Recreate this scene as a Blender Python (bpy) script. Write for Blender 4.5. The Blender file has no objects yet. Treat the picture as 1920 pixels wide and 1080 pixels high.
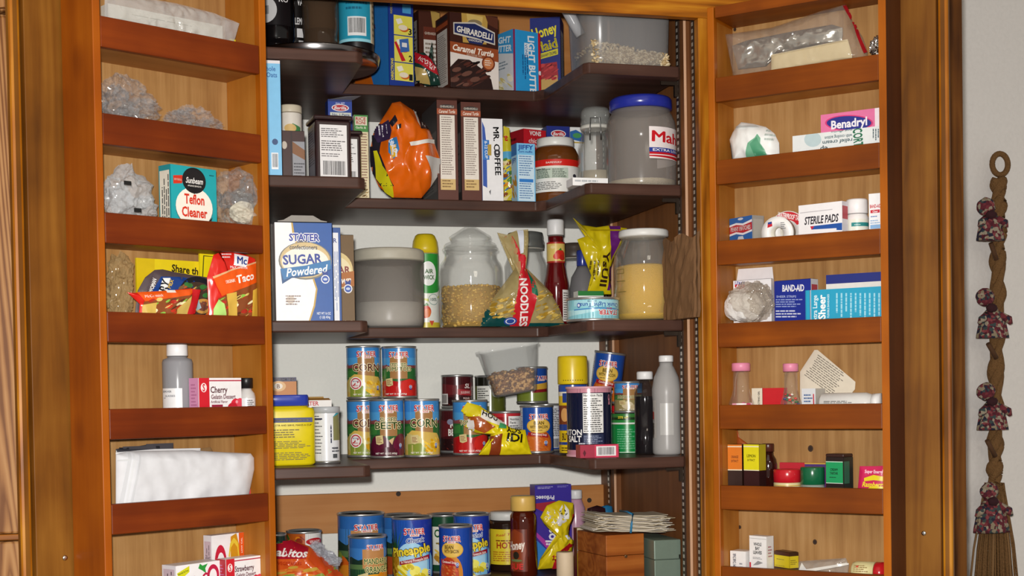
import bpy, bmesh, math, random
from mathutils import Vector, Matrix, noise

# ---------------------------------------------------------------- camera, light, exposure
W, H, F = 1920.0, 1080.0, 2600.0
YAW, PITCH, ROLL, SHIFT = math.radians(15), math.radians(-1.3), math.radians(-0.95), 259.0
EYE = Vector((0, 0, 1.5))
SC = bpy.context.scene
COL = SC.collection
camd = bpy.data.cameras.new('camera'); cam = bpy.data.objects.new('camera', camd); COL.objects.link(cam)
camd.sensor_width = 36; camd.lens = 36 * F / W; camd.shift_y = SHIFT / W
CAMR = Matrix.Rotation(-YAW, 3, 'Z') @ Matrix.Rotation(math.pi / 2 + PITCH, 3, 'X') @ Matrix.Rotation(ROLL, 3, 'Z')
cam.matrix_world = Matrix.Translation(EYE) @ CAMR.to_4x4()
camd.clip_start = 0.02
SC.camera = cam
SC.view_settings.view_transform = 'Standard'; SC.view_settings.look = 'None'
SC.view_settings.gamma = 1; SC.view_settings.use_curve_mapping = False
SC.view_settings.exposure = 0.0
wd = bpy.data.worlds.new('world'); SC.world = wd; wd.use_nodes = True
wd.node_tree.nodes['Background'].inputs[0].default_value = (1.0, 0.93, 0.84, 1)
wd.node_tree.nodes['Background'].inputs[1].default_value = 0.30
fl = bpy.data.lights.new('camera_flash', 'AREA'); fl.shape = 'DISK'; fl.size = 0.05; fl.energy = 53; fl.color = (1.0, 0.97, 0.93)
flo = bpy.data.objects.new('camera_flash', fl); COL.objects.link(flo)
flo.location = EYE + CAMR @ Vector((-0.03, 0.07, 0.0)); flo.rotation_euler = (CAMR @ Matrix.Rotation(math.radians(3), 3, 'X')).to_euler()
rl = bpy.data.lights.new('added_overhead_fill', 'AREA'); rl.size = 0.6; rl.energy = 14; rl.color = (1.0, 0.9, 0.75)  # unseen warm fill, added overhead to brighten the grey wall and surroundings
rlo = bpy.data.objects.new('added_overhead_fill', rl); COL.objects.link(rlo); rlo.location = (0.9, -0.2, 2.42)

# ---------------------------------------------------------------- materials
def lin(c):
    c /= 255.0
    return c / 12.92 if c <= 0.04045 else ((c + 0.055) / 1.055) ** 2.4
def rgb(h):
    h = h.lstrip('#')
    if len(h) == 3: h = ''.join(c * 2 for c in h)
    return tuple(lin(int(h[i:i + 2], 16)) for i in (0, 2, 4)) + (1,)
_M = {}
def M(h, rough=0.45, metal=0.0, spec=0.4, var=0.06, scale=90, bump=0.0):
    key = (h, rough, metal, spec, var, bump)
    if key in _M: return _M[key]
    m = bpy.data.materials.new('finish_' + h); m.use_nodes = True
    nt = m.node_tree; b = nt.nodes['Principled BSDF']
    b.inputs['Roughness'].default_value = rough; b.inputs['Metallic'].default_value = metal
    b.inputs['Specular IOR Level'].default_value = spec
    tc = nt.nodes.new('ShaderNodeTexCoord'); no = nt.nodes.new('ShaderNodeTexNoise')
    no.inputs['Scale'].default_value = scale; no.inputs['Detail'].default_value = 1
    nt.links.new(tc.outputs['Object'], no.inputs['Vector'])
    mx = nt.nodes.new('ShaderNodeMix'); mx.data_type = 'RGBA'
    c = rgb(h); mx.inputs[6].default_value = tuple(max(0, x * (1 - var)) for x in c[:3]) + (1,)
    mx.inputs[7].default_value = tuple(min(1, x * (1 + var)) for x in c[:3]) + (1,)
    nt.links.new(no.outputs[0], mx.inputs[0]); nt.links.new(mx.outputs[2], b.inputs['Base Color'])
    if bump:
        bp = nt.nodes.new('ShaderNodeBump'); bp.inputs['Strength'].default_value = bump; bp.inputs['Distance'].default_value = 0.004
        nt.links.new(no.outputs[0], bp.inputs['Height']); nt.links.new(bp.outputs[0], b.inputs['Normal'])
    _M[key] = m
    return m
def wood(name, dark, mid, light, axis='Z', s=1.0, rough=0.42, rings=0.0, knots=0.0, ringn=26):
    if name in _M: return _M[name]
    m = bpy.data.materials.new(name); m.use_nodes = True
    nt = m.node_tree; b = nt.nodes['Principled BSDF']; L = nt.links.new
    tc = nt.nodes.new('ShaderNodeTexCoord'); mp = nt.nodes.new('ShaderNodeMapping')
    sc = {'X': (3, 60, 60), 'Y': (60, 3, 60), 'Z': (60, 60, 3)}[axis]
    mp.inputs['Scale'].default_value = tuple(v * s for v in sc)
    L(tc.outputs['Object'], mp.inputs['Vector'])
    no = nt.nodes.new('ShaderNodeTexNoise'); no.inputs['Scale'].default_value = 1.0; no.inputs['Detail'].default_value = 6; no.inputs['Roughness'].default_value = 0.6
    L(mp.outputs[0], no.inputs['Vector'])
    n2 = nt.nodes.new('ShaderNodeTexNoise'); n2.inputs['Scale'].default_value = 7; n2.inputs['Detail'].default_value = 3
    L(tc.outputs['Object'], n2.inputs['Vector'])
    ad = nt.nodes.new('ShaderNodeMath'); ad.operation = 'MULTIPLY_ADD'; ad.inputs[1].default_value = 0.55
    L(n2.outputs[0], ad.inputs[0])
    ad2 = nt.nodes.new('ShaderNodeMath'); ad2.operation = 'MULTIPLY_ADD'; ad2.inputs[1].default_value = 0.75; ad2.inputs[2].default_value = -0.15
    L(no.outputs[0], ad2.inputs[0]); L(ad2.outputs[0], ad.inputs[2])
    val = ad.outputs[0]
    if rings:
        mp2 = nt.nodes.new('ShaderNodeMapping'); mp2.inputs['Scale'].default_value = {'X': (0.35, 5, 5), 'Y': (5, .35, 5), 'Z': (5, 5, 0.35)}[axis]
        L(tc.outputs['Object'], mp2.inputs['Vector'])
        n3 = nt.nodes.new('ShaderNodeTexNoise'); n3.inputs['Scale'].default_value = 2.2; n3.inputs['Detail'].default_value = 1.5
        L(mp2.outputs[0], n3.inputs['Vector'])
        mm = nt.nodes.new('ShaderNodeMath'); mm.operation = 'MULTIPLY'; mm.inputs[1].default_value = ringn
        L(n3.outputs[0], mm.inputs[0])
        fr = nt.nodes.new('ShaderNodeMath'); fr.operation = 'PINGPONG'; fr.inputs[1].default_value = 1.0
        L(mm.outputs[0], fr.inputs[0])
        mr = nt.nodes.new('ShaderNodeMath'); mr.operation = 'MULTIPLY_ADD'; mr.inputs[1].default_value = rings; L(fr.outputs[0], mr.inputs[0]); L(val, mr.inputs[2])
        sb = nt.nodes.new('ShaderNodeMath'); sb.operation = 'SUBTRACT'; sb.inputs[1].default_value = rings / 2; L(mr.outputs[0], sb.inputs[0])
        val = sb.outputs[0]
    if knots:
        mp3 = nt.nodes.new('ShaderNodeMapping'); mp3.inputs['Scale'].default_value = {'X': (5, 9, 9), 'Y': (9, 5, 9), 'Z': (9, 9, 5)}[axis]
        L(tc.outputs['Object'], mp3.inputs['Vector'])
        vo = nt.nodes.new('ShaderNodeTexVoronoi'); vo.inputs['Scale'].default_value = 1.0
        L(mp3.outputs[0], vo.inputs['Vector'])
        cr = nt.nodes.new('ShaderNodeMapRange'); cr.inputs[1].default_value = 0.05; cr.inputs[2].default_value = 0.22; cr.inputs[3].default_value = -knots; cr.inputs[4].default_value = 0
        L(vo.outputs[0], cr.inputs[0])
        ak = nt.nodes.new('ShaderNodeMath'); ak.operation = 'ADD'; L(val, ak.inputs[0]); L(cr.outputs[0], ak.inputs[1]); val = ak.outputs[0]
    rp = nt.nodes.new('ShaderNodeValToRGB'); e = rp.color_ramp.elements
    e[0].position = 0.28; e[0].color = rgb(dark); e[1].position = 0.72; e[1].color = rgb(light)
    k = e.new(0.5); k.color = rgb(mid)
    L(val, rp.inputs[0]); L(rp.outputs[0], b.inputs['Base Color'])
    b.inputs['Roughness'].default_value = rough; b.inputs['Specular IOR Level'].default_value = 0.22
    bp = nt.nodes.new('ShaderNodeBump'); bp.inputs['Strength'].default_value = 0.12; bp.inputs['Distance'].default_value = 0.002
    L(no.outputs[0], bp.inputs['Height']); L(bp.outputs[0], b.inputs['Normal'])
    _M[name] = m
    return m
def clear(h, opacity=0.12, rough=0.08, gloss=1.0, bump=0.0, bscale=60, edge=0.22):
    """thin clear or tinted film, plastic or jar wall: see-through, with a glossy skin and a little haze"""
    key = ('clear', h, opacity, rough, gloss, bump, edge)
    if key in _M: return _M[key]
    m = bpy.data.materials.new('clear_' + h); m.use_nodes = True
    nt = m.node_tree; L = nt.links.new
    for n in list(nt.nodes):
        if n.type != 'OUTPUT_MATERIAL': nt.nodes.remove(n)
    out = [n for n in nt.nodes if n.type == 'OUTPUT_MATERIAL'][0]
    tr = nt.nodes.new('ShaderNodeBsdfTransparent'); df = nt.nodes.new('ShaderNodeBsdfDiffuse'); df.inputs[0].default_value = rgb(h)
    c = rgb(h); tr.inputs[0].default_value = tuple(0.72 + 0.28 * min(1, x * 1.4) for x in c[:3]) + (1,)
    gl = nt.nodes.new('ShaderNodeBsdfGlossy'); gl.inputs['Roughness'].default_value = rough
    gl.inputs[0].default_value = (gloss, gloss, gloss, 1)
    m1 = nt.nodes.new('ShaderNodeMixShader'); m1.inputs[0].default_value = opacity
    tcn = nt.nodes.new('ShaderNodeTexCoord'); no = nt.nodes.new('ShaderNodeTexNoise'); no.inputs['Scale'].default_value = bscale; no.inputs['Detail'].default_value = 3
    L(tcn.outputs['Object'], no.inputs['Vector'])
    L(tr.outputs[0], m1.inputs[1]); L(df.outputs[0], m1.inputs[2])
    lw = nt.nodes.new('ShaderNodeFresnel'); lw.inputs[0].default_value = 1.35
    mn = nt.nodes.new('ShaderNodeMath'); mn.operation = 'MINIMUM'; mn.inputs[1].default_value = edge; L(lw.outputs[0], mn.inputs[0])
    m2 = nt.nodes.new('ShaderNodeMixShader')
    L(mn.outputs[0], m2.inputs[0]); L(m1.outputs[0], m2.inputs[1]); L(gl.outputs[0], m2.inputs[2])
    if bump:
        bp = nt.nodes.new('ShaderNodeBump'); bp.inputs['Strength'].default_value = bump; bp.inputs['Distance'].default_value = 0.01
        L(no.outputs[0], bp.inputs['Height'])
        for n in (gl, lw, df): L(bp.outputs[0], n.inputs['Normal'])
    L(m2.outputs[0], out.inputs[0])
    _M[key] = m
    return m
def mat(c):
    return M(c) if isinstance(c, str) else c
def G_(h): return M(h, 0.22, 0, 0.5)                 # glossy print or plastic
def METAL(h='b8b8b6', r=0.25): return M(h, r, 1.0, 0.5, 0.03)

# ---------------------------------------------------------------- 2-D print elements (0..1 of the face, v up)
def R(x0, y0, x1, y1, c): return ('p', [[(x0, y0), (x1, y0), (x1, y1), (x0, y1)]], c)
def E(cx, cy, rx, ry, c, n=28): return ('p', [[(cx + rx * math.cos(2 * math.pi * i / n), cy + ry * math.sin(2 * math.pi * i / n)) for i in range(n)]], c)
def PG(pts, c): return ('p', [pts], c)
def T(s, cx, cy, h, c, w=None, rot=0, sh=0, bold=0.02): return ('t', s, cx, cy, h, c, w, rot, sh, bold)
def LN(x0, y0, x1, y1, n, c, th=0.45, seed=1):
    rn = random.Random(seed); ps = []; d = (y1 - y0) / n
    for i in range(n):
        y = y1 - (i + 1) * d; x = x0; end = x0 + (x1 - x0) * rn.uniform(0.7, 1.0)
        while x < end:
            e = min(end, x + (x1 - x0) * rn.uniform(0.06, 0.22)); ps.append([(x, y), (e, y), (e, y + d * th), (x, y + d * th)]); x = e + (x1 - x0) * 0.025
    return ('p', ps, c)
def LV(x0, y0, x1, y1, n, c, th=0.45, seed=1):        # small print running vertically
    k, ps, c = LN(0, 0, 1, 1, n, c, th, seed)
    return (k, [[(x0 + (x1 - x0) * (1 - v), y0 + (y1 - y0) * u) for u, v in q] for q in ps], c)
def BC(x0, y0, x1, y1, c='181818', vert=False):
    rn = random.Random(7); ps = []; x = 0.0
    while x < 1:
        w = rn.choice((0.012, 0.02, 0.03)); ps.append([(x, 0), (min(1, x + w), 0), (min(1, x + w), 1), (x, 1)]); x += w + rn.choice((0.014, 0.022))
    if vert: ps = [[(v, u) for u, v in q][::-1] for q in ps]
    return ('p', [[(x0 + u * (x1 - x0), y0 + v * (y1 - y0)) for u, v in q] for q in ps], c)
def KS(x0, y0, x1, y1, n, rx, ry, cols, seed=3):       # scattered kernels / berries
    rn = random.Random(seed); out = []
    for c in cols:
        ps = []
        for i in range(max(1, n // len(cols))):
            cx, cy = rn.uniform(x0, x1), rn.uniform(y0, y1); a = rn.uniform(0, 3.14); k = rn.uniform(0.7, 1.2)
            ps.append([(cx + rx * k * math.cos(t + a), cy + ry * k * math.sin(t)) for t in [j * math.pi / 5 for j in range(10)]])
        out.append(('p', ps, c))
    return out
def RIBBON(cx, cy, s, asp=1.0):                        # blue award rosette
    return [PG([(cx - s * .7 * asp, cy - s * 2), (cx - s * .1 * asp, cy - s * 1.6), (cx + s * .7 * asp, cy - s * 2), (cx + s * .5 * asp, cy), (cx - s * .5 * asp, cy)], '1c3f94'),
            E(cx, cy, s * asp, s, 'f4f4f4'), E(cx, cy, s * .78 * asp, s * .78, '2a55b0'), E(cx, cy, s * .5 * asp, s * .3, 'c9d6ee')]
def flat_list(ds):
    out = []
    for d in ds:
        if isinstance(d, list): out += flat_list(d)
        else: out.append(d)
    return out
_TX = {}
def text_mesh(s, bold, sh):
    bold = min(bold, .03); k = (s, bold, sh)
    if k in _TX: return _TX[k]
    cu = bpy.data.curves.new('lettering', 'FONT'); cu.body = s; cu.resolution_u = 2; cu.offset = 0 if 'M' in s else bold; cu.shear = sh
    o = bpy.data.objects.new('lettering', cu); me = bpy.data.meshes.new_from_object(o)
    vs = [(v.co.x, v.co.y) for v in me.vertices]; fs = [tuple(p.vertices) for p in me.polygons]
    if 'M' in s and bold > 0:                              # that capital cannot be thickened by its outline
        n = len(vs); V, Fs = [], []
        for k, (a, b) in enumerate(((-bold, 0), (bold, 0), (0, -bold * .7), (0, bold * .7))):
            V += [(x + a, y + b) for x, y in vs]; Fs += [tuple(i + k * n for i in f) for f in fs]
        vs, fs = V, Fs
    bpy.data.objects.remove(o); bpy.data.meshes.remove(me); bpy.data.curves.remove(cu)
    _TX[k] = (vs, fs)
    return _TX[k]

class G:
    """collects shapes into one mesh with as many materials as it needs"""
    def __init__(s): s.bm = bmesh.new(); s.m = []; s.lay = 0
    def mi(s, c):
        m = mat(c)
        if m not in s.m: s.m.append(m)
        return s.m.index(m)
    def box(s, x0, x1, y0, y1, z0, z1, c, bev=0.0, mx=None):
        i = s.mi(c); r = bmesh.ops.create_cube(s.bm, size=1)
        vs = r['verts']
        for v in vs: v.co = Vector((x0 + (v.co.x + .5) * (x1 - x0), y0 + (v.co.y + .5) * (y1 - y0), z0 + (v.co.z + .5) * (z1 - z0)))
        fs = list({f for v in vs for f in v.link_faces})
        if bev:
            rr = bmesh.ops.bevel(s.bm, geom=list({e for f in fs for e in f.edges}), offset=bev, segments=2, affect='EDGES', profile=0.5)
            fs = list({f for f in rr['faces']} | {f for f in fs if f.is_valid}); vs = list({v for f in fs for v in f.verts})
        for f in fs: f.material_index = i
        if mx is not None: bmesh.ops.transform(s.bm, matrix=mx, verts=vs)
        return s
    def poly_prism(s, pts, a0, a1, c, plane='XY', bev=0.0):
        """extrude a 2-D outline: plane XY between z=a0..a1, or XZ between y=a0..a1"""
        i = s.mi(c)
        P = (lambda u, v, a: Vector((u, v, a))) if plane == 'XY' else (lambda u, v, a: Vector((u, a, v)))
        A = [s.bm.verts.new(P(u, v, a0)) for u, v in pts]; B = [s.bm.verts.new(P(u, v, a1)) for u, v in pts]
        fs = [s.bm.faces.new(A[::-1]), s.bm.faces.new(B)]
        n = len(pts)
        for k in range(n): fs.append(s.bm.faces.new((A[k], A[(k + 1) % n], B[(k + 1) % n], B[k])))
        for f in fs: f.material_index = i
        bmesh.ops.recalc_face_normals(s.bm, faces=fs)
        if bev:
            rr = bmesh.ops.bevel(s.bm, geom=list({e for f in fs for e in f.edges}), offset=bev, segments=2, affect='EDGES', profile=0.5)
            for f in rr['faces']: f.material_index = i
        return s
    def lathe(s, prof, c, seg=40, cx=0, cy=0, z0=0, sq=None, arc=None, ripple=None):
        """spin (r,z) pairs; sq=(power, ax, ay) squares the section"""
        i = s.mi(c); rings = []
        for r, z in prof:
            ring = []
            for k in range(seg):
                a = 2 * math.pi * k / seg; cc, ss = math.cos(a), math.sin(a)
                if sq:
                    p, ax, ay = sq; q = (abs(cc) ** p + abs(ss) ** p) ** (-1.0 / p); x, y = r * ax * cc * q, r * ay * ss * q
                else: x, y = r * cc, r * ss
                if ripple: x *= 1 + ripple[0] * math.cos(ripple[1] * a); y *= 1 + ripple[0] * math.cos(ripple[1] * a)
                ring.append(s.bm.verts.new((cx + x, cy + y, z0 + z)))
            rings.append(ring)
        for a, b in zip(rings, rings[1:]):
            for k in range(seg):
                f = s.bm.faces.new((a[k], a[(k + 1) % seg], b[(k + 1) % seg], b[k])); f.material_index = i; f.smooth = True
        for ring, rev in ((rings[0], True), (rings[-1], False)):
            f = s.bm.faces.new(ring[::-1] if rev else ring); f.material_index = i
        return s
    def tube(s, pts, r, c, seg=8, caps=True):
        i = s.mi(c); pts = [Vector(p) for p in pts]; rings = []
        up = Vector((0.13, 0.31, 0.94))
        for k, p in enumerate(pts):
            d = (pts[min(k + 1, len(pts) - 1)] - pts[max(k - 1, 0)]).normalized()
            a = d.cross(up)
            if a.length < 1e-4: a = d.cross(Vector((1, 0, 0)))
            a.normalize(); b = d.cross(a); rr = r[k] if isinstance(r, (list, tuple)) else r
            rings.append([s.bm.verts.new(p + a * rr * math.cos(2 * math.pi * j / seg) + b * rr * math.sin(2 * math.pi * j / seg)) for j in range(seg)])
        for a, b in zip(rings, rings[1:]):
            for j in range(seg):
                f = s.bm.faces.new((a[j], a[(j + 1) % seg], b[(j + 1) % seg], b[j])); f.material_index = i; f.smooth = True
        if caps:
            for ring in (rings[0][::-1], rings[-1]): s.bm.faces.new(ring).material_index = i
        return s
    def blob(s, c, cx, cy, cz, rx, ry, rz, sub=4, amp=0.25, freq=2.5, seed=0, smooth=False, ridged=True, zmin=None):
        """crumpled closed shape"""
        i = s.mi(c); r = bmesh.ops.create_icosphere(s.bm, subdivisions=sub, radius=1)
        off = Vector((seed * 3.7, seed * 1.3, seed * 2.1)); vs = r['verts']
        for v in vs:
            n = v.co.normalized(); d = 0
            for o in range(2 if smooth is None else 3):
                f = freq * 2 ** o; k = noise.noise(n * f + off)
                d += ((1 - abs(k) * 2.2) if ridged else k) * amp / 1.9 ** o
            q = n * (1 + d - (amp if ridged else 0))
            v.co = Vector((cx + q.x * rx, cy + q.y * ry, cz + q.z * rz))
            if zmin is not None: v.co.z = max(zmin, v.co.z)
        for f in {f for v in vs for f in v.link_faces}: f.material_index = i; f.smooth = smooth
        return s
    def grains(s, n, place, size, cols, seed=1, sub=1, squash=(1, .7, .5)):
        rn = random.Random(seed)
        for k in range(n):
            p = place(rn); i = s.mi(cols[k % len(cols)])
            r = bmesh.ops.create_icosphere(s.bm, subdivisions=sub, radius=1)
            m = Matrix.Rotation(rn.uniform(0, 6.28), 3, 'Z') @ Matrix.Rotation(rn.uniform(0, 6.28), 3, 'X')
            sz = size * rn.uniform(.75, 1.25)
            for v in r['verts']: v.co = m @ Vector((v.co.x * sz * squash[0], v.co.y * sz * squash[1], v.co.z * sz * squash[2])) + Vector(p)
            for f in {f for v in r['verts'] for f in v.link_faces}: f.material_index = i; f.smooth = True
        return s
    def decal(s, ds, w, h, mp, su=0, sv=0, rough=None, keep=None, base=0.0):
        for d in flat_list(ds):
            tb = bmesh.new(); s.lay += 1; eps = base + 0.00006 * s.lay
            if d[0] == 'p':
                for q in d[1]: tb.faces.new([tb.verts.new((u * w, v * h, 0)) for u, v in q])
                c = d[2]
            else:
                _, tx, cx, cy, th, c, tw, rot, sh, bold = d
                vs, fs = text_mesh(tx, bold, sh)
                if not vs: tb.free(); continue
                x0 = min(v[0] for v in vs); x1 = max(v[0] for v in vs); k = th * h / 0.70
                vert90 = abs(abs(rot) - 90) < 30
                if vert90: k = th * w / 0.70
                kx = k if tw is None else (tw * (h if vert90 else w)) / max(1e-6, x1 - x0)
                ca, sa = math.cos(math.radians(rot)), math.sin(math.radians(rot)); nv = []
                for x, y in vs:
                    X = (x - (x0 + x1) / 2) * kx; Y = (y - 0.35) * k
                    nv.append(tb.verts.new((cx * w + X * ca - Y * sa, cy * h + X * sa + Y * ca, 0)))
                for f in fs:
                    try: tb.faces.new([nv[j] for j in f])
                    except ValueError: pass
            i = s.mi(c if rough is None or not isinstance(c, str) else M(c, rough, 0, 0.5))
            for ax, lo, hi, st in ((0, 0, w, su), (1, 0, h, sv)):
                a0 = min(v.co[ax] for v in tb.verts); a1 = max(v.co[ax] for v in tb.verts); no = Vector((1, 0, 0)) if ax == 0 else Vector((0, 1, 0))
                if a0 < lo - 1e-6: bmesh.ops.bisect_plane(tb, geom=tb.verts[:] + tb.edges[:] + tb.faces[:], plane_co=no * lo, plane_no=no, clear_inner=True)
                if a1 > hi + 1e-6: bmesh.ops.bisect_plane(tb, geom=tb.verts[:] + tb.edges[:] + tb.faces[:], plane_co=no * hi, plane_no=no, clear_outer=True)
                if not tb.verts: break
                if st:
                    k = math.floor(max(a0, lo) / st) + 1
                    while k * st < min(a1, hi) - 1e-6:
                        bmesh.ops.bisect_plane(tb, geom=tb.verts[:] + tb.edges[:] + tb.faces[:], plane_co=no * k * st, plane_no=no); k += 1
            mpv = {}; tb.verts.index_update()
            for f in tb.faces:
                if keep:
                    cm = f.calc_center_median()
                    if not keep(cm.x, cm.y): continue
                co = []
                for v in f.verts:
                    if v.index not in mpv: mpv[v.index] = s.bm.verts.new(mp(v.co.x, v.co.y, eps))
                    co.append(mpv[v.index])
                try:
                    f.normal_update(); nf = s.bm.faces.new(co if f.normal.z >= 0 else co[::-1]); nf.material_index = i; nf.smooth = bool(su)
                except ValueError: pass
            tb.free()
        return s
    def obj(s, name, parent=None, mx=None, smooth_angle=None):
        bmesh.ops.remove_doubles(s.bm, verts=[], dist=0)
        me = bpy.data.meshes.new(name); s.bm.to_mesh(me); s.bm.free()
        for m in s.m: me.materials.append(m)
        o = bpy.data.objects.new(name, me); COL.objects.link(o)
        if parent is not None: o.parent = parent
        return o

def tag(o, label, cat, group=None):
    o['label'] = label; o['category'] = cat
    if group: o['group'] = group
    return o
def thing(name, label, cat, group=None):
    return tag(_link(bpy.data.objects.new(name, None)), label, cat, group)
def _link(o): COL.objects.link(o); o.empty_display_size = 0.02; return o

# ---------------------------------------------------------------- pixel rays -> places in the pantry
def ray(px, py): return CAMR @ Vector(((px - W / 2) / F, -(py - H / 2 - SHIFT) / F, -1))
class Frame:
    """a vertical working plane; local x = to the viewer's right along it, y = into it, z = world height"""
    def __init__(s, O, phi): s.O = Vector(O); s.phi = phi; s.ex = Vector((math.cos(phi), math.sin(phi), 0)); s.ey = Vector((-math.sin(phi), math.cos(phi), 0))
    def hit(s, px, py, off):
        d = ray(px, py); t = ((s.O - EYE).dot(s.ey) + off) / d.dot(s.ey); p = EYE + d * t
        return (p - s.O).dot(s.ex), p.z
    def world(s, x, off, z): q = s.O + s.ex * x + s.ey * off; return Vector((q.x, q.y, z))
def mid_cam(p1, p2): return (p1 + p2) / 2
CAB = Frame((0, 0, 0), 0)
def cabpt(xc, zc):      # camera-plane metres -> cabinet X, Y
    c, s = math.cos(YAW), math.sin(YAW)
    return Vector((xc * c + zc * s, -xc * s + zc * c, 0))
KD = 0.97
LH, LF = cabpt(-.407, 2.35) * KD, cabpt(-.6255, 2.14) * KD      # left rack front: hinge side, free side
RH, RF = cabpt(.3786, 2.557) * KD, cabpt(.6397, 2.393) * KD
LD = Frame(LH, math.atan2(LH.y - LF.y, LH.x - LF.x)); RD = Frame(RH, math.atan2(RF.y - RH.y, RF.x - RH.x))
RW = 0.297; RDL, RDR = 0.105, 0.090; LIP = 0.021
XL, XR, YFACE, YW, YC, YB = 0.2, 1.03, 2.42, 2.475, 2.732, 3.006
ZS = {'A': CAB.hit(850, 164, YC)[1], 'B': CAB.hit(840, 374, YC)[1], 'C': CAB.hit(760, 614, YC)[1], 'D': CAB.hit(790, 858, YC)[1], 'E': CAB.hit(850, 1096, YC)[1]}
LZ = [(LD.hit(203, a, 0)[1] + LD.hit(500, b, 0)[1]) / 2 for a, b in ((26, 93), (208, 258), (393, 428), (580, 597), (766, 762), (945, 926))]
RZ = [(RD.hit(1343, a, 0)[1] + RD.hit(1650, b, 0)[1]) / 2 for a, b in ((145, 101), (301, 266), (451, 429), (605, 595), (759, 757), (910, 917), (1061, 1079))]
LZ.append(LZ[-1] - 0.1455)
# ---------------------------------------------------------------- the setting
oak = wood('golden_oak', '764006', 'a46010', 'c0801e', 'X', 1.0, .4, rings=.25)
oakv = wood('golden_oak_upright', '764006', 'a46010', 'c0801e', 'Z', 1.0, .4, rings=.25)
oakpale = wood('pale_oak_panel', '7a4a22', 'a87442', 'bc8a56', 'Z', .8, .5, rings=.5, ringn=80)
stile_w = wood('brown_door_stile', '553008', '73450f', '8a5a1c', 'Z', .5, .5, rings=.12)
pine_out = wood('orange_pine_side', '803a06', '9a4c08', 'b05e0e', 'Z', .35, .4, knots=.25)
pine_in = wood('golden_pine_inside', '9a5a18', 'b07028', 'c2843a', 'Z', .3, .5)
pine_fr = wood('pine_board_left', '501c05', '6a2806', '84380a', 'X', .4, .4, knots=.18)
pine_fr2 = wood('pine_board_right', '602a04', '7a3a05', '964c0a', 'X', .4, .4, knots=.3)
ply = wood('plywood_back', '8c6236', 'a47a48', 'b58c5a', 'Z', 1.4, .6)
walnut = wood('dark_shelf', '3a2620', '4d342b', '5e4238', 'X', .7, .38)
sidew = wood('brown_side_panel', '643c20', '7a4c29', '8c5b34', 'Z', .5, .5)
railw = wood('tan_rail', 'a66a34', 'b97b42', 'c68b52', 'X', .5, .55)
rawedge = M('d0a584', .7)
white_wall = M('f3f3ec', .8, 0, .2, .03, 160, .2)
grey_wall = M('efece8', .85, 0, .2, .04, 120, .25)

def structure(g, name): o = g.obj(name); o['kind'] = 'structure'; return o
structure(G().box(-1.2, 3.0, -1.2, 3.1, -0.05, 0, M('8d7a63', .6)), 'floor')
YWALL = 3.03
structure(G().box(1.3, 3.2, YWALL, YWALL + .08, 0.0005, 2.7495, grey_wall), 'wall_right')
structure(G().box(-1.2, 3.2, -1.2, YWALL + .08, 2.75, 2.8, M('d8d4cc', .8)), 'ceiling')

pan = thing('pantry_cabinet', 'tall oak pantry cabinet standing open with dark shelves and two rack doors', 'pantry cabinet')
g = G(); g.box(XL, XR, YB, YB + .012, .1, 2.7, white_wall); g.obj('back_panel', pan)['label'] = 'off-white back panel'
zr1 = CAB.hit(830, 918, YB)[1]; zr0 = CAB.hit(830, 990, YB)[1]
g = G(); g.box(XL, XR - .016, YB - .018, YB, zr0, zr1, railw, .001)
for x, y in ((747, 926), (1105, 938)):
    hx, hz = CAB.hit(x, y, YB - .018)
    g.decal([E(.5, .5, .5, .5, M('33241a', .7), 14)], .011, .011, lambda u, v, e, hx=hx, hz=hz: (hx + u - .0055, YB - .0181 - e, hz + v - .0055))
g.obj('back_rail', pan)['label'] = 'tan wooden rail across the back panel'
g = G(); g.box(XL, XR, YB - .012, YB, ZS['A'] + .01, 2.7, railw, 0); g.obj('upper_back_panel', pan)['label'] = 'tan wooden back above the top shelf'
g = G(); g.box(XR, XR + .018, YFACE, YB, .1, 2.7, sidew); g.obj('side_panel', pan)
g = G(); g.box(XL - .018, XL, YFACE, YB, .1, 2.7, sidew); g.obj('side_panel', pan)
# upright posts on the right side with raw front edges, and slotted shelf standards
def post(y0, y1, t):
    g = G(); g.box(XR - t, XR, y0 + .001, y1, .1, 2.68, sidew); g.box(XR - t, XR - t + .005, y0, y0 + .001, .1, 2.68, rawedge); g.box(XR - t + .005, XR, y0, y0 + .001, .1, 2.68, sidew); g.obj('upright', pan)
post(2.915, YB - .001, .016); post(2.487, 2.530, .012)
def standard(y, t):
    g = G(); g.box(XR - t - .003, XR - t, y - .007, y + .007, .3, 2.66, M('4a3a30', .4, .7))
    z = 1.05
    while z < 2.4:
        g.box(XR - t - .0035, XR - t - .0029, y - .003, y + .003, z, z + .007, M('c9c4ba', .3, .6)); z += .0127
    g.obj('shelf_standard', pan)['label'] = 'slotted metal shelf standard'
standard(2.945, .016); standard(2.513, .012); standard(2.465, 0)
# U-shaped shelves
XWL, XWR = 0.400, 0.803
for k in 'ABCDE':
    z = ZS[k]; cl, cr = .0, .0
    pts = [(XL, YB - .001), (XL, YW), (XWL - .012, YW), (XWL, YW + .012), (XWL, YC)]
    pts += [(XWR - .012, YC), (XWR + .003, YC - .02), (XWR + .012, YW + .01), (XWR + .02, YW), (XR - .026, YW), (XR - .026, YW + .012), (XR - .0165, YW + .02), (XR - .0165, YB - .001)]
    g = G(); g.poly_prism(pts, z - .021, z, walnut, 'XY', .003); g.obj('shelf', pan)
    g = G(); g.box(XR - .022, XR - .0155, 2.509, 2.517, z - .05, z - .021, METAL('4a4038', .5)); g.box(XR - .05, XR - .0155, 2.510, 2.514, z - .028, z - .0212, METAL('4a4038', .5)); g.obj('shelf_clip', pan)
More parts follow.
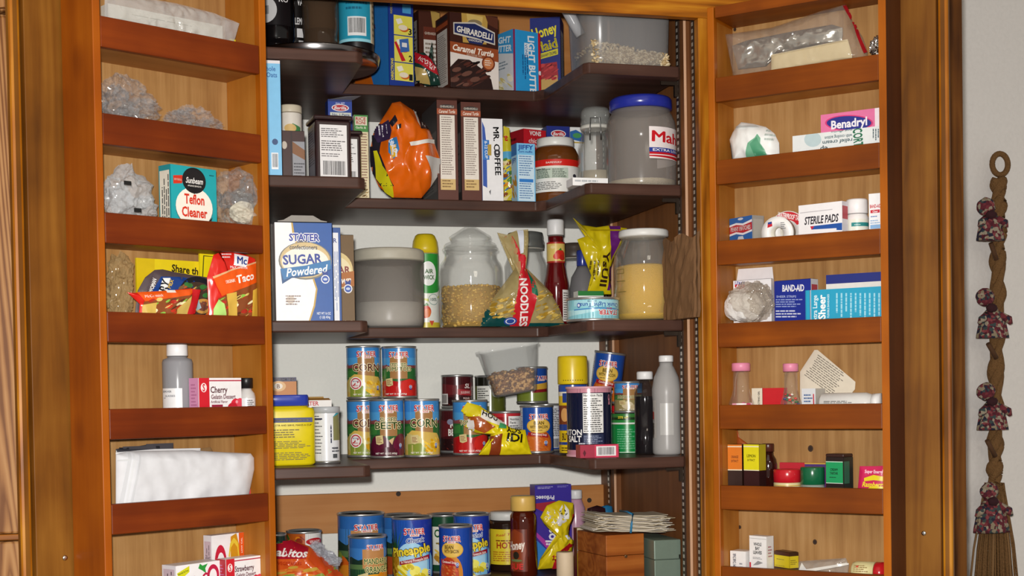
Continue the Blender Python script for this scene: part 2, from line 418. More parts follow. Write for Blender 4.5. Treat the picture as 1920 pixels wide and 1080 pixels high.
# face frame: header and right stile, lower body
zh = CAB.hit(1065, 19, YFACE - .02)[1]
g = G(); g.box(XL - .042, 1.40, YFACE - .02, YFACE, zh, 2.72, oak, .0015); g.obj('header', pan)['label'] = 'golden oak header over the shelves'
g = G(); g.box(1.012, XR + .035, YFACE - .02, YFACE, .1, zh, oakv, .0015); g.obj('face_stile', pan)
x1 = CAB.hit(1819, 400, YFACE - .02)[0]
stile2 = wood('brown_end_stile', '4a290e', '653b14', '7a4c1e', 'Z', .7, .5, rings=.25)
g = G(); g.box(XR + .036, x1, YFACE + .0005, YFACE + .02, .1, 2.72, stile2, .002); g.box(x1 - .018, x1, YFACE + .0202, YWALL - .001, .1, 2.72, stile2); g.obj('end_stile', pan)['label'] = 'brown oak end stile beside the grey wall'
g = G(); g.box(XL - .018, XR + .018, YFACE + .0005, YB, 0.0005, .1, walnut); g.obj('plinth', pan)

def make_door(D, left, Z, zt, boardm, bh, stl, out_m):
    """rack door; local x runs to the viewer's right, rack between xa..xb"""
    RDEP = RDL if left else RDR
    xa, xb = (-RW - .005, .004) if left else (-.0093, RW + .0144); ts = .0125
    rz0 = .95; fr = (xa - .078, xb + .036) if left else (xa - .036, xb + .078)
    g = G(); yb0, yb1 = RDEP, RDEP + .02
    lipL = left
    lx = (fr[0], fr[0] + .02) if left else (fr[1] - .02, fr[1])
    g.box(fr[0] + (.02 if left else 0), fr[1] - (0 if left else .02), yb0, yb1, rz0, zt + .03, stl, .001)
    g.box(lx[0] + .001, lx[1] - .002, yb0 + .006, yb1 + .004, rz0, zt + .03, oakv, .005)
    g.box(xa + .012, xb - .012, yb0 - .004, yb0 - .0005, rz0, zt, ply)
    if not left:
        for kx, ky, kr in ((1528, 1017, .004), (1387, 989, .003), (1378, 56, .003), (1372, 1012, .003), (1520, 842, .005)):
            a, b = D.hit(kx, ky, yb0 - .004); g.decal([E(.5, .5, .5, .5, M('3c2412', .7), 14), E(.5, .5, .3, .3, M('2a180c', .7), 14)], kr * 2, kr * 2.4, lambda u, v, e, a=a, b=b, kr=kr: (a + u - kr, yb0 - .0042 - e, b + v - kr))
    door = g.obj('door', pan); door.location = D.O; door.rotation_euler = (0, 0, D.phi)
    door['label'] = 'left pantry door with its storage rack' if left else 'right pantry door with its storage rack'
    for sx, nm in ((xa, 0), (xb - ts, 1)):
        free = (nm == 0) == left
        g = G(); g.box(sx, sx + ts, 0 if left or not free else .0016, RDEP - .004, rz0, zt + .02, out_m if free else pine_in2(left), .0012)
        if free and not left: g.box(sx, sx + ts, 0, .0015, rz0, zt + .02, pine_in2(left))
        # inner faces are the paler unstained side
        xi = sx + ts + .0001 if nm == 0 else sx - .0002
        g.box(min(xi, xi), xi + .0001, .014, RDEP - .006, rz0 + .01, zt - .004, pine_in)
        g.obj('rack_side', door)
    g = G(); g.box(xa + .0145, xb - .0145, 0.0005, RDEP - .005, zt, zt + .02, boardm if not left else out_m, .001); g.obj('rack_top', door)
    for z in Z:
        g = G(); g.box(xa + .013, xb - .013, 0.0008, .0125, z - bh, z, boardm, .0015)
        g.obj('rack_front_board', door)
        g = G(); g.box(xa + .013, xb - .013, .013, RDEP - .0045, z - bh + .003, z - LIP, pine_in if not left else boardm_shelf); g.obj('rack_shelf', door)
    return door
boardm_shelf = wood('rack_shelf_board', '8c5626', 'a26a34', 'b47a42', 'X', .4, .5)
def pine_in2(left): return wood('rack_edge_pine', '8a4604', 'a6580a', 'bc6c14', 'Z', .35, .4)
zt_l = LZ[0] + .125
zt_r = RD.hit(1343, 33, 0)[1]
BHL, BHR = .046, .043
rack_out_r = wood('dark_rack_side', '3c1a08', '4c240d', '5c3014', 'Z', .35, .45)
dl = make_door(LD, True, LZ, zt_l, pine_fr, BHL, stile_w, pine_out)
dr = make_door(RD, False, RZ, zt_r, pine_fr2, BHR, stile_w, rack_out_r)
def screw(D, door, px, py, off, r=.0045):
    x, z = D.hit(px, py, off); g = G(); g.lathe([(r, 0), (r * .8, .0012), (r * .3, .0016)], METAL('d8d8d4', .2), 12)
    o = g.obj('screw', door); o.location = (x, off, z); o.rotation_euler = (math.pi / 2, 0, 0)
screw(LD, dl, 122, 1046, RDL); screw(RD, dr, 1732, 1000, RDR)
for py in (112, 660):
    x, z = RD.hit(1333, py, RDR - .03); g = G()
    g.tube([(0, 0, -.02), (0, 0, .02)], .0032, METAL('c9b98a', .3), 10); g.box(0, .014, .002, .004, -.018, .018, METAL('b8a878', .35))
    o = g.obj('hinge', dr); o.location = (-.04, RDR - .004, z)
# neighbouring oak cabinet on the left
nb = thing('wall_cabinet', 'pale oak raised panel cabinet left of the open left rack door', 'cabinet')
Yn = YFACE - .012
g = G(); g.box(-1.0, XL - .045, YFACE, YB, .1, 2.70, oakpale); g.obj('carcass', nb)
xe = CAB.hit(50, 300, Yn - .02)[0] + .06
z1 = CAB.hit(30, 25, Yn - .02)[1]; z0 = CAB.hit(30, 1008, Yn - .02)[1]
g = G(); g.box(-.8, xe, Yn - .018, YFACE - .0005, z0 + .006, z1 - .004, oakpale, .004); pn = g.obj('door', nb); pn['label'] = 'tall pale oak door'
ge = G(); ge.box(-.8, xe, Yn - .022, Yn - .0185, z0 - .004, z0 + .006, oak, .0015); ge.obj('moulding', pn)
g = G(); g.box(-.8, xe, Yn - .018, YFACE - .0005, z0 - .4, z0 - .006, oakpale, .004); pn = g.obj('door', nb); pn['label'] = 'lower pale oak door'
xc0 = CAB.hit(0, 20, Yn - .03)[0]; xc1 = CAB.hit(44, 20, Yn - .03)[0]
g = G(); g.box(-.8, xe, Yn - .018, YFACE - .0005, z1 + .004, 2.69, oakpale, .004)
g.poly_prism([(xc0 - .1, z1 + .006), (xc1 - .022, z1 + .006), (xc1, z1 + .03), (xc1, z1 + .1), (xc0 - .1, z1 + .1)], Yn - .03, Yn - .0185, oakpale, 'XZ', .002)
pn = g.obj('door', nb); pn['label'] = 'upper pale oak door with a clipped corner'
# ---------------------------------------------------------------- builders for groceries
LFZ = [z - LIP for z in LZ]; RFZ = [z - LIP for z in RZ]
def face_cam(p): d = EYE - p; return math.atan2(d.x, -d.y)
def px(ds, b):
    """print given in photo pixels of the front face -> 0..1 of that face"""
    x0, y0, x1, y1 = b; fx = lambda x: (x - x0) / (x1 - x0); fy = lambda y: 1 - (y - y0) / (y1 - y0); out = []
    for d in flat_list(ds):
        if d[0] == 'p': out.append(('p', [[(fx(x), fy(y)) for x, y in q][::-1] for q in d[1]], d[2]))
        else:
            _, s, cx, cy, h, c, w, rot, sh, bold = d
            v90 = abs(abs(rot) - 90) < 30
            out.append(('t', s, fx(cx), fy(cy), h / ((x1 - x0) if v90 else (y1 - y0)), c, None if w is None else w / ((y1 - y0) if v90 else (x1 - x0)), rot, sh, bold))
    return out
def hitmap(ds, D, off, x0, z0, w, h):
    """print given in photo pixels -> 0..1 of a face standing on frame D (follows the perspective of that frame)"""
    def f(x, y): a, b = D.hit(x, y, off); return (a - x0) / w, (b - z0) / h
    out = []
    for d in flat_list(ds):
        if d[0] == 'p': out.append(('p', [[f(x, y) for x, y in q][::-1] for q in d[1]], d[2]))
        else:
            _, s, cx, cy, th, c, tw, rot, sh, bold = d
            a = math.radians(rot); p = Vector(D.hit(cx, cy, off)); q = Vector(D.hit(cx + 10 * math.cos(a), cy - 10 * math.sin(a), off)) - p; n = Vector(D.hit(cx - 10 * math.sin(a), cy - 10 * math.cos(a), off)) - p
            r2 = math.degrees(math.atan2(q.y, q.x)); v90 = abs(abs(r2) - 90) < 30
            out.append(('t', s, (p.x - x0) / w, (p.y - z0) / h, th * n.length / 10 / (w if v90 else h), c, None if tw is None else tw * q.length / 10 / (h if v90 else w), r2, sh, bold))
    return out
def lift(ds, k):
    """squeeze a print into the upper part of its face"""
    return [('p', [[(x, k + (1 - k) * y) for x, y in q] for q in d[1]], d[2]) if d[0] == 'p' else ('t', d[1], d[2], k + (1 - k) * d[3], d[4] * (1 - k)) + d[5:] for d in flat_list(ds)]
def bottom_z(D, off, z, pxm, pyb): return z if pyb is None else D.hit(pxm, pyb, off)[1]
LIMS = {id(LD): (-RW + .0085, -.0095, .0138, RDL - .0065), id(RD): (.0042, RW + .0009, .0138, RDR - .0065), id(CAB): (XL + .001, XR - .001, 2.3, YB - .0135)}
def carton(name, label, cat, D, off, z, px0, px1, pyt, depth, front=(), base='f2f2f0', left=(), right=(), top=(), rz=0, lean=0, pitch=0, group=None, pyb=None, open_top=False, rough=.4, pic=None):
    xm = (px0 + px1) / 2; z = bottom_z(D, off, z, xm, pyb)
    zt = D.hit(xm, pyt, off)[1]; h = zt - z; pym = pyt + 20
    x0, x1 = D.hit(px0, pym, off)[0], D.hit(px1, pym, off)[0]; c = math.cos(math.radians(rz)); w = (x1 - x0) / c
    xl_, xr_, yf_, yb_ = LIMS[id(D)]; s_ = math.sin(math.radians(rz))
    depth = max(.0015, min(depth, (yb_ - off - abs(s_) * w) / c))
    xm_ = (x0 + x1) / 2; e1 = w / 2 * c + max(0, -s_) * depth; e0 = w / 2 * c + max(0, s_) * depth
    a_ = max(xm_ - e0, xl_); b_ = min(xm_ + e1, xr_)
    if a_ > xm_ - e0 + 1e-6 or b_ < xm_ + e1 - 1e-6:
        x0, x1 = a_ + max(0, s_) * depth, b_ - max(0, -s_) * depth; w = (x1 - x0) / c
    g = G(); g.box(-w / 2, w / 2, 0, depth, 0, h, M(base, rough) if isinstance(base, str) else base)
    kw = dict(rough=rough)
    if pic: front = list(front) + hitmap(pic, D, off, x0, z, w * c, h)
    if front: g.decal(front, w, h, lambda u, v, e: (u - w / 2, -e, v), **kw)
    if left: g.decal(left, depth, h, lambda u, v, e: (-w / 2 - e, depth - u, v), **kw)
    if right: g.decal(right, depth, h, lambda u, v, e: (w / 2 + e, u, v), **kw)
    if top: g.decal(top, w, depth, lambda u, v, e: (u - w / 2, v, h + e), **kw)
    o = g.obj(name); o.location = D.world((x0 + x1) / 2, off + (abs(math.sin(math.radians(rz))) * w / 2), z + .0004)
    o.rotation_euler = (math.radians(-pitch), math.radians(lean), D.phi + math.radians(rz))
    tag(o, label, cat, group); o['_w'] = w; o['_h'] = h
    return o
def flap(o, col, x0, x1, h, y=0.0, ang=25, notch=0, name='flap'):
    """a carton flap standing up from the top edge; x0..x1 as parts of the width"""
    w, H_ = o['_w'], o['_h']; g = G(); a = (x0 - .5) * w; b = (x1 - .5) * w
    g.poly_prism([(a, 0), (b, 0), (b, h * .45), (b - (b - a) * .12, h * .55), (b - (b - a) * .28, h), (a + (b - a) * .28, h), (a + (b - a) * .12, h * .55), (a, h * .45)] if notch else [(a, 0), (b, 0), (b - (b - a) * .04, h), (a + (b - a) * .04, h)], 0, .0008, col, 'XZ')
    q = g.obj(name, o); q.location = (0, y, H_ + .0003); q.rotation_euler = (math.radians(-ang), 0, 0)
    return q
def span(D, off, px0, px1, py):
    a, b = D.hit(px0, py, off)[0], D.hit(px1, py, off)[0]; return (a + b) / 2, (b - a) / 2
def can(label, D, off, z, px0, px1, pyt, ds, face=0, base='d8d8d8', group='food cans', name='food_can', cat='can', arc=100, h=None, tilt=0, lidcol=None, ring=True, rough=.22, plastic_lid=None):
    xc, r = span(D, off, px0, px1, pyt + 20)
    r *= .985
    if h is None: h = D.hit((px0 + px1) / 2, pyt, off)[1] - z
    t = thing(name, label, cat, group); p = D.world(xc, off, z + .0004); t.location = p
    t.rotation_euler = (0, math.radians(tilt), face_cam(p) + math.radians(face))
    rr = r * .965; lo, hi = .0045, h - .0045
    g = G(); g.lathe([(rr, lo), (rr, hi)], M(base, rough, 0, .5), 48)
    wd = 2 * math.radians(arc) * rr; hh = hi - lo
    if ds: g.decal(ds, wd, hh, lambda u, v, e: ((rr + e) * math.sin((u - wd / 2) / rr), -(rr + e) * math.cos((u - wd / 2) / rr), lo + v), su=rr * .16, rough=rough)
    g.obj('label', t)
    mt = M('c2c2c0', .28, .75, .5, .03)
    if ring:
        g = G(); g.lathe([(rr * .99, hi - .0008), (r, hi + .0008), (r, h - .0008), (r - .0012, h), (r - .003, h - .0008), (r - .0032, h - .0045), (.3 * r, h - .0045), (.001, h - .0042)], mt, 48); g.obj('lid', t)
        g = G(); g.lathe([(.001, .0022), (r - .004, .0022), (r - .0025, 0), (r - .0008, 0), (r, .0012), (r, lo - .0006), (rr * .99, lo + .001)], mt, 48); g.obj('rim', t)
    if plastic_lid:
        g = G(); g.lathe([(rr * 1.0, h - .012), (r * 1.03, h - .0115), (r * 1.035, h - .001), (r * 1.0, h), (r * .9, h), (r * .88, h - .002), (.001, h - .002)], plastic_lid, 48); g.obj('cap', t)
        g = G(); g.lathe([(.001, 0), (r, 0), (r, lo), (rr, lo + .001)], mt, 48); g.obj('rim', t)
    t['_h'] = h
    return t
def vessel(name, label, cat, D, off, z, px0, px1, pyt, parts, labels=(), face=0, group=None, pyb=None, seg=44, tilt=0, rot=None):
    """turned container: parts = (name, [(r, z)] in half-widths and heights, material[, square power, ay])"""
    xm = (px0 + px1) / 2; z = bottom_z(D, off, z, xm, pyb); pym = pyt + 25
    xc, r = span(D, off, px0, px1, pym); h = D.hit(xm, pyt, off)[1] - z
    xl_, xr_, yf_, yb_ = LIMS[id(D)]; off = min(max(off, yf_ + r), yb_ - r); xc = min(max(xc, xl_ + r), xr_ - r)
    t = thing(name, label, cat, group); p = D.world(xc, off, z + .0004); t.location = p
    t.rotation_euler = (0, math.radians(tilt), (face_cam(p) if rot is None else D.phi + rot) + math.radians(face))
    for q in parts:
        nm, prof, m = q[:3]; g = G()
        sq = (q[3], 1, q[4]) if len(q) > 3 and q[3] else None
        g.lathe([(max(.0006, a * r), b * h) for a, b in prof], m, seg, sq=sq)
        o = g.obj(nm, t)
        if len(q) > 5: o['label'] = q[5]
    for nm, z0, z1, arc, rn, ds, base in labels:
        g = G(); rr = rn * r + .0005; hh = (z1 - z0) * h; wd = 2 * math.radians(arc) * rr
        g.decal([R(0, 0, 1, 1, base)] + list(ds), wd, hh, lambda u, v, e: ((rr + e) * math.sin((u - wd / 2) / rr), -(rr + e) * math.cos((u - wd / 2) / rr), z0 * h + v), su=rr * .16, rough=.3)
        g.obj(nm, t)
    t['_r'] = r; t['_h'] = h
    return t
def pouch(name, label, cat, D, off, outline, thick, ds=(), base='e8e8e8', wr=.004, wf=38, rough=.25, group=None, pitch=0, seed=1, pw=2.2, zmin=None, back=.5, rings=22, world_print=False, mat_=None, part_of=None, cell=.0045):
    """soft packet: photo-pixel outline laid on a plane, puffed and wrinkled"""
    P = [D.hit(x, y, off) for x, y in outline]
    fl_ = [q for q in (LFZ if D is LD else RFZ if D is RD else list(ZS.values())) if q < (max(p[1] for p in P) + min(p[1] for p in P)) / 2]
    xl_, xr_, yf_, yb_ = LIMS[id(D)]; P = [(min(max(p[0], xl_), xr_), max(p[1], max(fl_) + .0008) if fl_ else p[1]) for p in P]
    xs = [p[0] for p in P]; zs = [p[1] for p in P]; x0, x1, z0, z1 = min(xs), max(xs), min(zs), max(zs)
    ox = (x0 + x1) / 2; w, h = x1 - x0, z1 - z0
    pts = [Vector((p[0] - ox, p[1] - z0, 0)) for p in P]
    ring = []
    for a, b in zip(pts, pts[1:] + pts[:1]):
        n = max(1, int((b - a).length / .0035)); ring += [a.lerp(b, k / n) for k in range(n)]
    if sum(a.x * b.y - b.x * a.y for a, b in zip(ring, ring[1:] + ring[:1])) < 0: ring.reverse()
    c = Vector((0, 0, 0))
    for p in ring: c += p
    c /= len(ring)
    angs = sorted(((math.atan2(p.y - c.y, p.x - c.x), (p - c).length) for p in ring))
    import bisect
    ak = [a for a, _ in angs]
    def rad(a):
        i = bisect.bisect(ak, a); a1, r1 = angs[i % len(angs)]; a0, r0 = angs[i - 1]
        d1 = (a - a0) % (2 * math.pi); d = (a1 - a0) % (2 * math.pi)
        return r0 + (r1 - r0) * (d1 / d if d > 1e-9 else 0)
    sv = Vector((seed * 1.7, seed * 2.9, seed * .7))
    def wrink(x, z):
        q = Vector((x * wf, z * wf * .6, 0)) + sv; return wr * ((1 - 2 * abs(noise.noise(q))) * .8 + .5 * noise.noise(q * 2.3))
    def ht(x, z):
        d = Vector((x, z, 0)) - c; L = d.length
        s = min(1.0, L / max(1e-6, rad(math.atan2(d.y, d.x)))) if L > 1e-6 else 0
        env = (1 - s ** pw); return thick * env ** .75 + wrink(x, z) * min(1, (1 - s) * 4)
    g = G(); i = g.mi(mat_ or (M(base, rough, 0, .5) if isinstance(base, str) else base)); bm = g.bm
    for sgn in (1, -back):
        rows = []
        for k in range(1, rings + 1):
            s = math.sin(k / rings * math.pi / 2)
            rows.append([bm.verts.new((c.x + (p.x - c.x) * s, -sgn * (ht(c.x + (p.x - c.x) * s, c.y + (p.y - c.y) * s) if k < rings else 0), c.y + (p.y - c.y) * s)) for p in ring])
        ctr = bm.verts.new((c.x, -sgn * ht(c.x, c.y), c.y)); n = len(ring)
        for k in range(n):
            f = [bm.faces.new((ctr, rows[0][k], rows[0][(k + 1) % n]))]
            for a, b in zip(rows, rows[1:]): f.append(bm.faces.new((a[k], b[k], b[(k + 1) % n], a[(k + 1) % n])))
            for q in f:
                q.material_index = i; q.smooth = True
                if sgn < 0: q.normal_flip()
    for v in bm.verts: v.co.y = min(v.co.y, yb_ - off)
    bmesh.ops.remove_doubles(bm, verts=bm.verts[:], dist=1e-6)
    bmesh.ops.recalc_face_normals(bm, faces=bm.faces[:])
    if ds:
        def inside(u, v):
            d = Vector((u - w / 2, v, 0)) - c
            return d.length < 1.004 * rad(math.atan2(d.y, d.x))
        g.decal(hitmap(ds, D, off, x0, z0, w, h), w, h, lambda u, v, e: (u - w / 2, -ht(u - w / 2, v) - .0016 - 2.5 * e, v), su=cell, sv=cell, rough=rough, keep=inside)
    o = g.obj(name); o.location = D.world(ox, off, z0); o.rotation_euler = (math.radians(-pitch), 0, D.phi)
    tag(o, label, cat, group)
    return o
FILM = lambda: clear('f4f6f8', .07, .07, 1.0, 0, 45, .30)
def crumple(name, label, cat, D, off, blobs, ry, m=None, seed=1, amp=.35, freq=2.2, group=None, sub=5, z=None, into=None):
    """crumpled film: blobs = (cx, cy, rx, ry) in photo pixels, all one piece"""
    g = G(); m = m or FILM(); org = None
    for k, (cx, cy, rx, rz_) in enumerate(blobs):
        x, zz = D.hit(cx, cy, off); a = D.hit(cx + rx, cy, off)[0] - x; b = zz - D.hit(cx, cy + rz_, off)[1]
        if org is None: org = (x, zz - b if z is None else z)
        g.blob(m, x - org[0], 0, zz - org[1], a, ry, b, sub, amp * 1.0, freq * .55, seed + k, False, True, 0.0006)
    xl_, xr_, yf_, yb_ = LIMS[id(D)]
    for v in g.bm.verts: v.co.x = min(max(v.co.x, xl_ - org[0]), xr_ - org[0]); v.co.y = min(max(v.co.y, yf_ - off), yb_ - off)
    o = g.obj(name); o.location = D.world(org[0], off, org[1]); o.rotation_euler = (0, 0, D.phi)
    if into is not None: o.location = (Matrix.Rotation(-into.rotation_euler[2], 3, 'Z') @ (Vector(o.location) - into.location)); o.rotation_euler = (0, 0, D.phi - into.rotation_euler[2]); o.parent = into; return o
    return tag(o, label, cat, group)
RED, DKR, NAVY = 'cc1f2b', '7d1520', '1b2250'
def STATER(cx, cy, k=1.0, asp=1.0):
    """white-edged red arched store wordmark with the small line under it; k = cap height"""
    out = []; q = k * .82 * asp
    w = [('S', -2.5, 1.3), ('T', -1.5, 1.05), ('A', -.5, 1.0), ('T', .5, 1.0), ('E', 1.45, 1.05), ('R', 2.45, 1.3)]
    for ch, dx, s in w:
        for a, b in ((-.09, 0), (.09, 0), (0, .12), (0, -.12)): out.append(T(ch, cx + (dx + a) * q, cy - (s - 1) * k * .25 + b * k, k * s, 'f5f1ea', q * .92, 0, 0, .02))
    for ch, dx, s in w: out.append(T(ch, cx + dx * q, cy - (s - 1) * k * .25, k * s, RED, q * .86 * (1.1 if s > 1.2 else 1), 0, 0, .02))
    out.append(R(cx - q * 1.25, cy - k * 1.12, cx + q * 1.25, cy - k * .62, 'f5f1ea')); out.append(T('BROS', cx, cy - k * .86, k * .34, RED, q * 2.0, bold=.03))
    return out
def store_can(lines, tcol, art, asp, barn='a87c4c', seal=False, tag_=True, rib=True):
    """pictorial vegetable-can print; asp = label height / label width"""
    a = asp
    out = [R(0, 0, 1, 1, '2f6a36'), R(0, .62, 1, 1, '4f9fdc'), R(0, .80, 1, 1, '3f8cd2'), R(0, .575, 1, .64, '7d3f40'), PG([(0, .64), (.1, .64), (.13, .69), (.16, .64), (.3, .66), (.3, .6), (0, .6)], '8a4a4c'),
           R(0, .45, 1, .58, '2c6b34'), PG([(0, .5), (.3, .56), (.3, .40), (0, .36)], '3e7f3b'),
           R(.36, .36, .66, .80, barn), PG([(.36, .80), (.51, .86), (.66, .80)], 'b98f60')]
    out += art
    out += STATER(.515, .875, .085, a)
    for s, y, h, w in lines: out += [T(s, .505 + a, y + b, h, 'efe0b4', w, bold=.03) for a, b in ((-.007, 0), (.007, 0), (0, .009), (0, -.009))] + [T(s, .505, y, h, tcol, w, bold=.02)]
    if seal: out += [E(.33, .27, .105, .105 / a, 'f5f0ee'), E(.33, .27, .09, .09 / a, 'c22a30'), E(.33, .27, .072, .072 / a, 'f0ece8'), PG([(.27, .235), (.29, .215), (.39, .30), (.37, .32)], 'c22a30'), T('NO SALT', .33, .315, .028, '2b3c86', .1), T('ADDED', .33, .225, .026, 'c22a30', .09)]
    elif tag_: out += [PG([(.29, .36), (.41, .38), (.42, .23), (.35, .20), (.30, .22)], 'd8c88f'), LN(.31, .24, .40, .35, 4, '8a4a30')]
    if rib: out += RIBBON(.70, .19, .05 / a * .55, a * 1.0)
    out += [T('NET WT 15 OZ (425g)', .46, .045, .03, 'f5f0e8', .34)]
    return out
# ---------------------------------------------------------------- shelves, middle (third) shelf
C = CAB; zA, zB, zC, zD, zE = (ZS[k] for k in 'ABCDE')
GL = clear('e6ebe6', .05, .04, 1.0)
PLAS = clear('c9c9c6', .38, .25, .6)
# sugar cartons
b = (515, 418, 622, 600)
fr = px([R(*b, 'fbfbfa'), PG([(548, 418), (622, 418), (622, 600), (575, 600), (586, 570), (590, 540), (578, 500), (560, 470), (549, 440)], '1d56a4'),
         PG([(546, 418), (549, 418), (552, 440), (563, 470), (581, 500), (593, 540), (588, 572), (578, 600), (575, 600), (585, 570), (590, 540), (577, 500), (558, 470), (548, 440)], 'c7a24a'),
         E(571, 488, 50, 35, '7c7a72'), E(571, 487, 47, 33, 'd8bf8a'), E(571, 490, 44, 27, 'f6f1e4'),
         *[T('STATER', 570 + a, 445 + b_, 13, 'f4f4f6', 57, bold=.03) for a, b_ in ((-1.5, 0), (1.5, 0), (0, 1.5), (0, -1.5))], T('STATER', 570, 445, 13, '2338a0', 57, bold=.03), T('BROS', 567, 452.5, 4, '6b5a3a', 16), T('confectioners', 568, 463, 8, '3a3f52', 52),
         T('SUGAR', 566, 485, 17, '27419b', 74, 3, bold=.05),
         PG([(524, 503), (570, 497), (619, 486), (619, 505), (585, 516), (545, 520), (527, 531)], '174f86'), PG([(524, 503), (570, 497), (619, 486), (619, 503), (585, 513), (545, 517), (530, 524)], '2b78b4'),
         T('Powdered', 574, 506, 15, 'f6f8fa', 80, 6, sh=.3), RIBBON(608, 522, 8), E(542, 560, 8, 7, 'd9cdbf'), LN(533, 552, 562, 572, 4, '8d7a74'),
         T('NET WT 16 OZ', 604, 585, 4.5, 'e8ecf4', 26), T('(1 LB) 454g', 606, 592, 4.5, 'e8ecf4', 20)], b)
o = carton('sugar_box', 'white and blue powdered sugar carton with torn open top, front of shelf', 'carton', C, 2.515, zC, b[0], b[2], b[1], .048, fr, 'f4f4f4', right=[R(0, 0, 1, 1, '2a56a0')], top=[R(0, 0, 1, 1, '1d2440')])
flap(o, M('a8a29a', .7), .1, .98, .019, .046, 5, 1)
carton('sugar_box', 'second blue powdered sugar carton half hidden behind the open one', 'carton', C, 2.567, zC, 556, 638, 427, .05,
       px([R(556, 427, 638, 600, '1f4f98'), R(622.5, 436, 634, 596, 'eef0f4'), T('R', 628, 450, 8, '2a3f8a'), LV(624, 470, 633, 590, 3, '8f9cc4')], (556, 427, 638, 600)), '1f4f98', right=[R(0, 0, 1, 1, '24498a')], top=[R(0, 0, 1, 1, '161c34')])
b = (598, 441, 663, 601)
carton('sugar_box', 'brown sugar carton beside the grey canister', 'carton', C, 2.62, zC, b[0], b[2], b[1], .045,
       px([R(*b, '6b4d1c'), E(630, 505, 31, 34, 'e0c98a'), E(630, 508, 28, 28, 'f0e2b4'), T('SUGAR', 628, 503, 12, '8a2a2a', 56, bold=.06), PG([(600, 515), (663, 505), (663, 532), (600, 538)], 'b0661a'), T('Brown', 635, 522, 12, 'f8f0e4', 44, 5, sh=.3),
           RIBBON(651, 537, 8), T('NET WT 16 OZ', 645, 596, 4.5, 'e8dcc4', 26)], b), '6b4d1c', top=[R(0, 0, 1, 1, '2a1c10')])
# round canister of white sugar
vessel('canister', 'large grey translucent canister part filled with white sugar', 'canister', C, 2.80, zC, 661, 794, 470,
       [('body', [(.90, 0), (.95, .03), (.97, .1), (.985, .84)], clear('a09a94', .42, .3, .5)),
        ('lid', [(.0, .855), (.99, .855), (1.0, .87), (1.0, .95), (.985, .985), (.93, 1.0), (.0, 1.0)], M('b9b4a4', .5)),
        ('sugar', [(.0, .035), (.92, .035), (.95, .1), (.96, .325), (.5, .335), (.0, .33)], M('f2f1ea', .8))])
# air freshener
b = (772, 440, 822, 615)
t = vessel('spray_can', 'yellow capped green and white air freshener spray can', 'spray can', C, 2.915, zC, 773, 821, 440,
       [('can_body', [(.96, 0), (1, .01), (1, .80), (.9, .82)], M('f2f3ea', .25, 0, .5)), ('cap', [(1.0, .79), (1.0, .86), (.93, .93), (.75, .985), (.6, 1.0), (.3, .99), (0, .985)], M('e0c51c', .35))],
       [('label', .01, .79, 95, 1.0, [R(0, .48, 1, 1, '2f9a3a'), PG([(0, .60), (.3, .50), (.5, .47), (.75, .5), (1, .6), (1, .42), (0, .42)], 'f2f3ea'), PG([(0, .52), (.3, .42), (.6, .40), (1, .5), (1, .46), (.5, .37), (0, .47)], 'd9dd6a'),
          E(.5, .74, .2, .16, 'f6f8f4'), T('AIR', .52, .77, .055, '3a6b30', .2, bold=.05), T('WICK', .52, .69, .055, '3a6b30', .26, bold=.05), E(.62, .40, .13, .075, '9fb8ae'), E(.62, .40, .115, .065, 'f0f2ea'), T('100%', .62, .4, .04, '3a5a54', .16),
          E(.42, .24, .13, .085, 'd8452c'), E(.46, .22, .08, .06, 'e87a3a'), PG([(.36, .31), (.45, .36), (.5, .32)], '4c8a34'), R(0, 0, 1, .1, 'dcc840'), PG([(.5, .12), (.62, .12), (.56, .05)], 'd8583c')], 'f2f3ea')], face=12)
# apothecary jar of pasta
rn = random.Random(5)
t = vessel('glass_jar', 'clear glass jar with domed knob lid, half full of small pasta', 'jar', C, 2.80, zC, 822, 940, 423,
       [('body', [(.90, 0), (.97, .015), (1.0, .06), (.99, .55), (.95, .62), (.83, .67), (.80, .70), (.80, .745), (.86, .75), (.88, .765), (.86, .775), (.78, .775), (.78, .70), (.82, .655), (.92, .61), (.96, .55), (.97, .06), (.0, .025)], GL),
        ('lid', [(.0, .778), (.82, .778), (.82, .80), (.78, .82), (.60, .845), (.64, .87), (.66, .885), (.6, .90), (.45, .93), (.25, .97), (.1, .995), (0, 1.0)], clear('dfe6e0', .10, .05, 1.0))], seg=48)
def pasta(t, r, h, n, seed, cols, size, name='pasta', core=None):
    g = G(); g.lathe([(.001, .003), (r * .95, .003), (r * .95, h * .97), (.001, h * .98)], M(core or cols[0], .7), 28)
    def pl(q):
        a = q.uniform(0, 6.28)
        if q.random() < .75: return (r * .95 * math.cos(a), r * .95 * math.sin(a), q.uniform(.004, h))
        k = math.sqrt(q.random()) * r * .95; return (k * math.cos(a), k * math.sin(a), h)
    g.grains(n, pl, size, cols, seed); o = g.obj(name, t); o['kind'] = 'stuff'; return o
pasta(t, t['_r'] * .92, t['_h'] * .40, 900, 4, ['c9a03a', 'd8b24c', 'b98d2c'], .0042, 'pasta', 'b08a30')
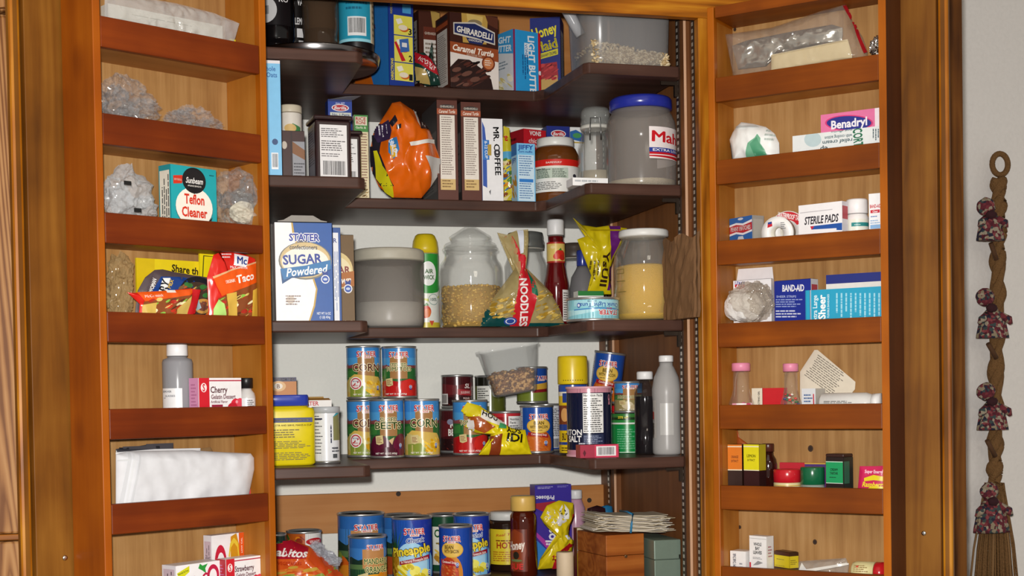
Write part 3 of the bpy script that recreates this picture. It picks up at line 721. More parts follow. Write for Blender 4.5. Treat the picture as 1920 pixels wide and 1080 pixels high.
# noodle bag
ol = [(945, 452), (932, 436), (950, 440), (968, 432), (990, 430), (988, 452), (982, 478), (985, 500), (1005, 520), (1030, 545), (1050, 580), (1058, 608), (1030, 613), (960, 616), (900, 612), (910, 585), (925, 558), (950, 525), (968, 500), (958, 475)]
ds = [PG([(900, 616), (905, 590), (912, 580), (940, 596), (985, 606), (1058, 606), (1060, 620)], '0f4a4a'), PG([(944, 444), (957, 440), (972, 478), (984, 482), (987, 470), (982, 500), (998, 530), (1000, 560), (990, 612), (955, 612), (960, 570), (965, 540), (969, 505), (962, 480)], 'c8202c'),
      PG([(985, 505), (1000, 540), (1003, 558), (990, 550)], '1b6a50'), T('NOODLES', 977, 568, 14, 'f4eeec', 88, -87, bold=.05), E(954, 603, 12, 7, '2b4fa4'), E(954, 603, 9, 5, 'e4e8f4'), E(954, 603, 7, 4, '2b4fa4'),
      KS(1003, 545, 1045, 600, 50, 5, 2.6, ['c8a44a', 'd9bb62', 'a8842c'], 5), KS(918, 560, 957, 598, 55, 5, 2.6, ['c8a44a', 'd9bb62', 'a8842c'], 6), PG([(968, 432), (980, 432), (976, 476), (970, 478)], 'd8dde8')]
pouch('noodle_bag', 'twisted clear bag of egg noodles with red and green print', 'bag', C, 2.722, ol, .024, ds, clear('cdbb82', .45, .12, 1.0, .2), .005, 45, .2, seed=4, back=.2)
# jars behind
CLAMP = [('body', [(.9, 0), (1, .03), (1, .66), (.86, .74), (.8, .76), (.8, .82), (.76, .82), (.76, .76), (.95, .65), (.95, .04), (.0, .02)], GL), ('lid', [(.0, .83), (.86, .83), (.88, .85), (.88, .9), (.84, .92), (.84, .95), (.8, .99), (.6, 1.0), (0, 1.0)], M('8f928e', .3, .6)), ('gasket', [(.7, .822), (.87, .822), (.87, .829), (.7, .829)], M('b9b4a8', .6))]
vessel('glass_jar', 'empty clamp lid glass jar behind the noodle bag and ketchup', 'jar', C, 2.925, zC, 946, 1024, 436, CLAMP)
vessel('glass_jar', 'glass jar with dark lid behind ketchup and yellow bag', 'jar', C, 2.935, zC, 1046, 1108, 457, [(a, p, M('4a4038', .4) if a == 'lid' else m) for a, p, m in CLAMP])
vessel('plastic_bottle', 'grey squeeze bottle with blue cap behind the tuna can', 'bottle', C, 2.84, zC, 1068, 1116, 470, [('body', [(.9, 0), (1, .03), (1, .5), (.85, .66), (.5, .76), (.4, .8)], clear('8c8a8c', .6, .2, .6)), ('cap', [(.42, .80), (.44, .81), (.44, .98), (.4, 1), (0, 1)], G_('2c3a8c'))])
# ketchup
t = vessel('ketchup_bottle', 'ketchup bottle with white cap and tomato neck label', 'bottle', C, 2.80, zC, 1019, 1064, 413,
       [('bottle', [(.88, 0), (.95, .02), (.95, .34), (1.0, .38), (.97, .42), (.82, .5), (.70, .60), (.62, .74), (.60, .80), (.60, .84), (.55, .85)], M('5e0c10', .12, 0, .6)), ('cap', [(.66, .858), (.68, .862), (.68, .985), (.64, 1), (0, 1)], M('e6e6e6', .4)), ('neck', [(.56, .845), (.62, .85), (.62, .857), (.5, .858)], clear('9a9088', .5, .1))],
       [('label', .60, .79, 90, .715, [R(0, 0, 1, 1, 'dcc06a'), R(0, .92, 1, 1, 'b02a24'), R(0, 0, 1, .08, 'b02a24'), E(.62, .4, .2, .22, 'c8261e'), E(.48, .3, .12, .15, 'd23a24'), E(.7, .25, .12, .15, 'b81e1c'), PG([(.55, .6), (.64, .72), (.68, .58)], '3c7a2c'), E(.35, .75, .08, .08, 'e8d49a')], 'dcc06a'),
        ('back_label', .06, .35, 26, .955, [LN(.1, .05, .9, .95, 12, '58504a')], 'eceae6')], face=8)
[c for c in t.children if c.name.startswith('back_label')][0].rotation_euler = (0, 0, math.radians(48))
# yellow and purple candy bag, upside down
ol = [(1074, 406), (1090, 424), (1110, 426), (1140, 424), (1176, 428), (1170, 450), (1150, 475), (1140, 500), (1138, 530), (1140, 548), (1112, 548), (1112, 530), (1100, 500), (1088, 470), (1080, 448), (1105, 440), (1090, 434), (1080, 422)]
pouch('candy_bag', 'yellow and purple candy bag standing twisted behind the cornmeal jar', 'bag', C, 2.78, [(1074, 408), (1092, 422), (1118, 426), (1140, 423), (1176, 428), (1172, 450), (1152, 478), (1144, 505), (1142, 530), (1146, 552), (1100, 552), (1116, 535), (1104, 505), (1092, 475), (1082, 449), (1106, 440), (1088, 428)], .016,
      [PG([(1141, 420), (1163, 420), (1160, 450), (1150, 475), (1142, 490), (1140, 460)], '6a2478'), PG([(1136, 545), (1141, 500), (1146, 500), (1146, 545)], '6a2478'), T('YsUII', 1130, 505, 12, '3a2410', 66, -95, bold=.03), LV(1100, 490, 1118, 530, 3, '6a5a1a'), R(1092, 431, 1176, 434, 'b8a010')], 'd9c316', .004, 60, .25, seed=8)
can('upside-down light blue tuna can in front of cornmeal jar', C, 2.560, zC, 1063, 1160, 560,
    [R(0, 0, 1, 1, '8fd0dc'), PG([(0, .1), (.3, .25), (.5, .4), (.5, .5), (0, .45)], 'b8e4ea'), PG([(.2, .95), (.8, .95), (.8, .62), (.2, .66)], 'a8dce6'), PG([(.2, .50), (.5, .58), (.9, .50), (.9, .44), (.5, .5), (.2, .44)], '4a8cc4'),
     T('Chunk Light Tuna', .53, .70, .21, '2c5ca8', .50, 180, bold=.015), *[T('STATER', .62 + a, .32 + b_, .24, 'f4f0ee', .26, 180, bold=.02) for a, b_ in ((-.005, 0), (.005, 0), (0, .03), (0, -.03))], T('STATER', .62, .32, .24, 'c2202c', .26, 180, bold=.02), T('BROS', .62, .53, .07, 'c2202c', .07, 180), T('IN WATER', .42, .9, .07, '2c4a74', .1, 180), E(.27, .7, .022, .13, '2b4fa4'), E(.27, .7, .014, .08, 'dfe8f4')], 14, '8fd0dc', 'cans on the third shelf', arc=100)
b = (1084, 546, 1132, 612)
carton('seasoning_box', 'small green and white box behind the tuna can', 'box', C, 2.68, zC, b[0], b[2], b[1], .03, px([R(*b, 'eef2ee'), R(1084, 546, 1132, 555, '1f7a34')], b), 'eef2ee', top=[R(0, 0, 1, 1, '1c6a30')])
# cornmeal jar
t = vessel('glass_jar', 'white lidded glass jar full of yellow cornmeal', 'jar', C, 2.585, zC, 1153, 1260, 433,
       [('body', [(.88, 0), (.97, .02), (1.0, .08), (1.0, .16), (.985, .18), (1.0, .2), (1, .66), (.985, .7), (.98, .74), (.84, .84), (.76, .88), (.76, .92), (.72, .92), (.72, .88), (.93, .74), (.965, .66), (.965, .09), (.0, .03)], GL),
        ('lid', [(0, .925), (.80, .925), (.82, .935), (.82, .985), (.78, 1.0), (0, 1.0)], M('e8e8e4', .4)), ('cornmeal', [(.0, .035), (.86, .035), (.95, .09), (.955, .60), (.6, .63), (.0, .62)], M('dfb23e', .9, 0, .1, .2, 900, .6))], face=0)
g = G(); r = t['_r']; h = t['_h']
for z_, a0, a1 in ((.52, -62, -40), (.415, -62, -38), (.30, -58, -36)):
    for a, e in ((a0, 4), ) if z_ < .5 else ((a0, 2), (a1 - 3, 2)):
        pass
    g.decal([R(0, .42, 1, .58, '7a6a30')] if z_ < .5 else [R(0, 0, 1, .12, '7a6a30'), R(0, .88, 1, 1, '7a6a30'), R(0, 0, .06, 1, '7a6a30'), R(.94, 0, 1, 1, '7a6a30')], math.radians(a1 - a0) * r, .05 * h, lambda u, v, e, a0=a0, z_=z_: ((r + .0006) * math.sin(math.radians(a0) + u / r), -(r + .0006) * math.cos(math.radians(a0) + u / r), z_ * h + v), su=r * .1)
g.obj('scale_marks', t)
# folded brown paper bag at the right end, standing out over the shelf edge
pa, pb = C.hit(1254, 530, 2.527), C.hit(1318, 530, 2.386)
BG = Frame((pa[0], 2.527, 0), math.atan2(2.386 - 2.527, pb[0] - .006 - pa[0]))
zt = BG.hit(1290, 445, 0)[1]
g = G(); kraft = M('7d5c3e', .75, 0, .2, .12, 30); L_ = math.hypot(2.386 - 2.527, pb[0] - pa[0]); hb = zt - zC
def bagsheet(y0, amp, sd):
    n, m_ = 16, 12; vs = [[g.bm.verts.new((L_ * a / n * (1 if b_ else .97), y0 + amp * math.sin(3.1 * a / n) * (0.4 + .6 * b_ / m_) + .004 * noise.noise(Vector((a * .5, b_ * .5, sd))), hb * b_ / m_ + .006 * math.sin(a * .7 + sd) * (b_ == m_))) for b_ in range(m_ + 1)] for a in range(n + 1)]
    i = g.mi(kraft)
    for a in range(n):
        for b_ in range(m_): g.bm.faces.new((vs[a][b_], vs[a + 1][b_], vs[a + 1][b_ + 1], vs[a][b_ + 1])).material_index = i
    return vs
S = [bagsheet(y, am, k) for k, (y, am) in enumerate(((-.012, -.008), (-.008, -.003), (-.004, .0), (.0, .003)))]
i = g.mi(kraft)
for p_, q_ in ((S[0], S[1]), (S[2], S[3])):
    for a in range(16): g.bm.faces.new((p_[a][0], p_[a + 1][0], q_[a + 1][0], q_[a][0])).material_index = i
    for b_ in range(12): g.bm.faces.new((p_[16][b_], p_[16][b_ + 1], q_[16][b_ + 1], q_[16][b_])).material_index = i
o = g.obj('paper_bag'); o.location = (pa[0], 2.527, zC + .0005); o.rotation_euler = (0, 0, BG.phi)
md = o.modifiers.new('paper', 'SOLIDIFY'); md.thickness = .0006
tag(o, 'flattened brown paper bag standing at right end of third shelf', 'paper bag')

# ---------------------------------------------------------------- fourth shelf
ASP = .80
corn_art = lambda s: [PG([(.05, .28), (.3, .46), (.6, .42), (.75, .40), (.9, .2), (.9, 0), (.05, 0)], 'd9b75a'), PG([(.18, .4), (.42, .36), (.62, .12), (.3, .02), (.12, .12)], 'cfc27a'), PG([(.2, .2), (.45, .22), (.6, .0), (.2, .0)], '8a9a3a'), KS(.52, .06, .84, .3, 34, .035, .035, ['f0bf24', 'f6d04a', 'dba414'], s)]
tom_art = [PG([(.05, 0), (.05, .28), (.3, .34), (.5, .30), (.7, .36), (.95, .30), (.95, 0)], 'b31a1c'), E(.7, .18, .17, .17, 'd22a24'), E(.4, .1, .14, .12, 'c22020'), E(.86, .12, .12, .14, 'c8241f')]
beet_art = [PG([(.05, 0), (.05, .22), (.95, .3), (.95, 0)], '4a1428'), E(.34, .2, .18, .18, '5a1630'), E(.75, .2, .17, .2, '6a1a38'), E(.5, .06, .16, .1, '4c1024'), PG([(.5, .28), (.6, .34), (.56, .2)], 'd8b88a')]
def st(label, lines, col, art, off, x0, x1, yt, z=None, seal=False, face=6, **k):
    return can(label, C, off, zD if z is None else z, x0, x1, yt, store_can(lines, col, art, ASP, seal=seal), face, '2f6a36', 'store brand vegetable cans', **k)
GRP4 = 'cans on the fourth shelf'
CORN = [('CORN', .595, .15, .45)]
c1 = st('bottom corn can with red no-salt seal at the left end of the row', CORN, '5c2a1a', corn_art(2), 2.845, 649, 715, 749, seal=True)
c2 = st('sliced beets can between two corn cans in the bottom row', [('SLICED', .66, .075, .27), ('BEETS', .555, .12, .44)], '2c4a1c', beet_art, 2.775, 691, 757, 748)
c3 = st('corn can in front row with husked cob and no red seal', CORN, '2c4a1c', corn_art(7), 2.770, 757, 824, 748)
hc = c1['_h']; z2 = zD + hc + .001
st('upper corn can stacked on the left corn can', CORN, '5c2a1a', corn_art(5), 2.835, 648, 714, 649, z2, True, face=8, tilt=0)
st('stewed tomatoes can stacked beside the upper corn can', [('STEWED', .65, .07, .27), ('TOMATOES', .565, .085, .42)], '3a5a1c', tom_art, 2.800, 715, 781, 650, z2, face=-4)
DK = [R(0, 0, 1, 1, '4a1a1e'), R(0, .0, 1, .3, '2c1416'), PG([(0, .8), (.5, .7), (1, .85), (1, .3), (.5, .4), (0, .3)], '6a2226'), KS(.2, .05, .8, .28, 26, .03, .03, ['7a2c24', 'a8684a', '3c1414'], 2)]
d1 = can('dark bean can behind and between the corn and tomato cans', C, 2.93, zD, 824, 884, 766, DK + [T('RED', .53, .66, .16, 'f0ece4', .26, bold=.05), T('BEANS', .53, .46, .16, 'f0ece4', .34, bold=.05), RIBBON(.66, .22, .04, .8), E(.4, .72, .06, .07, '8a8aa0')], 0, '4a1a1e', GRP4)
zz = zD + d1['_h'] + .001
can('dark red can of sliced fruit stacked at the back', C, 2.93, zz, 827, 887, 703, DK + [T('SL', .70, .68, .15, 'f0e8e4', .12, sh=.2), PG([(.5, .58), (.8, .52), (.8, .34), (.5, .38)], 'a83038'), T('JULIENNE', .66, .46, .08, 'e8c8c4', .2), T('PICKLED', .68, .26, .06, 'e0d0cc', .14), R(.13, .06, .32, .42, 'ded8d4'), BC(.15, .1, .30, .38, '3a2c2c')], 0, '4a1a1e', GRP4)
can('olive green can with white facts panel behind the nut tub', C, 2.952, zD, 890, 948, 704, [R(0, 0, 1, 1, '5c6224'), R(0, .88, 1, 1, '1c1c14'), R(.2, .6, .5, .88, 'e6e6de'), LN(.22, .62, .48, .86, 8, '2c2c28'), R(.2, .2, .8, .5, 'c9c8b4'), LN(.24, .22, .76, .48, 5, '4a4a34')], 0, '5c6224', GRP4)
tm = st('tomato can with torn yellow candy packet in front of it', [('TOMATOES', .60, .09, .40)], '3a5a1c', tom_art, 2.80, 848, 914, 750)
rc = can('red can with white nutrition panel under the nut tub', C, 2.868, zD, 918, 978, 771, [R(0, 0, 1, 1, '9a1c24'), R(0, .9, 1, 1, 'c23038'), R(.55, .3, .85, .92, 'f0efec'), T('Nutrition', .68, .84, .06, '1c1c1c', .2), T('Facts', .64, .75, .06, '1c1c1c', .12), LN(.57, .32, .83, .7, 7, '3a3a3a'), T('SOUP', .35, .6, .12, 'f0e0d8', .2)], 0, '9a1c24', GRP4)
def bean(label, off, x0, x1, yt, z=None, face=0, group=GRP4, **k):
    a = .82
    return can(label, C, off, zD if z is None else z, x0, x1, yt, [R(0, 0, 1, 1, '1f4fa6'), R(.08, 0, .2, 1, 'dfe2e8'), LN(.09, .05, .19, .95, 22, '55585c'), E(.52, .16, .27, .33, 'b85a1c'), E(.52, .14, .24, .29, 'cf6a24'), KS(.3, .02, .74, .36, 60, .022, .016, ['e08a3c', 'b8541c', 'c8783a'], 9),
        PG([(.33, .44), (.7, .38), (.7, .30), (.33, .36)], 'a81c24'), T('Condensed Soup', .53, .385, .045, 'f4e4dc', .28, -4), E(.53, .58, .22, .17, 'd8a83c'), E(.53, .58, .20, .15, 'e6bf58'), T('BEAN', .53, .645, .075, '5a4414', .18, bold=.03), T('WITH BACON', .53, .555, .065, '5a4414', .32, bold=.03), LN(.4, .47, .66, .5, 1, '5a4414')]
        + STATER(.53, .80, .085, a) + RIBBON(.64, .20, .04, a), face, '1f4fa6', group, **k)
bc = bean('blue bean soup can in the bottom row under the nut tub', 2.795, 975, 1037, 760, face=2)
wc = can('white facts side of a can between the bean can and butter spray', C, 2.88, zD, 996, 1052, 757, [R(0, 0, 1, 1, 'e2e4ea'), R(0, 0, .3, 1, '2c4a9c'), LN(.42, .3, .86, .95, 16, '2c2c34'), BC(.5, .04, .8, .24, '1c1c1c'), R(.3, 0, 1, .03, '2c4a9c')], 0, 'e2e4ea', GRP4)
can('blue can with yellow lower half stacked behind the nut tub', C, 2.90, zD + wc['_h'] + .001, 968, 1026, 688, [R(0, 0, 1, 1, '1f4fa6'), R(0, .0, 1, .42, '7c8a34'), PG([(.5, .5), (1, .6), (1, .36), (.5, .3)], 'd8a83c'), PG([(.5, .34), (1, .40), (1, .30), (.5, .25)], '8a1c24')] + STATER(.70, .72, .09, .8), -4, '1f4fa6', GRP4)
# nut tub
def tub():
    off = 2.815; xc, zb = C.hit(966, 770, off); wpx = C.hit(1005, 770, off)[0] - C.hit(928, 770, off)[0]
    t = thing('plastic_tub', 'tilted clear square tub of chopped walnuts on top of the cans', 'tub'); zb = zD + hc + .006
    t.location = (xc, off, zb); t.rotation_euler = (0, math.radians(-9), math.radians(-9))
    w0, w1, hh = wpx / 2, wpx / 2 * 1.40, .100
    sq = (6, 1, 1); pr = [(.001, 0), (w0 * .93, 0), (w0, .004), (w1 * .97, hh * .93), (w1 * 1.03, hh * .95), (w1 * 1.04, hh), (w1 * 1.0, hh)]
    g = G(); g.lathe(pr, clear('d6d8d8', .16, .1, 1.0), 48, sq=sq); bmesh.ops.delete(g.bm, geom=[f for f in g.bm.faces if len(f.verts) > 4 and f.calc_center_median().z > hh * .5], context='FACES_ONLY'); g.obj('tub_body', t)
    g = G(); g.lathe([(.001, .003), (w0 * .86, .003), (w0 * 1.02, hh * .40), (.001, hh * .43)], M('6a4426', .8), 32, sq=sq)
    def pl(q):
        z_ = q.uniform(.007, hh * .46); k = w0 * (.90 + .21 * z_ / (hh * .5)) - .0045; s_ = q.choice((0, 1, 2, 2, 2)); a = q.uniform(-k, k) * .93
        return ((a, -k, z_), (-k, a, z_), (a, q.uniform(-k, k), hh * q.uniform(.40, .5)))[min(2, s_)] if s_ < 2 else ((a, -k, z_) if q.random() < .6 else (a, q.uniform(-k, k) * .93, hh * q.uniform(.38, .5)))
    g.grains(420, pl, .0056, ['b98a50', '8a5a2c', 'd0a468', '6a4020'], 12, 1, (1.1, .8, .6)); o = g.obj('walnuts', t); o['kind'] = 'stuff'
tub()
# yellow candy packet
pouch('candy_packet', 'torn yellow candy packet with brown print in front of the tomato can', 'packet', C, 2.725,
      [(864, 770), (876, 754), (898, 760), (925, 778), (948, 796), (960, 803), (985, 806), (990, 830), (997, 852), (950, 855), (897, 853), (915, 836), (920, 815), (893, 812), (872, 800), (880, 785)], .014,
      [PG([(864, 772), (876, 754), (900, 762), (895, 780), (870, 782)], 'd9c816'), PG([(901, 768), (948, 793), (940, 800), (897, 784)], 'eeeae0'), T('HOU', 917, 779, 10, '1c1a16', 32, -24, bold=.04), PG([(868, 782), (895, 780), (925, 800), (905, 812), (890, 806)], 'a8521c'), PG([(876, 786), (886, 788), (888, 808), (880, 812), (874, 800)], 'd8d4d0'), PG([(918, 818), (938, 812), (936, 853), (916, 853)], '8a3c1c'),
       T('IDI', 962, 820, 15, '1c160c', 30, -6, bold=.06), T('SCY', 960, 806, 10, '1c160c', 28, 170, bold=.05), PG([(935, 792), (948, 796), (946, 803), (930, 802)], '4aa86c')], 'e6d316', .005, 70, .2, seed=12)
# butter spray
b = (1047, 668, 1102, 855)
can('tall yellow and blue butter spray can with yellow cap', C, 2.665, zD, 1047, 1101, 718, [R(0, 0, 1, 1, 'e0bd1e'), R(0, .9, 1, 1, '2c4ea0'), R(0, .84, 1, .9, 'f0e8d0'), R(.25, .74, .5, .88, '27408c'), R(0, .42, 1, .70, '7a3a1c'), E(.3, .56, .1, .1, 'd8a060'), R(0, .33, 1, .42, '27408c'), T('BUTTER', .38, .24, .1, '2c1c10', .3, bold=.06), R(0, .12, 1, .16, '27408c'), LN(.2, .03, .6, .1, 2, '4a3a10')], 4, 'e0bd1e', None, name='spray_can', cat='spray can', ring=False)
t = bpy.data.objects['spray_can.001']; hh = t['_h']; xc, r = span(C, 2.665, 1047, 1101, 690); zt = C.hit(1074, 668, 2.665)[1] - zD
g = G(); g.lathe([(r * .99, hh - .003), (r, hh), (r, zt - .006), (r * .96, zt - .001), (r * .88, zt), (.001, zt)], M('dcc01c', .3), 44)
g.decal([R(.05 + .1 * k, .3, .09 + .1 * k, .6, '3a3210') for k in range(9)], .05, .006, lambda u, v, e: ((r + e) * math.sin((u - .025) / r), -(r + e) * math.cos((u - .025) / r), hh + .002 + v)); g.obj('cap', t)
# salt
can('dark navy round salt carton with pink rim and white facts panel', C, 2.585, zD, 1062, 1146, 725, [R(0, 0, 1, 1, '141a36'), R(0, .94, 1, 1, 'c98a9a'), R(0, 0, 1, .07, 'c98a9a'), R(.42, .33, .69, .93, 'eeeeec'), T('Nutrition Facts', .555, .90, .035, '141414', .25, bold=.02), LN(.43, .35, .68, .87, 16, '3a3a3a'), R(.42, .16, .69, .31, '2a3350'), LN(.43, .17, .68, .30, 5, '8a93b0'), T('MORTON', .185, .34, .085, 'f2f2f2', .44, bold=.03), T('SALT', .29, .24, .09, 'f2f2f2', .215, bold=.03), LN(.36, .16, .47, .2, 1, 'd0d4e0'), E(.80, .86, .022, .05, 'd88a9c'), E(.80, .87, .012, .03, '141a36'), PG([(.79, .84), (.80, .84), (.825, .76), (.81, .75)], 'd88a9c'), PG([(.81, .84), (.80, .84), (.78, .76), (.795, .75)], 'd88a9c')], 0, '141a36', None, name='salt_carton', cat='carton', ring=False, arc=100)
t = bpy.data.objects['salt_carton']; xc, r = span(C, 2.585, 1062, 1146, 745); hh = t['_h']
for nm, a, b_ in (('rim', hh - .0045, hh), ('rim', 0, .0045)):
    g = G(); g.lathe([(.001, a), (r * .985, a), (r, a + .001), (r, b_ - .001), (r * .985, b_), (.001, b_)], M('d7a2ae', .4), 44); g.obj(nm, t)
rl_ = vessel('spice_can', 'red topped can behind the salt carton', 'can', C, 2.755, zD, 1108, 1161, 761, [('can_body', [(.96, 0), (.98, .02), (.98, .85), (.96, .86)], M('a8483a', .3)), ('cap', [(1, .865), (1.02, .88), (1.02, .98), (.98, 1), (0, 1)], G_('c81c24'))])
bean('tilted blue bean soup can above the salt carton', 2.755, 1103, 1160, 672, zD + rl_['_h'] + .007, -8, tilt=8, h=.106)
gc = vessel('cleanser_can', 'bright green can with white band right of the salt carton', 'can', C, 2.678, zD, 1148, 1204, 775, [('can_body', [(.97, 0), (1, .01), (1, .98), (.97, .99)], M('0f8a42', .22, 0, .5)), ('lid', [(0, .991), (.98, .991), (1.0, .995), (.97, 1.0), (0, 1.0)], METAL())],
      [('label', .02, .98, 95, 1.0, [R(0, .72, 1, 1, '3a7a34'), R(0, .74, 1, .78, 'e8ece6'), R(0, .85, 1, .92, '1c3a1c'), T('25% off', .42, .92, .06, 'e8d83a', .2), R(0, .78, 1, .85, '2c8a3c'), LN(.3, .1, .7, .65, 9, '6ab888'), R(0, 0, 1, .02, 'd8e0d8')], '0f8a42')])
st('mushroom can stacked on the bright green can', [('MUSHROOMS', .50, .11, .5)], '3a5a1c', [R(0, 0, 1, .4, '9a8a5a'), E(.45, .2, .12, .14, 'd8c8a4'), E(.62, .12, .12, .1, 'c8b48c')], 2.68, 1152, 1204, 715, zD + gc['_h'] + .001)
vessel('vanilla_bottle', 'slim bottle of black extract with white cap', 'bottle', C, 2.597, zD, 1190, 1228, 697, [('bottle', [(.9, 0), (1, .015), (1, .70), (.97, .75), (.72, .82), (.55, .85), (.55, .90)], clear('8a8284', .04, .05, 1.0)), ('extract', [(0, .008), (.93, .02), (.96, .03), (.96, .70), (0, .70)], M('0d0a10', .08, 0, .6)), ('cap', [(.72, .905), (.75, .91), (.75, .985), (.7, 1), (0, 1)], M('ececec', .4))], tilt=0)
vessel('vinegar_bottle', 'large frosted plastic bottle with white cap at the right end', 'bottle', C, 2.556, zD, 1226, 1277, 667, [('bottle', [(.88, 0), (.99, .02), (1, .06), (1, .13), (.97, .18), (.95, .28), (.95, .52), (1.0, .6), (1.0, .66), (.85, .78), (.58, .87), (.46, .90), (.46, .93)], clear('c4c2c0', .62, .3, .7)), ('cap', [(.48, .935), (.50, .94), (.50, .99), (.46, 1), (0, 1)], M('f2f2f2', .35))],
      [('label', .2, .52, 28, .955, [R(0, 0, 1, 1, 'b8b7b4')], 'b8b7b4'), ('side_label', .17, .55, 14, .957, [LV(.1, .1, .5, .9, 2, '302420'), R(0, .5, .5, .7, 'a8382c'), R(.0, .0, .4, .4, '4a4238')], 'b4b0aa')], seg=40)
[c for c in bpy.data.objects if c.name.startswith('side_label')][0].rotation_euler = (0, 0, math.radians(-62))
b = (1114, 833, 1160, 857)
carton('tea_box', 'small pink box lying flat at the edge of the fourth shelf', 'box', C, 2.510, zD, 1088, 1160, 834, .026, px([R(1088, 833, 1160, 857, 'cf3a5a'), R(1088, 833, 1115, 857, 'a83048'), R(1118, 836, 1155, 854, 'f0ecec'), BC(1122, 838, 1152, 852, '2c2c3c'), PG([(1093, 848), (1096, 842), (1099, 848), (1096, 855)], '5c1424')], (1088, 833, 1160, 857)), 'cf3a5a', top=[R(.02, .05, .98, .95, '7a4450'), LN(.4, .3, .6, .6, 2, 'c98090')], left=[R(0, 0, 1, 1, 'a83048')])
# left end of the fourth shelf
b = (470, 740, 588, 868)
t = vessel('drink_mix_canister', 'big bright yellow canister with blue lid at left end', 'canister', C, 2.575, zD, 479, 588, 741,
      [('body', [(.92, 0), (1.0, .03), (1.0, .76), (.96, .81), (.78, .82), (.76, .84)], M('e3cf12', .3, 0, .5), 5, .6), ('lid', [(.78, .845), (.8, .85), (.8, .98), (.77, 1), (0, 1)], G_('2a3fa8'), 5, .6)], rot=0)
h_ = t['_h']; r_ = t['_r']; g = G()
g.decal([R(0, .82, 1, .92, '2a3470'), T('RECOMMENDED BY FAMILIES DAILY', .5, .865, .035, 'f0e020', .9), T('MIX, STIR AND SERVE, MAKES A CUP', .5, .76, .035, '8a5a10', .95), LN(.02, .5, .7, .7, 4, '5a4c08', .4, 2), LN(.02, .27, .98, .44, 5, '5a4c08', .4, 3), LN(.02, .02, .95, .2, 5, '5a4c08', .4, 4)], r_ * 1.5, h_ * .66, lambda u, v, e: (u - r_ * .62, -r_ * .6 * .992 - .0012 - e, h_ * .07 + v))
g.obj('label', t)
b = (500, 708, 556, 760)
carton('cracker_box', 'orange box with dark strip behind the yellow canister', 'box', C, 2.74, zD, 500, 556, 708, .06, px([R(500, 708, 556, 870, 'c87a1c'), R(500, 708, 556, 716, '2a2450'), T('REMOVE BOX TOP', 527, 712, 5, 'f4e8e0', 50), E(522, 725, 14, 10, 'e8b87a'), E(522, 725, 8, 6, 'f4e8d8'), T('B', 522, 725, 8, '6a3a10', 6)], (500, 708, 556, 870)), 'c87a1c')
o = carton('dessert_box', 'opened white dessert box behind the white can', 'box', C, 2.68, zD, 548, 622, 751, .05, px([R(548, 751, 622, 870, 'eeeae6'), T('STATER', 580, 757, 8, 'c2202c', 36, bold=.06)], (548, 751, 622, 870)), 'eeeae6', top=[R(0, 0, 1, 1, '6a4a24')])
flap(o, M('9a6a2c', .6), .05, .98, .007, .0, 60); flap(o, M('c9a060', .6), .1, .9, .008, .048, -40)
can('white powder can with blue and tan label, beside yellow canister', C, 2.60, zD, 585, 637, 763, [R(0, 0, 1, 1, 'e4e6ea'), LN(.15, .15, .42, .92, 12, '4a4c54', .3), R(.15, .80, .42, .83, '2a2c4c'), PG([(.66, .85), (.95, .95), (.95, .4), (.66, .4)], '8a8a5c'), PG([(.66, .85), (.95, .95), (.95, 1), (.8, .97), (.64, .84)], '3aa0b4'), LV(.56, .35, .62, .82, 1, '2a2c4c'), T('Smile', .72, .25, .04, '3a3c4c', .14), R(.64, .06, .76, .14, '54585c'), LN(.62, .18, .86, .3, 2, '4a4c54')], 0, 'e4e6ea', None, name='powder_can', plastic_lid=M('b4b8bc', .35))
# ---------------------------------------------------------------- bottom shelf
GRP5 = 'cans on the bottom shelf'
can('white labelled fruit can with red oval at the left back', C, 2.83, zE, 536, 604, 994, [R(0, 0, 1, 1, 'e8e6e4'), R(0, 0, .52, 1, 'b4561c'), KS(.1, .3, .5, .95, 24, .05, .05, ['d8801c', 'e8a02c', '3c6a2c', '8a2c1c'], 5), E(.70, .84, .17, .07, 'b81c28'), T('VALU TIME', .70, .84, .06, 'f4e4e0', .22), T('Mandarin', .72, .68, .10, '3a3c3c', .26), T('Oranges', .72, .55, .09, '3a3c3c', .24)], 0, 'e8e6e4', GRP5)
can('dark green and red can at far left behind the carrots', C, 2.78, zE, 492, 538, 1000, [R(0, 0, 1, 1, '22342c'), KS(.4, .2, .95, .9, 20, .05, .06, ['8a2a1c', '3c6a3c', 'd0d0c0'], 6)], 0, '22342c', GRP5)
pouch('vegetable_bag', 'knotted orange and red carrot bag at the left of bottom shelf', 'bag', C, 2.64,
      [(500, 1040), (515, 1022), (545, 1012), (580, 1024), (600, 1040), (625, 1062), (650, 1085), (655, 1110), (500, 1110)], .03,
      [PG([(500, 1018), (540, 1010), (578, 1026), (570, 1044), (500, 1046)], 'a8182c'), T('abitos', 545, 1034, 14, 'f4ece8', 60, -2, sh=.3, bold=.06), T('VEGETABLES', 540, 1053, 6, 'b03010', 44), KS(520, 1060, 640, 1105, 60, 14, 4, ['e88a34', 'd9742c', 'c8a03c', '8a9a3c'], 4), PG([(585, 1030), (655, 1085), (655, 1110), (640, 1110), (575, 1045)], 'c84a1c')], 'd2561e', .007, 34, .2, seed=3)
crumple('bag_tail', '', '', C, 2.65, [(592, 1040, 20, 22), (618, 1052, 20, 17), (606, 1066, 20, 20)], .02, clear('c9ccd6', .4, .15, 1, .3), 3, .3, 1.7, into=bpy.data.objects['vegetable_bag'])['label'] = 'clear gathered plastic tail'
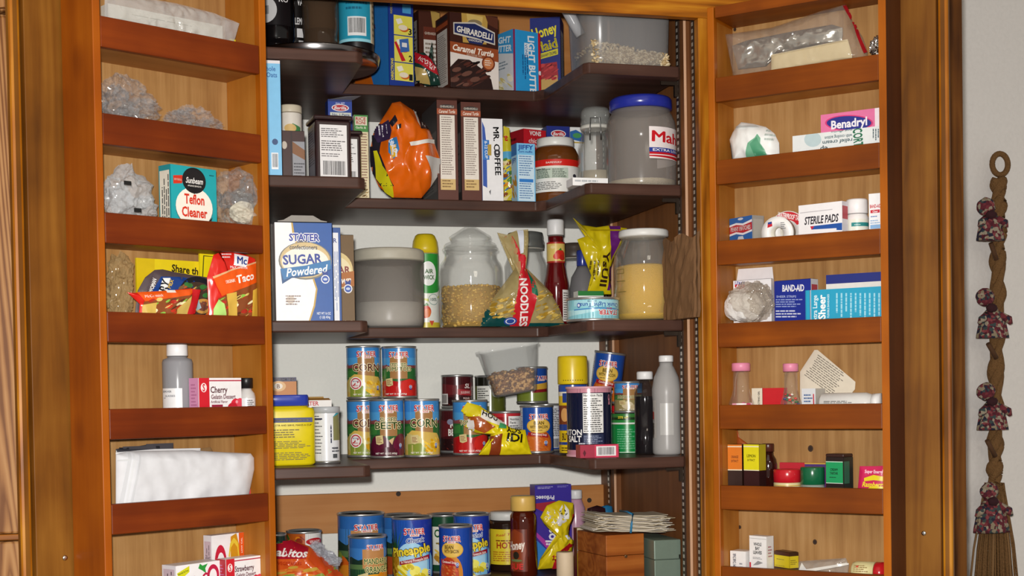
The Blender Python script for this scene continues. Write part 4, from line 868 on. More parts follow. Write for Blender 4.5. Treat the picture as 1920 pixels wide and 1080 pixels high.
def fruit(lines, col, art, a): return [R(0, 0, 1, 1, '274a34'), R(0, .52, 1, 1, '3f7fc8'), R(0, .8, 1, 1, '2f6ab4'), PG([(0, .5), (.2, .62), (.35, .55), (.5, .6), (.7, .56), (1, .66), (1, .4), (0, .4)], '20362c'), R(0, .36, 1, .46, '5a7a4a'), R(.42, .38, .78, .78, 'c08a54')] + art + STATER(.62, .83, .07, a) + [q for s, y, h, w in lines for q in [T(s, .64 + dx_, y + dy_, h, 'f0dc9a', w, bold=.03) for dx_, dy_ in ((-.007, 0), (.007, 0), (0, .009), (0, -.009))] + [T(s, .64, y, h, col, w, bold=.02)]]
can('tall peach can behind the mandarin orange can', C, 2.875, zE, 631, 722, 961, fruit([('PEACHES', .55, .08, .3)], '3a5a1c', [E(.2, .2, .2, .2, 'd8621c'), E(.12, .34, .1, .12, 'b8301c'), E(.35, .1, .18, .14, 'e08a24'), E(.22, .36, .06, .08, '8aa03c')], .9), -10, '274a34', GRP5)
can('mandarin orange can in front of the tall peach can', C, 2.765, zE, 652, 726, 1003, fruit([('MANDARIN', .53, .12, .38), ('ORANGES', .36, .12, .36)], '2c5a24', [R(0, 0, 1, .2, 'd88a1c'), E(.6, .12, .22, .14, 'e8a024'), E(.8, .2, .15, .14, 'dc8818'), PG([(.34, .24), (.5, .3), (.5, .1), (.38, .06), (.35, .1)], 'd8c892'), LN(.37, .1, .48, .24, 3, '8a3a24'), R(0, 0, .16, 1, 'c4c6cc'), LN(.02, .05, .15, .95, 18, '6a6c74')], .8), 0, '3a6a3c', GRP5)
can('peach half can behind and left of the chunk pineapple', C, 2.93, zE, 712, 790, 964, fruit([('PEACHES', .5, .1, .36)], '2c5a24', [E(.3, .16, .2, .16, 'a8441c')], .8), 0, '274a34', GRP5)
def pine(kind, a=.82): return [R(0, 0, 1, 1, '2456b4'), PG([(.5, 1), (1, 1), (1, 0), (.8, 0), (.7, .5)], '2038a0'), E(.55, .25, .36, .32, '7fc0ea'), E(.5, .3, .25, .34, 'a8d8f4')] + [PG([(.24, .45), (.24 + .24 * math.cos(t_), .78 + .2 * math.sin(t_)), (.28, .5)], c_) for t_, c_ in ((2.6, '1c3a24'), (2.0, '2a5a30'), (1.5, '1c4428'), (.9, '34683a'), (.4, '1c3a24'), (3.2, '2a5a30'), (-.1, '34683a'))] + [E(.22, .3, .1, .22, 'b8861c'), KS(.14, .15, .3, .48, 18, .02, .03, ['8a5a14', 'd8a83c'], 3), KS(.32, .0, .76, .3, 26, .07, .06, ['e8dc3c', 'f4ec6a', 'd0bc20'], 8)] + STATER(.55, .82, .075, a) + [*[T(kind, .56 + dx_, .68 + dy_, .075, 'e8f0fa', .25, 6, sh=.2) for dx_, dy_ in ((-.006, 0), (.006, 0), (0, .008), (0, -.008))], T(kind, .56, .68, .075, '1c3a8c', .25, 6, sh=.2), *[T('Pineapple', .50 + dx_, .52 + dy_, .14, '3a2c10', .56, 8) for dx_, dy_ in ((-.01, 0), (.01, 0), (0, .012), (0, -.012))], T('Pineapple', .50, .52, .14, 'f0d83a', .56, 8, bold=.03), PG([(.34, .34), (.76, .44), (.76, .37), (.34, .28)], '9a1420'), T('In Natural Pineapple Juice', .55, .36, .045, 'f4e0dc', .38, 9), T('NET WT 20 OZ', .5, .05, .03, '4a3c10', .3)] + RIBBON(.76, .16, .035, a)
can('chunk pineapple can at the front middle', C, 2.795, zE, 733, 811, 968, pine('Chunk'), -3, '2456b4', GRP5)
can('green and white corn can behind pineapple and bean soup', C, 2.940, zE, 800, 866, 963, [R(0, 0, 1, 1, 'e8e8dc'), R(0, .82, 1, 1, '1c4a30'), R(0, 0, 1, .12, '1c4a30'), T('CORN', .52, .70, .14, '1c5a2c', .40, bold=.06), KS(.35, .15, .7, .5, 30, .05, .04, ['d8a83c', 'e8c45a', 'b8862c'], 4), R(.35, .5, .7, .53, '8a7a3c')], 0, 'e8e8dc', GRP5)
can('shorter bean with bacon soup can in front of green corn can', C, 2.765, zE, 822, 886, 984, [R(0, 0, 1, 1, '1c48a8'), E(.32, .14, .2, .36, 'd08428'), E(.26, .12, .19, .34, 'b8421c'), KS(.12, .02, .42, .4, 60, .022, .018, ['d8602c', 'a8341c', 'c8783a'], 8), R(.78, 0, .9, 1, 'dfe2e8'), BC(.79, .05, .89, .95, '1c1c1c', True), PG([(.1, .43), (.45, .36), (.45, .28), (.1, .34)], 'a81c24'), T('Condensed Soup', .27, .37, .045, 'f4e4dc', .26, -4), E(.33, .60, .2, .15, 'd8a83c'), E(.33, .60, .185, .135, 'e6bf58'), T('BEAN', .28, .65, .07, '5a4414', .16, bold=.03), T('WITH BACON', .32, .57, .065, '5a4414', .26, bold=.03)] + STATER(.33, .81, .08, .8) + RIBBON(.42, .33, .035, .8), 20, '1c48a8', GRP5)
can('crushed pineapple can right of the bean with bacon can', C, 2.858, zE, 849, 919, 962, pine('Crushed'), -4, '2456b4', GRP5)
vessel('condiment_jar', 'dark jar with white lid and yellow label', 'jar', C, 2.92, zE, 917, 985, 959, [('jar', [(.9, 0), (1, .03), (1, .8), (.9, .86)], M('2a1a12', .12, 0, .6)), ('lid', [(.92, .865), (.95, .87), (.95, .97), (.9, 1), (0, 1)], M('dcdcd8', .4))],
       [('label', .12, .72, 62, 1.0, [T('Real Taste', .5, .86, .07, 'c25a1c', .6, 6, sh=.2), T('HOT', .42, .55, .17, 'a82c14', .4, bold=.06), LN(.1, .1, .9, .4, 5, 'b8701c'), LN(.2, .66, .8, .74, 1, '8a4a14')], 'e4cc2c')], face=0)
t = vessel('honey_bottle', 'honey bottle with tan flip cap', 'bottle', C, 2.795, zE, 956, 1005, 930, [('bottle', [(.9, 0), (1, .03), (1.0, .3), (.94, .5), (.98, .68), (.95, .76), (.8, .8), (.75, .815)], M('4c1608', .08, 0, .7)), ('cap', [(.9, .82), (.92, .825), (.92, .975), (.88, 1), (0, 1)], M('d9b25c', .35))],
       [('label', .08, .6, 46, .985, [PG([(.0, .1), (.3, .0), (.8, .12), (.95, .5), (.8, .9), (.4, 1), (.0, .9)], '8a3a18'), T('Honey', .45, .62, .2, 'f0e4d8', .9, 8, sh=.25, bold=.03), E(.45, .38, .16, .09, '2a2418'), E(.45, .26, .3, .03, '6a7a4a'), T('SUE', .45, .12, .13, 'd02c2c', .7, bold=.06)], '6a2410')], face=-30)
b = (1003, 909, 1071, 1066)
carton('medicine_box', 'purple medicine box standing upright on the bottom shelf', 'box', C, 2.905, zE, 1003, 1071, 909, .04, px([R(1003, 909, 1071, 1096, '35239a'), PG([(1003, 950), (1040, 946), (1071, 980), (1071, 1000), (1003, 960)], 'a81c34'), PG([(1003, 965), (1071, 1005), (1071, 1096), (1003, 1096)], '41299c'), PG([(1003, 1012), (1040, 1055), (1030, 1060), (1003, 1022)], 'b83ca8'), PG([(1003, 1030), (1040, 1075), (1020, 1096), (1003, 1096)], '2f80d0'), T('Prilosec', 1022, 938, 9, 'f4f2f8', 34, 180, bold=.05), LN(1008, 913, 1040, 919, 2, 'b4b0e0'), LN(1045, 912, 1068, 917, 2, '8a84d0'), T('Prilosec', 1031, 1025, 18, 'f6f4fa', 90, 86, bold=.07)], (1003, 909, 1071, 1096)), '35239a')
vessel('medicine_bottle', 'pink bottle with ribbed white cap behind the purple box', 'bottle', C, 2.95, zE, 1062, 1096, 919, [('bottle', [(.9, 0), (1, .02), (1, .76), (.7, .86), (.68, .88)], M('c99ab0', .2)), ('cap', [(.68, .885), (.7, .89), (.7, .985), (.66, 1), (0, 1)], M('ecebec', .4))])
pouch('candy_bag', 'yellow twist-tied candy bag with red trim in front of purple box', 'bag', C, 2.80,
      [(1013, 970), (1025, 948), (1048, 938), (1075, 943), (1076, 965), (1068, 985), (1066, 1002), (1076, 1014), (1072, 1035), (1062, 1064), (1030, 1066), (1008, 1068), (1012, 1050), (1040, 1020), (1056, 1006), (1040, 990), (1020, 982)], .018,
      [PG([(1013, 970), (1025, 955), (1040, 955), (1058, 975), (1045, 985), (1022, 980)], 'd8d4d4'), PG([(1045, 955), (1055, 942), (1063, 955), (1062, 972), (1052, 972)], 'f0efea'), T('TEA', 1053, 960, 10, '2a2418', 16, -60, bold=.06), PG([(1072, 962), (1076, 964), (1068, 985), (1066, 998), (1062, 998), (1066, 978)], 'b81c24'), PG([(1030, 1042), (1068, 1014), (1074, 1020), (1034, 1054)], 'a8181f'), PG([(1036, 1050), (1045, 1048), (1044, 1068), (1034, 1068)], 'b8202a'), PG([(1055, 1002), (1076, 1002), (1072, 1010), (1056, 1010)], 'c9ccd4')], 'd9c21a', .005, 60, .22, seed=21)
vessel('candle', 'beige pillar at the front of the bottom shelf', 'candle', C, 2.60, zE, 1044, 1075, 1035, [('wax', [(.95, 0), (1, .01), (1, .97), (.94, 1), (0, .985)], M('cdb99c', .6))])
b = (1083, 990, 1096, 1078)
carton('snack_box', 'narrow grey and yellow carton left of the wooden box', 'box', C, 2.70, zE, 1082, 1112, 990, .016, [R(0, 0, 1, 1, 'c8b81c'), R(0, .52, 1, .92, 'a8a8a0'), R(0, .92, 1, 1, 'd8ccb0')], 'c8b81c', left=[R(0, 0, 1, 1, '5c1c28')], rz=8)
wbx = wood('recipe_box_wood', '7c3c14', '9a5420', 'b0682c', 'X', .8, .45, rings=.2)
zw = zE
xa_, za_ = C.hit(1136, 1040, 2.56); xb_, _ = C.hit(1212, 1040, 2.56); ztop = C.hit(1174, 1003, 2.56)[1]; ww = xb_ - xa_
t = thing('recipe_box', 'small lidded wooden box under the paper bundle', 'wooden box'); t.location = ((xa_ + xb_) / 2, 2.565, zw + .0005); t.rotation_euler = (0, 0, math.radians(8)); hw = ztop - zw
g = G(); g.box(-ww / 2, ww / 2, 0, .13, 0, hw * .6, wbx, .0012); g.obj('box_body', t)
g = G(); g.box(-ww / 2, ww / 2, .0, .13, hw * .607, hw, wbx, .0012); g.obj('lid', t)
g = G(); g.tube([(0, .0005, hw * .59), (0, -.004, hw * .585)], [.004, .003], METAL('d8c8a0', .3), 8); g.obj('catch', t)
xa2, _ = C.hit(1227, 1040, 2.535); xb2, _ = C.hit(1276, 1040, 2.535); zt2 = C.hit(1255, 1013, 2.53)[1]; w2 = xb2 - xa2; h2 = zt2 - zE
t = thing('file_box', 'grey-green metal card box beside the wooden box', 'metal box'); t.location = ((xa2 + xb2) / 2, 2.535, zE + .0005); gm = M('76877a', .35, .2)
g = G(); g.box(-w2 / 2, w2 / 2, 0, .14, 0, h2 * .58, gm, .0015); g.obj('box_body', t)
g = G(); g.box(-w2 / 2 - .0008, w2 / 2 + .0008, -.0008, .1408, h2 * .585, h2, gm, .002); g.obj('lid', t)
g = G(); g.box(w2 / 2 - .004, w2 / 2 - .001, -.0022, -.0009, h2 * .60, h2 * .68, METAL('4a4a44', .4)); g.obj('latch', t)
# paper bundle
g = G(); rn = random.Random(4); cols = ['e6dcc8', 'd8ccb4', 'efe8dc', 'c9b894', 'e0d8d0', 'b8a888']
xl_, _ = C.hit(1100, 985, 2.60); xr_, _ = C.hit(1252, 985, 2.60); lw_ = xr_ - xl_
for k in range(26):
    z_ = .001 + k * .00125; a = rn.uniform(-.05, .05); x_ = rn.uniform(-.008, .008); l = lw_ * rn.uniform(.82, 1.0)
    i = g.mi(M(cols[k % 6], .7)); n = 10; vs = []
    for q in range(n + 1):
        u = (q / n - .5) * l + x_; dz = .004 * abs(2 * q / n - 1) ** 2 * rn.uniform(-.6, 1.2) + .0006 * math.sin(q * 1.3 + k)
        vs.append([g.bm.verts.new((u, y_ + u * a, max(.0004, z_ + dz + s_))) for y_, s_ in ((-.035, 0), (.05, 0), (.05, .0007), (-.035, .0007))])
    for p_, q_ in zip(vs, vs[1:]):
        for j in range(4): g.bm.faces.new((p_[j], q_[j], q_[(j + 1) % 4], p_[(j + 1) % 4])).material_index = i
    g.bm.faces.new(vs[0][::-1]).material_index = i; g.bm.faces.new(vs[-1]).material_index = i
t = thing('paper_bundle', 'thick bundle of folded papers held by a blue band', 'papers'); o = g.obj('sheets', t)
t.location = ((xl_ + xr_) / 2, 2.605, zw + hw + .0035); t.rotation_euler = (0, math.radians(3), 0)
g = G(); g.tube([(-.005, -.037, -.001), (-.004, -.038, .018), (-.002, -.037, .036), (0, .0, .038), (.002, .05, .036)], .0022, M('2f7fae', .4), 8); g.obj('band', t)
g = G(); g.lathe([(.0, 0), (.6, .02), (.95, .4), (1, .5), (.95, .6), (.6, .96), (0, 1)], M('2c1418', .2), 30, sq=(2.4, 1, .6)); bmesh.ops.scale(g.bm, vec=(.034, .034, .034), verts=g.bm.verts[:])
t = thing('glasses_case', 'dark rounded case with blue end behind the paper bundle', 'case'); g.obj('shell', t); xq, zq = C.hit(1124, 985, 2.74); t.location = (xq, 2.755, zE + .0006); 
g = G(); g.lathe([(.0, 0), (.5, .02), (.8, .4), (.85, .5), (.8, .6), (.5, .98), (0, 1)], G_('1f6a96'), 30, sq=(2.4, 1, .7)); bmesh.ops.scale(g.bm, vec=(.022, .03, .034), verts=g.bm.verts[:]); bmesh.ops.translate(g.bm, vec=(.022, 0, 0), verts=g.bm.verts[:]); g.obj('end', t)
zc_ = C.hit(1124, 949, 2.74)[1]; t.scale = (1.0, 1.0, (zc_ - zE) / .034)

# ---------------------------------------------------------------- second shelf
b = (488, 105, 525, 327)
carton('cereal_box', 'tall light blue carton at the far left of second shelf', 'carton', C, 2.480, zB, 474, 525, 113, .06, px([R(470, 106, 525, 327, '7cc0ea'), R(470, 106, 525, 112, 'e4e0e4'), T('Whole', 500, 122, 9, '2c6aa8', 32), T('Oats', 508, 134, 9, '2c6aa8', 22), E(512, 263, 6, 6, '2c4a7a'), R(504, 284, 518, 316, 'eef2f6'), BC(506, 286, 517, 312, '2c3a4a')], (470, 106, 525, 327)), '7cc0ea', right=[R(0, 0, 1, 1, '5aa4d4')])
vessel('creamer_jar', 'white and red jar with cream lid behind brown boxes', 'jar', C, 2.68, zB, 522, 566, 200, [('body', [(.92, 0), (.97, .02), (.97, .9), (.94, .91)], M('ece4d8', .3)), ('lid', [(1, .915), (1.01, .92), (1.01, .985), (.97, 1), (0, 1)], M('d9cdb4', .4))],
       [('label', .1, .9, 95, .97, [R(0, .62, 1, .68, '8a1c1c'), PG([(.2, .8), (.35, .7), (.5, .74), (.6, .6), (.3, .5)], 'b83a24'), E(.35, .66, .1, .05, 'c8502c'), PG([(.55, .85), (.8, .8), (.8, .66), (.6, .7)], '4a8a54'), R(.55, .5, .9, .66, '9a2418'), E(.5, .78, .16, .06, 'e0bc7a'), T('encil', .7, .53, .06, 'f4f0ea', .26, bold=.05)], 'ece4d8')])
b = (525, 245, 570, 330)
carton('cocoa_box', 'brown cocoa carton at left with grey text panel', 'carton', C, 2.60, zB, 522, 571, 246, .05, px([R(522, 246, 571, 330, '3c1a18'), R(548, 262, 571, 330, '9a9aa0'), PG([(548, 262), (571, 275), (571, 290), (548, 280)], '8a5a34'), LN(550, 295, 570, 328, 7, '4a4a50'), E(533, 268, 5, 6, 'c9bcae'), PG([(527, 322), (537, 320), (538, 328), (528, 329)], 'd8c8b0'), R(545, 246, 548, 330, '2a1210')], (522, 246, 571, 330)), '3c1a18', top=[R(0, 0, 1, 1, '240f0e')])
w = [R(0, 0, 1, 1, '2c1618')]
def cocoa(label, off, x0, x1, yt, rzd):
    xm = (x0 + x1) / 2; zt = C.hit(xm, yt, off)[1]; hh = zt - zB; xA = C.hit(x0, yt + 20, off)[0]; xB = C.hit(x1, yt + 20, off)[0]; ww = (xB - xA) * .94
    t = thing('cocoa_tin', label, 'tin', 'dark cocoa tins on the second shelf'); t.location = ((xA + xB) / 2, off + .004, zB + .0005); t.rotation_euler = (0, 0, math.radians(rzd)); dk = M('2c1618', .3, 0, .5)
    g = G(); g.box(-ww / 2, ww / 2, 0, .075, 0, hh * .93, dk, .004)
    g.decal([R(.12, .06, .88, .92, 'e8e6e6'), LN(.16, .72, .8, .88, 5, '4a4648', .4, 1), LN(.16, .50, .84, .68, 5, '4a4648', .4, 2), LN(.16, .40, .84, .47, 2, '6a6668', .4, 3), BC(.2, .1, .82, .33, '28242a')], ww, hh * .93, lambda u, v, e: (u - ww / 2, -e, v))
    g.decal([R(.1, .06, .9, .92, '8a868c'), LN(.14, .3, .86, .88, 14, '3a3438', .4, 5)], .075, hh * .93, lambda u, v, e: (-ww / 2 - e, .075 - u, v)); g.obj('tin_body', t)
    g = G(); g.box(-ww / 2 - .003, ww / 2 + .003, -.003, .078, hh * .932, hh, dk, .003); g.obj('lid', t)
cocoa('dark brown cocoa tin with white back label, front of left end', 2.53, 589, 661, 216, 4)
cocoa('second dark cocoa tin half hidden behind the front one', 2.625, 618, 679, 244, 0)
o = carton('pasta_box', 'dark blue pasta box standing behind the cocoa tin', 'box', C, 2.76, zB, 615, 660, 187, .04, px([R(615, 182, 662, 374, '1b3f9c'), R(615, 182, 662, 186, '142a6a'), E(639, 198, 17, 7, 'f0eef0'), E(639, 198, 15, 5.6, 'c01c2c'), T('Barilla', 639, 198, 6, 'f4f0f0', 24, sh=.2), T('since 1877', 639, 189, 3, 'd8dcf0', 18), R(619, 207, 660, 216, 'd8dcd0'), T('No. 1 Pasta', 640, 211, 4, '2a3c7a', 34)], (615, 182, 662, 374)), '1b3f9c')
g = G(); i = g.mi(clear('d8d8e0', .2, .1)); a = o['_w'] / 2
f_ = [(-a * .9, .0, 0), (a * 1.1, .0, .0), (a * 1.7, -.015, .006), (a * .4, -.01, .005)]; g.bm.faces.new([g.bm.verts.new(p) for p in f_]).material_index = i
q = g.obj('film_flap', o); q.location = (0, 0.002, o['_h'])
b = (663, 216, 690, 368)
carton('rice_box', 'slim green and cream rice mix carton left of orange bag', 'carton', C, 2.735, zB, 664, 690, 216, .02, px([R(*b, 'e6d8b0'), R(663, 216, 690, 247, '3f8a3c'), R(665, 219, 688, 235, 'e8e4cc'), T('RICE', 676, 223, 6, 'b0342c', 20, bold=.05), T('RONI', 676, 230, 6, 'b0342c', 18, bold=.05), T('Garlic &', 676, 239, 4, 'e8e8d0', 20), LN(665, 250, 674, 350, 20, '8a5a4a', .4, 2), LN(676, 250, 688, 350, 20, '8a5a4a', .4, 3), KS(665, 352, 688, 366, 14, 3, 2, ['c89a2c', '7a5a1c'], 3)], b), 'e6d8b0')
ol = [(735, 193), (750, 190), (775, 207), (790, 228), (806, 245), (815, 270), (826, 300), (822, 325), (808, 350), (790, 372), (765, 376), (735, 372), (710, 350), (697, 320), (693, 285), (700, 250), (715, 225), (728, 205)]
pouch('snack_bag', 'large crumpled orange snack bag leaning on the second shelf', 'bag', C, 2.728, ol, .030,
      [PG([(690, 260), (712, 225), (716, 245), (708, 290), (720, 330), (735, 352), (712, 350), (695, 320)], '26222c'), PG([(698, 285), (704, 285), (712, 315), (732, 350), (738, 372), (722, 362), (704, 335)], 'd8d020'), PG([(703, 240), (725, 228), (729, 250), (724, 268), (706, 270), (700, 258)], '3a2a4c'), LV(705, 236, 722, 264, 3, 'e8e4f0'), PG([(722, 270), (738, 262), (743, 285), (732, 305), (722, 292)], '2f7fc0'), PG([(724, 280), (738, 276), (736, 298), (728, 304)], 'e0b020'), T('UNLO', 731, 280, 8, 'f0f4f8', 26, -62, bold=.03), LV(724, 284, 738, 302, 2, 'e8ecf0'),
       PG([(760, 274), (815, 262), (816, 270), (762, 281)], 'f0ece4'), PG([(774, 206), (780, 210), (783, 240), (785, 245), (778, 232)], 'ece8e0'), PG([(783, 218), (800, 232), (803, 244), (784, 246)], '2a2024'), LV(786, 228, 800, 242, 3, 'e8e0d8'), PG([(790, 298), (828, 298), (824, 325), (806, 352), (806, 330)], 'cfccc8'), PG([(725, 235), (736, 220), (740, 232), (730, 244)], '22202a'), PG([(738, 240), (746, 238), (746, 246), (738, 248)], '22202a')], 'e0650f', .016, 26, .2, seed=17, pw=2.4, back=.15)
def slim(label, x0, x1, yt):
    b = (x0, yt, x1, 374); w_ = x1 - x0
    carton('brownie_mix_box', label, 'carton', C, 2.752, zB, x0, x1, yt, .15, px([R(*b, '5a2a1c'), R(x0, yt + 16, x1, yt + 26, 'a8502c'), T('Caramel Turtle', (x0 + x1) / 2, yt + 21, 6, 'f0e0d0', w_ * .8, sh=.2), E((x0 + x1) / 2, yt + 12, 14, 4, '2c2624'), T('GHIRARDELLI', (x0 + x1) / 2, yt + 12, 4, 'c9c0b4', 26), R(x0 + 5, yt + 28, x1 - 5, 354, 'ece4d8'), LN(x0 + 8, yt + 31, x1 - 8, 328, 26, '8a7a70', .4, x0), R(x0 + 5, 334, x1 - 5, 354, 'd8b878'), LN(x0 + 8, 336, x1 - 8, 352, 3, '8a6a3c')], b), '5a2a1c', left=[R(0, 0, 1, 1, '4a4444'), R(.05, .1, .95, .7, '77726e'), LN(.1, .12, .9, .68, 20, '3a3434')], group='narrow sides of brown brownie mix boxes')
slim('left one of two narrow brown brownie mix boxes', 819, 857, 188)
slim('right one of two narrow brown brownie mix boxes', 864, 901, 192)
b = (903, 223, 942, 374)
carton('filter_box', 'white and blue coffee filter box with sideways letters', 'box', C, 2.752, zB, 903, 942, 223, .10, px([R(*b, 'f0f0f2'), PG([(903, 228), (908, 240), (911, 270), (911, 374 - 25), (903, 345)], '2c56b0'), R(903, 262, 916, 298, '2f78c8'), T('8-12 CUP', 910, 280, 5, 'e8f0f8', 32, -88), R(913, 270, 920, 290, 'b89a3c'), T('MR. COFFEE', 931, 282, 11, '2a2a30', 88, -88, bold=.03), E(931, 284, 6, 5.5, '2a2a30'), E(931, 284, 2.2, 2, 'f0f0f2'), PG([(914, 356), (918, 352), (917, 362)], '6a6a70')], (902, 223, 942, 374)), 'f0f0f2', left=[R(0, 0, 1, 1, '2c56b0')])
pouch('gravy_packet', 'narrow colourful foil packet right of the coffee filter box', 'packet', C, 2.80, [(944, 236), (955, 240), (957, 262), (960, 300), (963, 340), (964, 376), (944, 376), (942, 300)], .006, [R(940, 258, 966, 285, 'c8bc2c'), T('e', 947, 258, 14, 'c01c24', 9, bold=.06), R(940, 285, 966, 300, '5aa8d0'), KS(940, 300, 966, 374, 50, 5, 4, ['d8861c', '3c7ab0', 'e8d8a0', '8a4a1c', '5a8a3c'], 4)], 'd8c83c', .003, 70, .2, seed=5)
b = (978, 242, 1026, 300)
carton('bouillon_box', 'red chicken flavor box at the back of second shelf', 'box', C, 2.88, zB, 982, 1028, 242, .09, px([R(982, 242, 1028, 374, 'c8202c'), T('VONS', 1006, 248, 7, 'f4ecec', 24, bold=.07), T('chicken', 1008, 260, 7, 'f0d8d4', 32, sh=.1), T('continental', 1008, 268, 5, 'f0d8d4', 36)], (982, 242, 1028, 374)), 'c8202c', left=[R(0, 0, 1, 1, 'b01c28'), LN(.1, .75, .9, .95, 3, '5a1018')], rz=18)
b = (968, 269, 1003, 378)
carton('baking_mix_box', 'light blue muffin mix carton left of the sauce jar', 'carton', C, 2.745, zB, 969, 1004, 269, .03, px([R(969, 269, 1004, 376, '7cc4ee'), R(971, 290, 1002, 374, 'd0e8f6'), T('JIFFY', 986, 276, 8, '1c4a9c', 30, bold=.05), T('corn muffin', 986, 284, 4, '1c4a9c', 26), LN(973, 292, 1000, 330, 9, '4a7ab0', .4, 3), R(973, 334, 1000, 340, '2f7fd0'), LN(973, 342, 1000, 372, 7, '4a7ab0', .4, 4)], (969, 269, 1004, 376)), '7cc4ee', left=[R(0, 0, 1, 1, 'b8dcf0'), R(0, .8, 1, 1, '3c7ac0'), KS(.2, .1, .8, .5, 10, .2, .06, ['d8a83c', 'c89030'], 4), T('JIFFY', .5, .72, .08, '1c4a9c', .8, bold=.06)], rz=6)
carton('pasta_box', 'blue tri-color pasta box behind the sauce jar', 'box', C, 2.90, zB, 1025, 1068, 237, .04, px([R(1025, 237, 1068, 374, '1f2f86'), E(1047, 249, 14, 6, 'f0eef0'), E(1047, 249, 12.5, 4.8, 'c01c2c'), T('Barilla', 1047, 249, 5, 'f4f0f0', 20, sh=.2), T('TRI-COLOR', 1047, 260, 5, 'f0f0f4', 38, bold=.05)], (1025, 237, 1068, 374)), '1f2f86')
carton('pasta_box', 'white and green box between tri-color pasta and the clamp jar', 'box', C, 2.905, zB, 1069, 1095, 239, .04, px([R(1069, 239, 1095, 374, 'f0f2f0'), PG([(1069, 246), (1080, 243), (1095, 250), (1095, 262), (1069, 258)], '2c6ab0'), E(1082, 252, 8, 4, '4a9a5c'), R(1069, 262, 1095, 264, 'c8a83c')], (1069, 239, 1095, 374)), 'f0f2f0')
vessel('sauce_jar', 'brown sauce jar with white lid and red banded label', 'jar', C, 2.80, zB, 998, 1084, 262, [('jar', [(.88, 0), (.97, .02), (1, .06), (1, .16), (.97, .18), (.97, .62), (1, .66), (.98, .74), (.85, .84), (.78, .87)], M('6a3a16', .08, 0, .7)), ('lid', [(.76, .872), (.78, .88), (.78, .985), (.74, 1), (0, 1)], M('e2e2de', .35))],
       [('label', .17, .65, 98, .985, [R(0, .80, 1, 1, 'd8251c'), R(0, .77, 1, .80, 'e8e0d0'), T('SAFEWAY', .50, .9, .05, 'f4e8e0', .2), R(.24, .42, .68, .74, 'c4d2c2'), LN(.26, .44, .46, .72, 7, '3a4a3c', .5, 2), LN(.48, .44, .66, .72, 7, '3a4a3c', .5, 3), T('Nutrition Facts', .32, .72, .05, '2a2a2a', .14, bold=.04), LN(.24, .08, .6, .34, 5, '4a4a4a', .4, 4), E(.78, .5, .03, .06, '3a3a44')], 'f0efea')], face=-4)
CL2 = [('body', [(.9, 0), (1, .03), (1, .55), (.92, .64), (.8, .69), (.78, .76), (.75, .76), (.76, .69), (.95, .54), (.95, .04), (.0, .02)], GL), ('gasket', [(.6, .765), (.84, .765), (.86, .775), (.84, .80), (.6, .80)], M('d8d6cc', .5)), ('lid', [(0, .805), (.82, .805), (.83, .84), (.78, .87), (.82, .9), (.8, .95), (.7, .99), (0, 1)], clear('c9ccc8', .25, .05, 1)), ('rice', [(0, .03), (.9, .04), (.93, .08), (.93, .3), (0, .32)], M('b4a892', .8))]
t = vessel('glass_jar', 'clear clamp lid glass jar behind the large plastic rice jar', 'jar', C, 2.695, zB, 1084, 1148, 203, CL2)
g = G(); r = t['_r']; h = t['_h']; wire = METAL('7a7a78', .3)
g.tube([(-r * .3, -r * .86, h * .62), (-r * .3, -r * .92, h * .72), (-r * .25, -r * .9, h * .86), (r * .25, -r * .9, h * .86), (r * .3, -r * .92, h * .72), (r * .3, -r * .86, h * .62)], .0014, wire, 6); g.obj('clasp', t)
carton('index_card_box', 'thin white card box lying at the front right shelf edge', 'box', C, 2.515, zB, 1074, 1140, 334, .04, px([R(1074, 334, 1140, 348, 'f0f0f0'), LN(1078, 338, 1136, 345, 1, 'b4b8bc')], (1074, 334, 1140, 348)), 'f0f0f0')
t = vessel('plastic_jar', 'large plastic rice jar with blue screw lid', 'jar', C, 2.570, zB, 1140, 1264, 188, [('body', [(.92, 0), (.98, .02), (1.0, .06), (1.0, .66), (.97, .74), (.88, .82), (.84, .84), (.84, .87)], clear('b4aea8', .32, .15, .9)), ('lid', [(.0, .875), (.86, .875), (.89, .88), (.89, .975), (.85, 1.0), (0, 1.0)], G_('27329a')), ('rice', [(0, .03), (.9, .03), (.95, .07), (.96, .095), (.4, .11), (0, .10)], M('d8ccb0', .8, 0, .2, .25, 500, .5))],
       [('label', .30, .64, 70, 1.0, [T('Mahatma', .5, .66, .34, 'd01c28', .94, -2, bold=.08), R(0, .20, 1, .34, '27409c'), T('EXTRA LONG GRAIN RICE', .5, .27, .08, 'f0f0f4', .92), PG([(0, .2), (1, .2), (1, .04), (.5, 0), (0, .06)], 'c81c28'), R(0, .10, 1, .13, 'f4ecec')], 'f4ecec')], face=0)
[c for c in t.children if c.name.startswith('label')][0].rotation_euler = (0, 0, math.radians(83))
